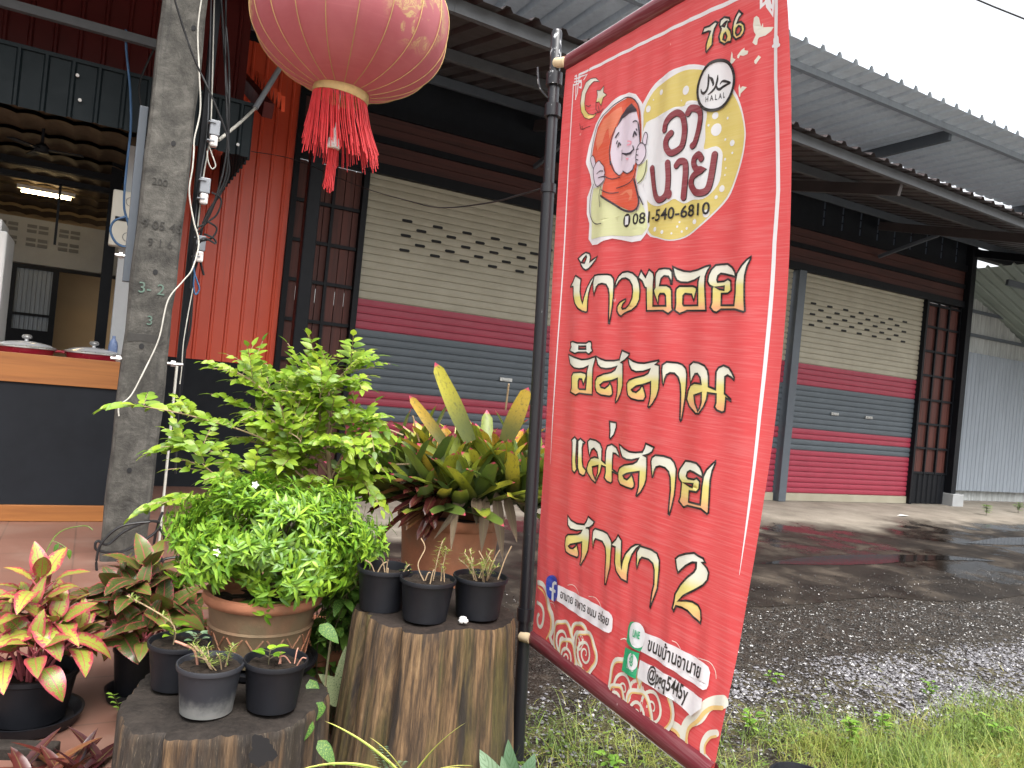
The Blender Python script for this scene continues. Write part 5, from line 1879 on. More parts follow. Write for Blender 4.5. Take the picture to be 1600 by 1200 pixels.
# bolts through the pole
for z, s in ((1.25, -.16), (1.25, .15)):
    mb = MB()
    mb.tube([W(PCs + s - .05, PD + .1, z), W(PCs + s + .05, PD + .1, z)], .010, 8)
    mb.tube([W(PCs + s - .02, PD + .1, z), W(PCs + s + .005, PD + .1, z)], .02, 6)
    mb.build('bolt', M['steel'], pole)
ch = thing('steel_channel', 'grey steel channel bolted upright beside the concrete pole', 'channel', W(.13, 5.5, 1.7))
mb = MB()
mb.fbox(.115, .165, 5.46, 5.52, 1.74, 2.86)
mb.build('channel_bar', M['greysteel'], ch, bevel=.004)
mb = MB()
mb.tube([W(.06, 5.49, 1.90), W(.12, 5.49, 1.90)], .012, 8)
mb.tube([W(.085, 5.49, 1.90), W(.10, 5.49, 1.90)], .022, 6)
mb.build('channel_bolt', M['steel'], ch)
tr2 = thing('cable_trunking', 'black steel upright carrying meters and cables behind the concrete pole', 'post', W(.56, 5.6, 0))
mb = MB()
mb.fbox(.485, .535, 5.52, 5.60, 1.0, 4.3)
mb.build('upright', M['black'], tr2, bevel=.004)
wp = thing('white_conduit_pipe', 'thin white upright pipe rising from the tile floor behind the concrete pole', 'pipe', W(.50, 5.4, 0))
mb = MB()
mb.tube([W(.475, 5.40, .02), W(.475, 5.40, 1.25)], .009, 10)
mb.build('pipe', M['cablew'], wp, smooth=50)

def cable(label, pts, r, mat, n=8, group=None, name='cable'):
    t = MB()
    q = smooth_path(pts, n)
    t.tube(q, r, 6)
    o = t.build(name, mat, None, origin=q[-1], smooth=60)
    return tag(o, label, 'cable', group)
Q = lambda D, *pts: [W(*(lambda s, z: (s, D, z))(*SZ(px, py, D))) for px, py in pts]
def SZ(px, py, D):
    u, v = uvp(px, py)
    Y = D / (u / FPX * NN.x + NN.y)
    return Y * u / FPX * E1.x + Y * E1.y, EYE - Y * v / FPX
cable('white cable snaking down the right edge of the concrete pole and across its face', Q(5.17, (318, -30), (308, 40), (310, 110), (312, 170), (303, 215), (302, 235), (300, 262), (295, 300), (302, 345), (310, 380)) + Q(5.14, (300, 420), (285, 440), (262, 470), (248, 530), (225, 580), (205, 618), (187, 634), (186, 650)), .0048, M['cablew'])
for k, (lab, dx) in enumerate((('outer white service wire clipped to the black upright', 0), ('inner grey service wire clipped to the black upright', -5))):
    cable(lab, Q(5.48, (334 + dx, -30), (332 + dx, 60), (330 + dx, 150), (328 + dx, 200), (324 + dx, 235), (318 + dx, 270), (312 + dx, 320), (308 + dx, 360)), .0045, M['cablew'] if k == 0 else M['purlin'], group=None)
cable('black cable looping off the upright beside the fascia end', Q(5.45, (343, -30), (348, 60), (352, 120), (357, 180), (355, 235), (357, 270), (345, 300), (325, 330), (315, 358), (312, 400), (318, 430)), 0.0081, M['cable'])
cable('second black cable crossing before the fascia end panel', Q(5.42, (352, -30), (351, 90), (354, 190), (356, 232), (352, 275), (340, 305), (322, 345), (305, 360), (302, 395)), 0.0068, M['cable'])
cable('thin black wire slanting across the top of the concrete pole', Q(5.1, (262, -40), (275, 10), (300, 85), (330, 150), (352, 205), (357, 235)), 0.0061, M['cable'])
cable('white loop of wire under the upper meter', Q(5.44, (326, 228), (330, 240), (336, 258), (330, 263), (324, 250), (323, 235)), .0045, M['cablew'])
cable('blue cable hanging before the dark green fascia and looping round the cream box', Q(6.3, (195, 45), (196, 80), (202, 140), (203, 200), (197, 260), (193, 320), (200, 350), (203, 375), (195, 385), (180, 378), (172, 360), (178, 345), (196, 338)), .009, M['cableb'])
cable('dark loop of cable on the fascia left of the pole', Q(6.3, (255, 45), (232, 90), (217, 130), (220, 165), (235, 190), (246, 200)), .008, M['cable'])
cable('black cable running down the wall edge below the meters', Q(5.45, (318, 380), (302, 430), (300, 470), (296, 520), (284, 570), (280, 620), (276, 700), (275, 740)), 0.0081, M['cable'])
cable('frayed pale wire end below the blue coil', Q(5.44, (303, 440), (292, 500), (286, 540), (284, 575), (281, 600)), .0035, M['cablew'])
cable('blue cable coil below the lowest meter', Q(5.44, (303, 385), (302, 420), (308, 440), (311, 452), (305, 460), (302, 445), (304, 425)), .006, M['cableb'])
a0, a1, a2, a3 = Q(6.42, (392, 236)), Q(7.5, (460, 249)), Q(6.4, (560, 290)), P(690, 323, 4.6)
cable('thin black wire sagging from the fascia end to the banner post', [a0[0], a1[0], a2[0], P(640, 314, 5.0), P(690, 324, 4.4), P(760, 317, 3.6), P(820, 302, 3.0), P(853, 292, 2.72)], .0035, M['cable'])
for k, pts in enumerate((((330, 300), (345, 312), (338, 335), (318, 352), (305, 375), (309, 398)), ((322, 345), (338, 356), (330, 372), (312, 378), (304, 392)), ((318, 365), (333, 372), (336, 380), (318, 372), (306, 385), (300, 410), (297, 450)), ((352, 40), (357, 110), (356, 200), (349, 262), (333, 318), (316, 348)))):
    cable(('tangled black cable bight beside the middle meter box', 'short black cable loop tied near the lowest meter box', 'black cable tail curling past the lowest meter box', 'long slack black cable falling from the roof to the meter tangle')[k], Q(5.40 - .015 * k, *pts), .0065, M['cable'])
# loops of slack cable round the pole foot
cable('loop of slack black cable tied round the pole foot', Q(5.05, (250, 815), (230, 815), (195, 830), (170, 850), (155, 845), (150, 850), (155, 860), (190, 862), (235, 838), (252, 822)), 0.0081, M['cable'])
cable('long slack black cable dropping to the tile floor by the pole', Q(5.1, (252, 805), (245, 830), (240, 860), (242, 880), (262, 872), (300, 868), (330, 862)), 0.0081, M['cable'])
cable('thick black cable end hanging behind the pink leaved plants', Q(5.08, (262, 800), (275, 815), (290, 835), (300, 852), (296, 862)), .007, M['cable'])
cable('twisted black cable tail at the pole foot', Q(5.06, (255, 800), (248, 820), (258, 840), (250, 858), (256, 880)), 0.0081, M['cable'])
cable('black cable bight left of the pole foot', Q(5.0, (235, 815), (190, 822), (160, 848), (152, 875), (153, 895)), 0.0081, M['cable'])
sw = thing('power_line', 'thin dark overhead line crossing the white sky above the roof', 'cable', P(1560, 12, 20))
mb = MB()
mb.tube([P(1480, -24, 20), P(1555, 8, 20), P(1640, 42, 20)], .022, 6)
mb.build('wire', M['cable'], sw)
for lab, (px, py), txt in (('topmost clear plastic meter box clipped to the black upright', (333, 210), 0), ('middle clear plastic meter box beside the concrete pole', (318, 300), 0), ('lowest clear plastic meter box with blue wire below', (311, 390), 0)):
    c0 = Q(5.46, (px, py))[0]
    mtr = thing('meter_box', lab, 'meter', c0, 'clear meter boxes up the pole')
    s, z = SZ(px, py, 5.46)
    mb = MB()
    mb.fbox(s - .032, s + .032, 5.42, 5.47, z - .01, z + .09)
    mb.build('meter_case', M['whiteplastic'], mtr, bevel=.006)
    mb = MB()
    mb.fbox(s - .026, s + .026, 5.415, 5.468, z - .085, z - .012)
    mb.build('terminal_cover', M['clearplastic'], mtr, bevel=.012)
    mb = MB()
    mb.fbox(s - .042, s + .004, 5.41, 5.48, z - .054, z - .047)
    mb.fbox(s - .042, s + .004, 5.41, 5.48, z + .067, z + .074)
    mb.build('cable_clip', M['whiteplastic'], mtr)
pv = thing('white_pvc_conduit', 'short slanting white plastic conduit before the red wall top', 'pipe', Q(6.6, (398, 165))[0])
mb = MB()
mb.tube([*Q(6.6, (444, 92)), *Q(6.35, (398, 168))], .021, 12)
mb.build('pipe', M['whiteplastic'], pv, smooth=50)
mb = MB()
mb.tube(smooth_path(Q(6.35, (398, 168)) + Q(5.9, (375, 190)) + Q(5.48, (341, 218)), 5), .011, 8)
mb.build('inner_cable', M['cablew'], pv, smooth=50)
# ================================================================== stumps
def stump(name, label, c, h, rt_, rb_, seed, wood, cut, tilt=None, sx=1.0, sy=1.0):
    t = thing(name, label, 'stump', c)
    r0 = random.Random(seed)
    ph = [r0.uniform(0, 6.28) for _ in range(8)]
    n, m = 220, 26
    def rad(a, z):
        k = z / h
        r = rb_ + (rt_ - rb_) * k ** .7
        lob = .055 * math.sin(3 * a + ph[0]) + .035 * math.sin(5 * a + ph[1]) + .02 * math.sin(9 * a + ph[2])
        fur = 0
        for q, (aa, w, dep) in enumerate(((ph[3], .05, .10), (ph[4], .03, .06), (ph[5], .04, .05), (ph[6], .025, .05), (ph[7], .03, .06), (4.35, .06, .12), (5.0, .03, .06))):
            d = (a - aa - .05 * math.sin(z * 7 + q) + math.pi) % (2 * math.pi) - math.pi
            fur -= dep * math.exp(-(d / w) ** 2)
        return r * (1 + lob * (1.15 - .5 * k) + fur + .010 * math.sin(37 * a + 2 * math.sin(z * 6)) + .006 * math.sin(71 * a + z * 5))
    mb = MB()
    ang = []
    C0 = Vector(c)
    for i in range(m + 1):
        z = h * i / m
        for j in range(n):
            a = 2 * math.pi * j / n
            r = rad(a, z)
            zz = z
            if i == m:
                zz += .006 * math.sin(5 * a + 1)
                r *= .985
            mb.v.append((C0.x + r * math.cos(a) * sx, C0.y + r * math.sin(a) * sy, C0.z + zz))
            ang.append(a)
    for i in range(m):
        for j in range(n):
            p, q = i * n + j, i * n + (j + 1) % n
            mb.f.append((p, q, q + n, p + n))
            mb.m.append(0)
    me = mb.mesh('bark_side')
    at = me.attributes.new('ang', 'FLOAT', 'POINT')
    at.data.foreach_set('value', np.array(ang, np.float32))
    me.shade_smooth()
    side = link('side', me, wood, t)
    mb = MB()
    rings = [1.0, .96, .75, .5, .25]
    for f in rings:
        for j in range(n):
            a = 2 * math.pi * j / n
            r = rad(a, h) * .985 * f
            mb.v.append((C0.x + r * math.cos(a) * sx, C0.y + r * math.sin(a) * sy, C0.z + h + .006 * math.sin(5 * a + 1) * f + (.0 if f == 1 else .004) + .003 * math.sin(17 * f + 3 * a) * (1 - f)))
    for i in range(len(rings) - 1):
        for j in range(n):
            p, q = i * n + j, i * n + (j + 1) % n
            mb.f.append((p, q, q + n, p + n))
            mb.m.append(0)
    mb.f.append(tuple((len(rings) - 1) * n + j for j in range(n)))
    mb.m.append(0)
    tp = mb.build('cut_top', cut, t)
    tp.data.shade_smooth()
    return t
BS = Vector((-.180, 2.475, 0))
BSH = .575
stump('tree_stump', 'big brown mossy tree stump carrying three black pots beside the banner post', BS, BSH, .250, .295, 3, M['stump'], M['cut'])
LS = Vector((-.745, 2.26, 0))
LSH = .33
stump('sawn_log', 'low dark sawn log with a hole, carrying a terracotta pot and black pots', LS, LSH, .292, .30, 8, M['stump2'], M['cut2'], sx=.95, sy=1.05)
from mathutils.bvhtree import BVHTree
ls_ob = [o for o in bpy.data.objects if o.name.startswith('sawn_log')][0]
lsd = ls_ob.children[0]
lb_tree = BVHTree.FromPolygons([v.co + LS for v in lsd.data.vertices], [tuple(p.vertices) for p in lsd.data.polygons])
def on_log(px, py, off):
    dr_ = (P(px, py, 1.0) - RAYO).normalized()
    h = lb_tree.ray_cast(RAYO, dr_)
    return (h[0] if h[0] is not None else P(px, py, 1.98)) - dr_ * off
hole = MB()
rim0, rim1 = [], []
for k in range(28):
    a = 2 * math.pi * k / 28
    r = 1 + .16 * math.sin(3 * a + 1) + .10 * math.sin(5 * a) + .07 * math.sin(11 * a)
    rim0.append(on_log(410 + 20 * r * math.cos(a), 1172 + 24 * r * math.sin(a), .0025))
cen_ = on_log(410, 1172, .0025)
hole.add([cen_] + rim0, [(0, 1 + (i + 1) % 28, 1 + i) for i in range(28)])
hole.build('knot_hole_shade', M['dark'], ls_ob)  # dark patch laid on the log for the shade inside its hole

# ================================================================== small black pots
def small_pot(label, c, r=.078, h=.125, group='small black nursery pots', z_soil=.86, dusty=0):
    t = thing('nursery_pot', label, 'plant pot', c, group)
    C0 = Vector(c)
    mb = MB()
    mb.lathe([(r * .72, 0.001), (r * .78, .004), (r * .80, .02), (r * .93, h * .86), (r * .95, h * .89), (r * 1.0, h * .90), (r * 1.015, h * .97), (r * 1.0, h), (r * .955, h * .995), (r * .93, h * .93), (r * .9, h * (z_soil - .08))], C0, 40)
    mb.build('pot', M['dustypot'] if dusty else M['blackpot'], t, smooth=35)
    mb = MB()
    n = 36
    for f in (0, .33, .66, 1):
        for j in range(n):
            a = 2 * math.pi * j / n
            rr = r * .915 * f
            mb.v.append((C0.x + rr * math.cos(a), C0.y + rr * math.sin(a), C0.z + h * z_soil + random.uniform(-.004, .005)))
    for i in range(3):
        for j in range(n):
            p, q = i * n + j, i * n + (j + 1) % n
            mb.f.append((p, q, q + n, p + n))
            mb.m.append(0)
    mb.build('soil', M['soil'], t)
    return t
def dusty():
    t = NT('dusty_black_plastic')
    v = t.coord('Object')
    x, y, z = t.sep(v)
    n = t.noise(v, 22, 5, .65)
    f = t.math('ADD', t.math('MULTIPLY', n, .09), z)
    c = t.mix(t.mapr(f, .055, .11, .75, 0), (.019, .021, .027), (.19, .19, .18))
    return t.out(c, .55)
M['dustypot'] = dusty()
def mossrose(t, c, n, hgt, spread, seed, stems=5):
    """thin stems clothed in needle leaves"""
    r0 = np.random.default_rng(seed)
    lb, mb = LB(), MB()
    for s in range(stems):
        a = r0.uniform(0, 6.28)
        lean = r0.uniform(spread * .25, spread)
        top = Vector((math.cos(a) * lean, math.sin(a) * lean, hgt * r0.uniform(.6, 1)))
        b0 = Vector(c) + Vector((math.cos(a + 1) * .02, math.sin(a + 1) * .02, 0))
        pts = smooth_path([b0, b0 + top * .5 + Vector((0, 0, hgt * .12)), b0 + top], 8)
        mb.tube(pts, .0018, 5)
        k = n
        ts = r0.uniform(.25, 1, k)
        base = np.array([pts[min(int(x * (len(pts) - 1)), len(pts) - 1)] for x in ts])
        d = rdir(k, -.1, .9)
        lb.leaves(base, d, (0, 0, 1), r0.uniform(.014, .026, k), .0028, .3, .2, 'lance', 3)
    lb.build('foliage', M['moss'], t)
    mb.build('stem', M['twig'], t)
def seedling(t, c, n, L, Wd, mat, seed, hgt=.05):
    r0 = np.random.default_rng(seed)
    lb, mb = LB(), MB()
    for k in range(n):
        a = k * 2.4 + seed
        z = hgt * (.35 + .65 * k / n)
        p = Vector(c) + Vector((0, 0, z))
        d = np.array([math.cos(a), math.sin(a), .45])
        lb.leaves([tuple(p + Vector(d) * .012)], d, (0, 0, 1), L * r0.uniform(.7, 1.1), Wd, .5, .2, 'ovate', 6)
        mb.tube([Vector(c), p, p + Vector(d) * .014], .0016, 5)
    lb.build('foliage', mat, t)
    mb.build('stem', M['stem'], t)
def roots(t, c, n, seed, L=.06, mat='twig'):
    r0 = random.Random(seed)
    mb = MB()
    for k in range(n):
        a = r0.uniform(0, 6.28)
        p = Vector(c) + Vector((math.cos(a) * .03, math.sin(a) * .03, 0))
        q = p + Vector((r0.uniform(-L, L) * .7, r0.uniform(-.02, .02), r0.uniform(.02, L)))
        mb.tube(smooth_path([p, (p + q) / 2 + Vector((0, 0, .012)), q], 4), .002, 5)
    mb.build('dry_stalk', M[mat], t)
z0 = BSH + .006
def on_top(px, py, z):
    return G(px, py, z)
def top_pt(px, py, z, shift=0.0):
    g_ = G(px, py, z)
    return Vector((g_.x, g_.y + shift, z))
# on the big stump (the foot of each pot in the photograph gives its place)
p = top_pt(590, 958, z0, .055)
t = small_pot('black pot on the big stump nearest the green bush, with dry stalks', p, .083, .132, 'black pots on the big stump', .78)
roots(t, p + Vector((0, 0, .105)), 5, 3, .055)
mossrose(t, p + Vector((.05, .0, .105)), 10, .035, .03, 5, 2)
p = top_pt(660, 975, z0, .055)
t = small_pot('middle black pot on the big stump with a tall feathery sprig', p, .085, .126, 'black pots on the big stump', .9)
mossrose(t, p + Vector((.018, 0, .112)), 46, .13, .03, 9, 2)
roots(t, p + Vector((.02, 0, .112)), 4, 12, .06)
mb = MB()
mb.tube(smooth_path([p + Vector((-.01, 0, .11)), p + Vector((-.035, 0, .16)), p + Vector((-.02, .01, .21)), p + Vector((-.035, .01, .24))], 6), .002, 5)
mb.build('bare_stalk', M['twig'], t)
p = top_pt(744, 970, z0, .055)
t = small_pot('black pot on the big stump nearest the banner post, full of feathery moss rose', p, .086, .128, 'black pots on the big stump', .88)
mossrose(t, p + Vector((0, 0, .11)), 30, .09, .075, 21, 11)
roots(t, p + Vector((.03, 0, .11)), 3, 14, .12)
mb = MB()
q0 = top_pt(719, 972, z0 + .008)
for k in range(5):
    a = random.uniform(0, 6.28)
    r = random.uniform(.006, .017)
    c = q0 + Vector((math.cos(a) * r * 1.2, math.sin(a) * r, .004 + random.uniform(0, .006)))
    mb.lathe([(0, -.007), (.006, -.005), (.009, 0), (.006, .006), (0, .008)], c, 7, wob=lambda a, z: 1 + .3 * math.sin(3 * a + z * 400))
o = mb.build('chalk_lump', M['white'], None, origin=q0, smooth=30)
tag(o, 'small white crumbly lump on the stump edge between two pots', 'lump')
# on the low log
z1 = LSH + .008
p = top_pt(262, 1082, z1, .06)
t = small_pot('black pot at the back of the low log with small round leaves', p, .088, .135, 'black pots on the low log', .86)
seedling(t, p + Vector((-.02, 0, .115)), 8, .045, .026, M['curry'], 2, .06)
seedling(t, p + Vector((.045, .01, .115)), 7, .028, .020, M['silver'], 4, .04)
lb, mb = LB(), MB()
st = smooth_path([p + Vector((-.02, 0, .11)), p + Vector((-.03, 0, .18)), P(200, 930, p.y + .02)], 8)
mb.tube(st, .002, 5)
k = 60
ts = np.concatenate([rng.uniform(.5, .7, 30), rng.uniform(.85, 1, 30)])
lb.leaves(np.array([st[int(x * (len(st) - 1))] for x in ts]), rdir(k, 0, .9), (0, 0, 1), .02, .003, .3, .2, 'lance', 3)
mb.build('stem', M['twig'], t)
lb.build('needle_foliage', M['moss'], t)
p = top_pt(310, 1123, z1, .058)
t = small_pot('grey dusty pot on the low log with moss rose and a curled pink root', p, .088, .135, 'black pots on the low log', .9, 1)
mossrose(t, p + Vector((.02, 0, .12)), 26, .07, .07, 31, 8)
mb = MB()
mb.tube(smooth_path([p + Vector((-.035, 0, .118)), p + Vector((-.045, -.01, .165)), p + Vector((-.075, -.01, .178)), p + Vector((-.10, -.01, .185))], 8), .0035, 6)
mb.build('curled_root', M['strawroot'], t)
p = top_pt(415, 1116, z1, .058)
t = small_pot('black pot on the low log near the hole, with one green seedling and pale roots', p, .088, .138, 'black pots on the low log', .84)
seedling(t, p + Vector((-.02, 0, .115)), 6, .040, .026, M['bush'], 7, .05)
roots(t, p + Vector((.03, 0, .115)), 5, 44, .05, 'strawroot')

# ================================================================== green bush in the terracotta pot
TP = Vector((-.735, 2.50, LSH + .03))
tp_ = thing('potted_bush', 'dense bright green bush in a round terracotta pot standing on the low log', 'potted plant', TP)
mb = MB()
mb.lathe([(.13, 0.0), (.145, .004), (.152, .05), (.160, .10), (.166, .112), (.160, .118), (.166, .16), (.170, .178), (.182, .184), (.187, .20), (.183, .212), (.170, .214), (.162, .205), (.158, .16)], TP, 64)
pot = mb.build('pot', M['terra2'], tp_, smooth=40)
mb = MB()
mb.lathe([(.171, .178), (.1832, .1835), (.1885, .199), (.1848, .2125), (.170, .2158), (.1612, .205), (.157, .165)], TP, 64)
mb.build('pot_rim', M['terra'], pot, smooth=50)
mb = MB()
for k in range(16):
    for sg in (-1, 1):
        pts = []
        for i in range(9):
            a = 2 * math.pi * k / 16 + sg * i * .045
            z = .016 + i * .0105
            r = .1465 + .014 * z / .10
            pts.append(TP + Vector((r * math.cos(a), r * math.sin(a), z)))
        mb.tube(pts, .0030, 5)
mb.build('lattice_relief', M['terra'], pot)
mb = MB()
mb.lathe([(.175, .002), (.185, .006), (.19, .022), (.18, .022), (.175, .012), (0, .012)], TP - Vector((0, 0, .022)), 40)
mb.build('saucer', M['blackpot'], tp_, smooth=40)
mb = MB()
n = 40
for f in (0, .25, .5, .75, 1):
    for j in range(n):
        a = 2 * math.pi * j / n
        mb.v.append((TP.x + .159 * f * math.cos(a), TP.y + .159 * f * math.sin(a), TP.z + .178 + random.uniform(-.004, .007)))
for i in range(4):
    for j in range(n):
        p_, q_ = i * n + j, i * n + (j + 1) % n
        mb.f.append((p_, q_, q_ + n, p_ + n))
        mb.m.append(0)
mb.build('soil', M['soil'], tp_)
CC = P(428, 845, 2.5)
RA = np.array([.315, .25, .185])
r1 = np.random.default_rng(77)
N = 2500
d = rdir(N, -.75, 1)
lump = 1 + .20 * np.sin(d[:, 0] * 7 + 1) * np.sin(d[:, 2] * 6) + .15 * np.sin(d[:, 1] * 9 + d[:, 0] * 5)
rad = r1.uniform(.35, 1, N) ** .42
base = np.array(CC) + d * RA * (rad * lump)[:, None]
keep = (np.sin(base[:, 0] * 43) + np.sin(base[:, 2] * 51 + 1) + np.sin(base[:, 1] * 37)) > -1.15
base, d, rad = base[keep], d[keep], rad[keep]
lb, mb = LB(), MB()
N = len(base)
for q in range(5):
    a = q * 2.513 + r1.uniform(0, 6.28, N)
    t1 = unit(np.cross(d, np.tile([.3, .2, 1.0], (N, 1))))
    t2 = np.cross(d, t1)
    dd = t1 * np.cos(a)[:, None] + t2 * np.sin(a)[:, None] + d * r1.uniform(.15, .8, N)[:, None] + np.array([0, 0, .25])
    lb.leaves(base + r1.normal(0, .004, (N, 3)), dd, d + np.array([0, 0, .6]), r1.uniform(.026, .050, N), r1.uniform(.008, .013, N), r1.uniform(.2, .9, N), .25, 'lance', 4, np.clip(r1.beta(3, 2.4, N) , 0, 1))
lb.build('foliage', M['bush'], tp_)
stem0 = TP + Vector((0, 0, .175))
for k in range(15):
    dv_ = Vector(rdir(1, .1, .95)[0])
    tip = CC + Vector((dv_.x * RA[0], dv_.y * RA[1], dv_.z * RA[2])) * .8
    mid = stem0.lerp(tip, .45) + Vector((0, 0, .03))
    mb.tube(smooth_path([stem0 + Vector((random.uniform(-.012, .012), random.uniform(-.012, .012), 0)), mid, tip], 6), [.010 - .0075 * i / 12 for i in range(13)], 6)
mb.build('stem', M['stem'], tp_)
lb = LB()
for fx, fy in ((480, 862), (656 - 256, 757)):
    c = P(fx - 140 if fx == 480 else fx, fy, 2.25 if fx == 480 else 2.4)
    for q in range(5):
        a = q * 1.2566
        lb.leaves([tuple(c)], (math.cos(a), -.5, math.sin(a)), (0, -1, .2), .014, .010, .2, .1, 'ovate', 3)
M['petal'] = plain('white_petal', (.80, .80, .78), .5, .05, 10, 0)
lb.build('blossom', M['petal'], tp_)
seedling(tp_, P(410, 965, 2.42), 6, .075, .045, M['weed'], 11, .045)

# ================================================================== shrub with feathered leaves behind
CB = Vector((-.80, 3.25, .0))
cs = thing('curry_leaf_shrub', 'tall yellow green shrub with feathered leaves growing behind the potted bush', 'shrub', CB)
lb, mb = LB(), MB()
r2 = np.random.default_rng(5)
def pinnate(p, dr, L, npair, ls):
    dr = Vector(dr).normalized()
    droop = Vector((0, 0, -1))
    pts = [Vector(p)]
    cur = dr.copy()
    for i in range(8):
        cur = (cur + droop * .07).normalized()
        pts.append(pts[-1] + cur * L / 8)
    mb.tube(pts, .0013, 4, cap=False)
    for i in range(npair):
        x = .14 + .84 * i / npair
        q = pts[int(x * 8)].lerp(pts[min(int(x * 8) + 1, 8)], x * 8 % 1)
        ax = (pts[min(int(x * 8) + 1, 8)] - pts[int(x * 8)])
        ax = ax.normalized() if ax.length > 0 else cur
        sd = ax.cross(Vector((0, 0, 1)))
        if sd.length < .1:
            sd = Vector((1, 0, 0))
        sd.normalize()
        k = ls * (.7 + .5 * math.sin(math.pi * min(1, x + .1)))
        for sg in (-1, 1):
            dl = sd * sg + ax * .65 + Vector((r2.normal(0, .12), r2.normal(0, .12), r2.normal(0.05, .15)))
            lb.leaves([tuple(q)], tuple(dl), (r2.normal(0, .45), -.75 + r2.normal(0, .4), .65), k * r2.uniform(.85, 1.1), k * .54, r2.uniform(.2, .8), .18, 'ovate', 4, [np.clip(r2.beta(3, 2.2), 0, 1)])
    lb.leaves([tuple(pts[-1])], tuple(cur), (0, 0, 1), ls * 1.05, ls * .5, .4, .18, 'ovate', 4)
trunk_top = P(512, 640, 3.25)
trunks = [([CB, P(512, 800, 3.25), P(512, 690, 3.25), P(512, 575, 3.3)], .010)]
branch_px = [((512, 760), (420, 690), (300, 650), (205, 632), 3.1), ((512, 740), (440, 640), (400, 600), (368, 580), 3.2), ((512, 720), (470, 640), (430, 610), (400, 585), 3.35),
             ((512, 800), (440, 760), (340, 742), (300, 700), 3.0), ((512, 780), (400, 740), (330, 705), (275, 700), 3.05), ((512, 700), (500, 640), (530, 590), (552, 572), 3.25),
             ((512, 690), (470, 630), (480, 590), (500, 570), 3.3), ((512, 770), (470, 700), (430, 660), (395, 640), 3.2), ((512, 760), (545, 690), (560, 660), (580, 668), 3.2),
             ((512, 820), (400, 800), (320, 780), (262, 786), 2.95), ((512, 780), (470, 740), (430, 700), (390, 690), 3.35), ((512, 720), (480, 680), (470, 640), (455, 620), 3.2), ((512, 700), (520, 650), (500, 620), (520, 600), 3.15), ((512, 780), (450, 720), (470, 690), (440, 670), 3.1),
             ((512, 840), (545, 780), (560, 750), (575, 760), 3.2), ((512, 740), (490, 700), (540, 690), (555, 700), 3.1)]
for b in branch_px:
    Y = b[4]
    pts = smooth_path([P(*b[0], 3.25), P(*b[1], (3.25 + Y) / 2), P(*b[2], Y), P(*b[3], Y)], 7)
    trunks.append((pts, .005))
    nL = 13
    for i in range(nL):
        x = .22 + .78 * i / (nL - 1)
        q = pts[int(x * (len(pts) - 1))]
        ax = (pts[min(int(x * (len(pts) - 1)) + 1, len(pts) - 1)] - pts[max(int(x * (len(pts) - 1)) - 1, 0)]).normalized()
        a = r2.uniform(0, 6.28)
        out = Vector((math.cos(a), math.sin(a) * .8, .35)) * .9 + ax * (.9 if i < nL - 1 else 3)
        pinnate(q, out, r2.uniform(.12, .19), int(r2.integers(4, 6)), r2.uniform(.042, .058))
for k in range(66):
    a = r2.uniform(0, 6.28)
    q = P(512 + r2.normal(-30, 46), r2.uniform(590, 770), 3.25 + r2.uniform(-.12, .12))
    pinnate(q, (math.cos(a), math.sin(a), r2.uniform(0, .7)), r2.uniform(.11, .17), 4, r2.uniform(.038, .054))
lb.build('foliage', M['curry'], cs)
for pts, r in trunks:
    n = len(pts)
    mb.tube(pts if n > 4 else smooth_path(pts, 6), r if n <= 4 else [r * (1 - .7 * i / n) for i in range(n)], 6)
mb.build('stem', M['twig'], cs)

# leafy variegated bush between the pot and the big stump
VB = Vector((-.54, 2.72, 0))
vb = thing('variegated_shrub', 'leafy variegated green shrub filling the gap between terracotta pot and big stump', 'shrub', VB)
lb, mb = LB(), MB()
r3 = np.random.default_rng(9)
for k in range(52):
    px, py = r3.uniform(478, 588), r3.uniform(780, 1010)
    if k > 30:
        px, py = r3.uniform(530, 612), r3.uniform(795, 930)
    if py < 830:
        px = r3.uniform(515, 605)
    if py > 960:
        px = r3.uniform(480, 540)
    tip = P(px, py, (2.72 if k <= 30 else 2.62) + r3.uniform(-.14, .14))
    root = Vector((VB.x + r3.normal(0, .03), VB.y + r3.normal(0, .03), .0))
    pts = smooth_path([root, root.lerp(tip, .55) + Vector((r3.normal(0, .03), 0, .04)), tip], 6)
    mb.tube(pts, [.004 - .003 * i / 12 for i in range(13)], 5)
    kk = int(r3.integers(7, 12))
    xs = r3.uniform(.5, 1, kk)
    bs = np.array([pts[int(x * 12)] for x in xs])
    dd = rdir(kk, -.3, .5) + np.array([0, -.35, -.05])
    lb.leaves(bs, dd, (0, 0, 1), r3.uniform(.045, .095, kk), r3.uniform(.022, .046, kk), r3.uniform(.4, 1.1, kk), .2, 'ovate', 6, None, .05)
for px, py, Y in ((500, 1000, 2.35), (490, 1150, 2.2), (498, 1180, 2.15), (505, 1120, 2.25), (485, 1085, 2.35)):
    lb.leaves([tuple(P(px, py - 25, Y))], (r3.normal(0, .4), -.5, -.6), (0, -.6, .8), r3.uniform(.06, .09), r3.uniform(.035, .048), .5, .2, 'ovate', 6, [.1])
mb.tube(smooth_path([P(505, 1180, 2.3), P(508, 1080, 2.4), P(520, 980, 2.55)], 6), .004, 5)
lb.build('foliage', M['variegated'], vb)
mb.build('stem', M['stem'], vb)
dc = thing('spotted_leaf_plant', 'cream green spotted broad leaves low in the gap beside the big stump', 'plant', Vector((-.57, 2.6, 0)))
lb = LB()
for (a, b, w) in (((540, 1105), (538, 1015), .075), ((540, 1092), (505, 1080), .06), ((540, 1080), (500, 1055), .05)):
    p0, p1 = P(*a, 2.5), P(*b, 2.45)
    lb.leaves([tuple(p0)], tuple(p1 - p0), (0, -1, .3), (p1 - p0).length, w, .3, .12, 'ovate', 8)
lb.build('foliage', M['spotted'], dc)
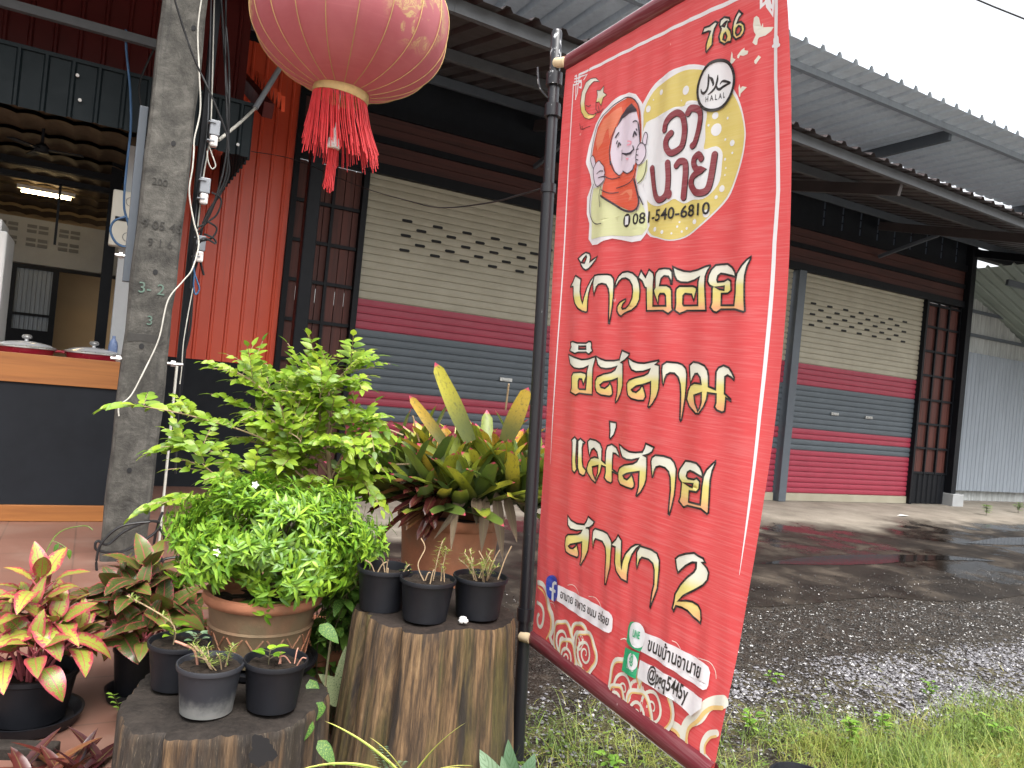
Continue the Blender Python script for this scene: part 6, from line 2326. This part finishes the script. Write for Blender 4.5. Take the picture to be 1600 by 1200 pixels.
mb = MB()
mb.tube([Vector((-.57, 2.6, 0)), P(540, 1100, 2.5)], .006, 6)
mb.build('stem', M['stem'], dc)
tb = thing('buried_terracotta_pot', 'brown terracotta pot half hidden behind the terracotta bush pot and the big stump', 'plant pot', Vector((-.66, 2.78, 0)))
mb = MB()
mb.lathe([(.15, .0), (.19, .28), (.215, .285), (.22, .33), (.20, .335), (.19, .30), (0, .29)], Vector((-.60, 2.86, 0)), 40)
mb.build('pot', M['terra'], tb, smooth=40)

# ================================================================== bromeliad
BP = Vector((-.215, 3.50, .012))
PH, PR = .70, .235
br = thing('bromeliad_planter', 'large terracotta planter of yellow green bromeliads standing on the concrete behind the big stump', 'potted plant', BP)
mb = MB()
rimw = lambda a, z: 1 + (.018 * math.sin(14 * a) if z > PH - .045 else 0)
mb.lathe([(.155, 0), (.165, .01), (PR - .012, PH - .05), (PR - .004, PH - .045), (PR + .006, PH - .02), (PR + .004, PH), (PR - .016, PH), (PR - .022, PH - .06)], BP, 84, wob=rimw)
mb.build('pot', M['terra'], br, smooth=40)
mb = MB()
mb.lathe([(PR - .02, PH - .06), (.0, PH - .05)], BP, 30)
mb.build('soil', M['soil'], br)
r4 = np.random.default_rng(21)
lb, lr, ld_ = LB(), LB(), LB()
TOPZ = BP.z + PH
def rosette(c, axis, n, L, Wd, out, rn, target=lb, b0=.25):
    axis = Vector(axis).normalized()
    t1 = axis.cross(Vector((0, 1, .1))).normalized()
    t2 = axis.cross(t1)
    for i in range(n):
        a = i * 2.39996 + r4.uniform(-.2, .2)
        k = (i + .5) / n
        sp = out * (.25 + .75 * k)
        d = axis * math.cos(sp) + (t1 * math.cos(a) + t2 * math.sin(a)) * math.sin(sp)
        target.leaves([tuple(Vector(c) + d * .02)], tuple(d), tuple(axis), L * r4.uniform(.75, 1.1) * (.75 + .35 * k), Wd * r4.uniform(.85, 1.15), b0 * r4.uniform(.3, 1.5) * (.4 + k), .38, 'strap', 9, [np.clip(rn + .02 + r4.normal(0, .24), 0, 1)])
cen = Vector((BP.x, BP.y, TOPZ))
for (px, py, Y, ax, n, L, rn) in ((690, 790, 3.42, (-.10, -.1, 1), 15, .46, .62), (745, 800, 3.40, (.02, -.25, 1), 16, .42, .55), (795, 790, 3.42, (.28, -.15, 1), 15, .46, .60), (715, 770, 3.6, (-.08, .1, 1), 13, .50, .68),
                                  (780, 770, 3.62, (.15, .1, 1), 13, .48, .70), (640, 780, 3.45, (-.55, -.05, .8), 14, .46, .18), (610, 770, 3.5, (-.8, -.1, .75), 12, .42, .12), (720, 800, 3.36, (-.15, -.45, 1), 12, .40, .40), (815, 800, 3.4, (.35, -.35, 1), 12, .44, .45), (755, 775, 3.5, (.05, 0, 1), 14, .50, .62), (670, 800, 3.38, (-.3, -.4, .9), 12, .40, .28), (835, 780, 3.5, (.5, .0, .85), 12, .42, .5), (665, 775, 3.55, (-.35, .05, .9), 12, .46, .3)):
    rosette(P(px, py, Y), ax, int(n * 1.35), L * .98, .074, 1.12, rn)
# the tall yellow blade and other marked ones
for a, b, w, rn in (((735, 690), (680, 566), .075, .86), ((790, 690), (825, 606), .08, .95), ((700, 700), (640, 618), .05, .97), ((760, 760), (652, 692), .062, .45), ((780, 770), (722, 706), .06, .72), ((770, 740), (785, 690), .066, .5), ((640, 745), (560, 693), .055, .2)):
    p0, p1 = P(*a, 3.36), P(*b, 3.30)
    lb.leaves([tuple(p0)], tuple(p1 - p0), (0, -1, .25), (p1 - p0).length, w, .12, .25, 'strap', 10, [rn])
lb.build('foliage', M['brom'], br)
for i in range(26):
    px, py = r4.uniform(575, 680), r4.uniform(760, 850)
    p0 = P(r4.uniform(660, 715), r4.uniform(758, 790), 3.34)
    p1 = P(px, py, 3.2)
    d = (p1 - p0)
    lr.leaves([tuple(p0)], tuple(d + Vector((0, 0, .12))), (0, -.3, 1), d.length * 1.05, .05, .75, .35, 'strap', 9)
lr.build('dark_foliage', M['bromred'], br)
for a, b, w in (((775, 765), (780, 870), .05), ((790, 770), (800, 850), .045), ((715, 770), (705, 860), .035), ((760, 775), (752, 862), .05), ((730, 778), (690, 850), .03), ((800, 775), (822, 812), .04), ((745, 775), (742, 830), .05)):
    p0, p1 = P(*a, 3.32), P(*b, 3.20)
    d = p1 - p0
    ld_.leaves([tuple(p0)], tuple(d + Vector((0, -.05, .08))), (0, -1, .2), d.length * 1.08, w, .5, .4, 'lance', 8, None, .1)
ld_.build('dry_leaf', M['deadleaf'], br)
mb = MB()
for a, b in (((640, 725), (572, 727)), ((630, 680), (580, 660)), ((655, 690), (645, 650)), ((790, 640), (795, 600))):
    mb.tube([P(*a, 3.35), P(*b, 3.3)], .004, 6)
mb.build('dry_stalk', M['twig'], br)
lb = LB()
for i in range(30):
    c = P(r4.uniform(640, 840), r4.uniform(600, 665), r4.uniform(3.3, 3.5))
    for q in range(4):
        lb.leaves([tuple(c)], tuple(rdir(1, .2, 1)[0]), (0, -1, 0), .016, .006, .2, .1, 'lance', 2)
M['pinktip'] = plain('pink_leaf_tip', (.55, .06, .16), .5, .1, 10, 0)

# ================================================================== pink leaved plants (two pots at the left)
def aglao(label, c, potr, poth, crown, mat, n, Lr, seed, spread, zc):
    t = thing('pink_leaf_plant', label, 'potted plant', c)
    r0 = np.random.default_rng(seed)
    C0 = Vector(c)
    mb = MB()
    mb.lathe([(potr * .78, .022), (potr * .82, .026), (potr * 1.0, poth - .02), (potr * 1.05, poth - .015), (potr * 1.05, poth), (potr * .97, poth), (potr * .92, poth - .04)], C0, 44)
    mb.build('pot', M['blackpot'], t, smooth=40)
    mb = MB()
    mb.lathe([(potr * .95, .001), (potr * 1.10, .006), (potr * 1.22, .04), (potr * 1.24, .046), (potr * 1.17, .045), (potr * 1.0, .016), (0, .014)], C0, 48)
    mb.build('saucer', M['blackpot'], t, smooth=40)
    mb = MB()
    mb.lathe([(potr * .93, poth - .04), (0, poth - .03)], C0, 24)
    mb.build('soil', M['soil'], t)
    lb, mb = LB(), MB()
    cc_ = Vector(crown)
    for c_ in range(n):
        a0 = c_ * 2.39996
        k0 = (c_ / max(1, n - 1)) ** .6
        tip = Vector((C0.x + math.cos(a0) * spread * k0, C0.y + math.sin(a0) * spread * k0 * .8, C0.z + poth + zc[1] - (zc[1] - zc[0]) * k0 + r0.normal(0, .015)))
        root = Vector((C0.x + math.cos(a0) * .03, C0.y + math.sin(a0) * .03, C0.z + poth - .04))
        mb.tube(smooth_path([root, root.lerp(tip, .5) + Vector((0, 0, .02)), tip], 5), .0055, 6)
        axis = Vector((math.cos(a0) * k0 * .7, math.sin(a0) * k0 * .7, 1)).normalized()
        t1 = axis.cross(Vector((.2, 1, .1))).normalized()
        t2 = axis.cross(t1)
        m = 9
        for i in range(m):
            k = (i + .5) / m
            a = i * 2.39996 + a0 + r0.uniform(-.3, .3)
            sp = .25 + 1.45 * k
            d = axis * math.cos(sp) + (t1 * math.cos(a) + t2 * math.sin(a)) * math.sin(sp)
            b0 = tip - axis * (.05 * k)
            pe = b0 + d * (.02 + .05 * k) + Vector((0, 0, .012))
            mb.tube([b0, pe], .0028, 5)
            L = r0.uniform(*Lr) * (.75 + .35 * k)
            lb.leaves([tuple(pe)], tuple(d + Vector((0, 0, .12))), tuple(axis * .6 + Vector((0, -.15, .4))), L, L * r0.uniform(.44, .54), r0.uniform(.3, .8) + .7 * k, r0.uniform(.05, .3), 'ovate', 9, [r0.random()], .06)
    lb.build('foliage', M[mat], t)
    mb.build('stem', M['petiole'], t)
    return t
M['petiole'] = plain('pink_petiole', (.42, .10, .12), .5, .25, 12, 0)
A0 = G(45, 1128, 0.022)
aglao('pale yellow and pink leaved plant in a wide black pot on a saucer', Vector((A0.x, A0.y, .022)), .135, .185, Vector((A0.x + .03, A0.y + .02, 0)), 'aglao', 13, (.11, .17), 3, .16, (.06, .25))
B0 = G(212, 1090, 0.022)
aglao('darker green pink edged plant in a black pot beside the concrete pole', Vector((B0.x, B0.y, .022)), .085, .20, Vector((B0.x, B0.y, 0)), 'aglao2', 12, (.13, .20), 14, .17, (.06, .25))

# little creeping weed on the tile and the dark red plant at the frame edge
cw_ = thing('creeping_weed', 'small creeping weed trailing off the saucer onto the tile', 'weed', G(190, 1105, .02))
lb, mb = LB(), MB()
path = smooth_path([P(180, 1085, 2.55), G(195, 1110, .03), G(225, 1105, .03), G(260, 1100, .03), G(300, 1098, .03)], 8)
mb.tube(path, .0018, 5)
for i, q in enumerate(path):
    if i % 2 == 0:
        for sg in (-1, 1):
            lb.leaves([tuple(q)], (sg * .4, -.5, .5), (0, 0, 1), .030, .026, .5, .15, 'ovate', 5)
lb.build('foliage', M['weed'], cw_)
mb.build('stem', M['stem'], cw_)
vn = thing('vine_shoot', 'pale curling vine shoot with small leaves rising behind the pink plants', 'vine', P(60, 900, 2.7))
lb, mb = LB(), MB()
mb.tube(smooth_path([P(60, 890, 2.7), P(83, 844, 2.75), P(100, 828, 2.8), P(125, 822, 2.85), P(138, 822, 2.85), P(146, 828, 2.85)], 8), .0022, 5)
mb.tube(smooth_path([P(83, 844, 2.75), P(100, 852, 2.75), P(112, 863, 2.75)], 5), .0016, 5)
for (px, py) in ((93, 849), (100, 854), (110, 858)):
    lb.leaves([tuple(P(px, py, 2.74))], (-.3 if px < 105 else .2, -.3, -.8), (0, -1, .3), .036, .017, .3, .15, 'ovate', 5)
lb.build('foliage', M['bush'], vn)
mb.build('stem', M['moss'], vn)
dk = thing('dark_red_plant', 'low plant of glossy dark red and pink streaked leaves in front of the tile edge', 'plant', G(170, 1215, 0))
r5 = np.random.default_rng(41)
lb = LB()
c0 = G(120, 1222, 0.02)
for i in range(46):
    a = r5.uniform(0, 6.28)
    el_ = r5.uniform(.15, 1.1)
    d = np.array([math.cos(a) * math.cos(el_), math.sin(a) * math.cos(el_), math.sin(el_)])
    b0 = np.array(c0) + np.array([r5.normal(0, .09), r5.normal(0, .05), 0.0])
    lb.leaves([b0], d, (0, 0, 1), r5.uniform(.12, .22), r5.uniform(.034, .05), r5.uniform(.2, .7), .3, 'lance', 7)
lb.build('foliage', M['darkpink'] if 'darkpink' in M else M['bromred'], dk)
pkb = MB()
q0, q1 = G(-40, 1188, .0), G(110, 1188, .0)
pkb.beam(q0 + Vector((0, 0, .035)), q1 + Vector((-.03, -.02, .035)), .06, .05)
o = pkb.build('weathered_plank', M['cut2'], None, origin=q0, bevel=.006)
tag(o, 'weathered wooden plank lying along the tile edge below the pale pink plant', 'plank')

# ================================================================== foreground plants
sp_ = thing('spider_plant', 'arching yellow and green striped spider plant at the foot of the big stump', 'plant', G(640, 1290, 0))
lb = LB()
SPB = P(640, 1225, 1.95)
for (b, mid, w) in (((600, 1150), None, .016), ((540, 1125), None, .016), ((700, 1125), None, .018), ((560, 1190), None, .014), ((740, 1190), None, .014), ((460, 1195), None, .015), ((720, 1180), None, .014), ((760, 1205), None, .014), ((520, 1215), None, .014), ((690, 1215), None, .014)):
    p1 = P(*b, 1.90 + random.uniform(-.08, .05))
    d = p1 - SPB
    L = d.length * 1.12
    steep = abs(d.z) / (abs(d.x) + .01)
    w *= 1.5
    lb.leaves([tuple(SPB)], tuple(d + Vector((0, 0, .35 * L * (1.2 if steep < .6 else .35)))), (0, 0, 1), L * 1.05, w, 1.1 if steep < .6 else .45, .35, 'blade', 12)
lb.build('foliage', M['spider'], sp_)
lb, mb = LB(), MB()
tw = thing('feather_weed', 'tiny feathery weed sprouting before the big stump', 'weed', P(615, 1225, 1.98))
for (a, b) in (((610, 1225), (585, 1170)), ((612, 1225), (630, 1188)), ((608, 1225), (600, 1165)), ((615, 1225), (605, 1190))):
    pts = smooth_path([P(*a, 1.98), P((a[0] + b[0]) / 2, (a[1] + b[1]) / 2 - 6, 1.97), P(*b, 1.95)], 6)
    mb.tube(pts, .001, 4)
    for i, q in enumerate(pts[3:]):
        for sg in (-1, 1):
            lb.leaves([tuple(q)], (sg, -.2, .3), (0, 0, 1), .014, .005, .2, .1, 'lance', 2)
lb.build('foliage', M['silver'], tw)
mb.build('stem', M['stem'], tw)
sv_ = thing('silver_leaf_plant', 'striped silver green leaved plant at the foot of the banner post', 'plant', G(800, 1260, 0))
lb = LB()
for (a, b, w, Y) in (((790, 1250), (752, 1175), .075, 2.25), ((800, 1240), (795, 1160), .06, 2.35), ((810, 1235), (835, 1180), .055, 2.3), ((795, 1250), (785, 1185), .04, 2.2), ((815, 1240), (845, 1205), .05, 2.25), ((770, 1250), (740, 1215), .05, 2.2)):
    p0, p1 = P(*a, Y), P(*b, Y - .02)
    lb.leaves([tuple(p0)], tuple(p1 - p0), (0, -1, .4), (p1 - p0).length, w, .35, .2, 'ovate', 8)
lb.build('foliage', M['silver'], sv_)
bk = thing('black_bucket', 'round black plastic pot rim at the lower frame edge in the grass', 'plant pot', G(1250, 1235, .12))
bc = G(1252, 1212, .16)
mb = MB()
mb.lathe([(.06, -.16), (.085, -.02), (.10, -.014), (.102, -.004), (.10, .0), (.093, .0), (.088, -.02), (.07, -.10), (0, -.1)], bc, 36)
mb.build('pot', M['blackpot'], bk, smooth=40)

# ================================================================== grass, weeds, gravel
r6 = np.random.default_rng(63)
def scatter(n, dens, s0=.2, s1=5.2, D0=.85, D1=3.9):
    ss, dd = r6.uniform(s0, s1, n * 5), r6.uniform(D0, D1, n * 5)
    xs, ys = E1.x * ss + NN.x * dd, E1.y * ss + NN.y * dd
    k = dens(xs, ys) > r6.random(n * 5)
    return np.stack([xs[k][:n], ys[k][:n]], 1)
def fD(x, y):
    return NN.x * x + NN.y * y
def grass_d(x, y):
    D = fD(x, y)
    cl = .5 + .5 * np.sin(x * 5.3 + 1.2 * np.sin(y * 4)) * np.sin(y * 4.6 + x)
    lim = 2.36 + .10 * np.sin(x * 6) - .08 * (x - 1) - .12 * np.clip(x - 1.6, 0, 3)
    cl2 = .5 + .5 * np.sin(x * 17 + 2 * np.sin(y * 13)) * np.sin(y * 15 + 2 * np.sin(x * 11))
    base = np.clip((lim - D) / .45, 0, 1) * (.06 + .94 * cl) * (.25 + .75 * cl2)
    left = np.where(x < .75, np.clip((2.75 - D) / .6, 0, 1) * .16 * (.2 + .8 * cl), 0)
    bare = np.where((x < .75) & (D < 2.3), .30, 1)
    bucket = ((x - bc.x) ** 2 + (y - bc.y) ** 2) > .13 ** 2
    return np.maximum(base * bare, left) * bucket
pts = scatter(34000, grass_d, .2, 4.6, .85, 2.75)
N = len(pts)
lb = LB()
az = r6.uniform(0, 6.28, N)
el_ = r6.uniform(.5, 1.5, N)
d = np.stack([np.cos(az) * np.cos(el_), np.sin(az) * np.cos(el_), np.sin(el_)], 1)
hh = r6.uniform(.05, .24, N) * (.6 + .8 * grass_d(pts[:, 0], pts[:, 1]))
lb.leaves(np.column_stack([pts, np.zeros(N)]), d, (0, 0, 1), hh, r6.uniform(.0016, .0038, N), r6.uniform(.2, 2.0, N), .3, 'blade', 4, np.clip(.5 * r6.beta(2, 2.2, N) + .5 * (.5 + .5 * np.sin(pts[:, 0] * 9 + 3 * np.sin(pts[:, 1] * 7))), 0, 1))
ks = r6.random(N) < .10
nb_ = int(ks.sum())
lb.leaves(np.column_stack([pts[ks], r6.uniform(.01, .09, nb_)]), rdir(nb_, -.1, .7), (0, -.3, 1), r6.uniform(.015, .035, nb_), r6.uniform(.006, .013, nb_), .5, .2, 'ovate', 3, r6.uniform(.0, .5, nb_))
g_o = lb.build('grass', M['grass'], None, kind='stuff')
# flat runners and dead straw
pts = scatter(2600, lambda x, y: np.clip(grass_d(x, y) * 2.5 + .05 * (fD(x, y) < 2.6), 0, .8), .2, 4.6, .85, 2.8)
N = len(pts)
lb = LB()
az = r6.uniform(0, 6.28, N)
d = np.stack([np.cos(az), np.sin(az), r6.uniform(.02, .35, N)], 1)
lb.leaves(np.column_stack([pts, np.full(N, .008)]), d, (0, 0, 1), r6.uniform(.05, .16, N), r6.uniform(.002, .004, N), r6.uniform(.1, .6, N), .2, 'blade', 4, np.clip(r6.beta(5, 1.6, N), 0, 1))
lb.build('dry_grass', M['grass'], None, kind='stuff')
def weed(label, px, py, base_py, hgt, seed, L=.045, n=14, grp='broad leaved weeds in the grass'):
    g0 = G(px, base_py, 0)
    t = thing('weed', label, 'weed', g0, grp)
    r0 = np.random.default_rng(seed)
    lb, mb = LB(), MB()
    for s in range(3):
        tip = g0 + Vector((r0.normal(0, .03), r0.normal(0, .03), hgt * r0.uniform(.7, 1)))
        q = smooth_path([g0, g0.lerp(tip, .5) + Vector((r0.normal(0, .01), 0, 0)), tip], 6)
        mb.tube(q, .0016, 5)
        for i in range(n):
            k = q[int(r0.uniform(.35, 1) * (len(q) - 1))]
            a = r0.uniform(0, 6.28)
            lb.leaves([tuple(k)], (math.cos(a), math.sin(a), .3), (0, 0, 1), L * r0.uniform(.7, 1.1), L * .45, .5, .2, 'lance', 5)
    lb.build('foliage', M['weed'], t)
    mb.build('stem', M['stem'], t)
weed('bright three leafed weed at the banner edge by the wet gravel', 1215, 1035, 1075, .09, 1, .035, 5)
weed('tallest bright weed standing against the wet gravel', 1450, 1050, 1095, .12, 2, .04, 6)
weed('bright green broad leaved weed under the banner foot', 950, 1178, 1215, .09, 3, .05, 6)
weed('leafy weed in the middle of the grass strip', 1380, 1120, 1150, .10, 4, .045, 6)
weed('small weed among the grass below the tallest weed', 1530, 1110, 1130, .07, 5, .04, 5)
weed('slender weed at the banner side of the grass strip', 1180, 1120, 1150, .13, 8, .045, 7)
weed('tall leafy weed near the black pot rim', 1330, 1150, 1178, .15, 9, .05, 7)
weed('pale weed at the far side of the grass strip', 1560, 1140, 1165, .10, 10, .045, 6)
weed('weed by the shed wall behind the last post', 1540, 790, 806, .22, 6, .10, 9)
weed('weed at the far end of the shed wall', 1590, 785, 802, .20, 7, .10, 9)

# crushed stone along the edge of the slab
def stones(name, n, dens, smin, smax, mat, zc=.0, rg=(.2, 5.2, .85, 3.9)):
    V, F, k = [], [], 0
    pts = scatter(n, dens, *rg)
    ico = np.array([(0, 0, 1), (.9, 0, .3), (.28, .85, .3), (-.72, .53, .3), (-.72, -.53, .3), (.28, -.85, .3), (0, 0, -.5)])
    fc = [(0, 1, 2), (0, 2, 3), (0, 3, 4), (0, 4, 5), (0, 5, 1), (6, 2, 1), (6, 3, 2), (6, 4, 3), (6, 5, 4), (6, 1, 5)]
    for (x, y) in pts:
        s = smin + (smax - smin) * r6.random() ** 2.2
        a = r6.uniform(0, 6.28)
        c, sn = math.cos(a), math.sin(a)
        q = ico * (s * r6.uniform(.7, 1.3, 3)) * np.array([1, 1, .6]) + r6.normal(0, s * .12, (7, 3))
        V.append(np.stack([x + q[:, 0] * c - q[:, 1] * sn, y + q[:, 0] * sn + q[:, 1] * c, zc + q[:, 2] + s * .12], 1))
        F += [tuple(i + k for i in f) for f in fc]
        k += 7
    me = bpy.data.meshes.new(name)
    me.from_pydata(np.concatenate(V).tolist(), [], F)
    link(name, me, mat, None, kind='stuff')
def stone_mat():
    t = NT('wet_crushed_stone')
    v = t.coord('Object')
    vo = t.new('ShaderNodeTexVoronoi')
    vo.inputs['Scale'].default_value = 50
    t.l.new(v, vo.inputs['Vector'])
    x = t.sep(vo.outputs['Color'])
    c = t.ramp(x[0], [(.2, (.018, .016, .014)), (.6, (.055, .050, .046)), (.85, (.12, .115, .11)), (.97, (.38, .37, .36))])
    return t.out(c, .22)
M['stone'] = stone_mat()
def gravel_d(x, y):
    D = fD(x, y)
    return np.clip((3.75 - D) / .3, 0, 1) * np.clip((D - 1.95) / .25, 0, 1) * (x > .35) * .9
stones('gravel', 15000, gravel_d, .0025, .011, M['stone'], 0, (.8, 6.5, 1.9, 3.8))
stones('pebbles', 900, lambda x, y: np.clip((2.9 - fD(x, y)) / .5, 0, 1) * (x < 1.0) * .8, .003, .010, M['stone'])
M['stonegrey'] = plain('sky_paled_wet_stone', (.20, .195, .21), .2, .75, 45, 0, c2=(.045, .042, .042))  # wet grey stone, its colour paled to carry the glitter of the sky
def band_d(x, y):
    D = fD(x, y)
    return np.clip((2.95 - .05 * x - D) / .3, 0, 1) * np.clip((D - 2.0) / .2, 0, 1) * np.clip((x - .6) / 1.2, .15, 1) * (.35 + .65 * (np.sin(x * 4 + 2 * np.sin(y * 3)) > -.4))
stones('wet_gravel', 9000, band_d, .004, .015, M['stonegrey'], 0, (.8, 5.8, 1.9, 3.1))
def litter_d(x, y):
    return np.clip(1 - abs(fD(x, y) - 3.9) / .5, 0, 1) * .5
stones('grit', 2600, litter_d, .002, .008, M['stone'], .012, (1.2, 8, 3.4, 4.4))
pp = MB()
c = G(1410, 806, .013)
pp.add([c + E1 * -.14 + Vector((0, 0, .004)), c + E1 * .02 - NN * .05 + Vector((0, 0, .012)), c + E1 * .15 + Vector((0, 0, .005)), c + E1 * .03 + NN * .06 + Vector((0, 0, .015))], [(0, 1, 2, 3)])
o = pp.build('paper_scrap', M['white'], None, origin=c)
tag(o, 'scrap of white paper lying on the dry concrete before the last shutter', 'paper')
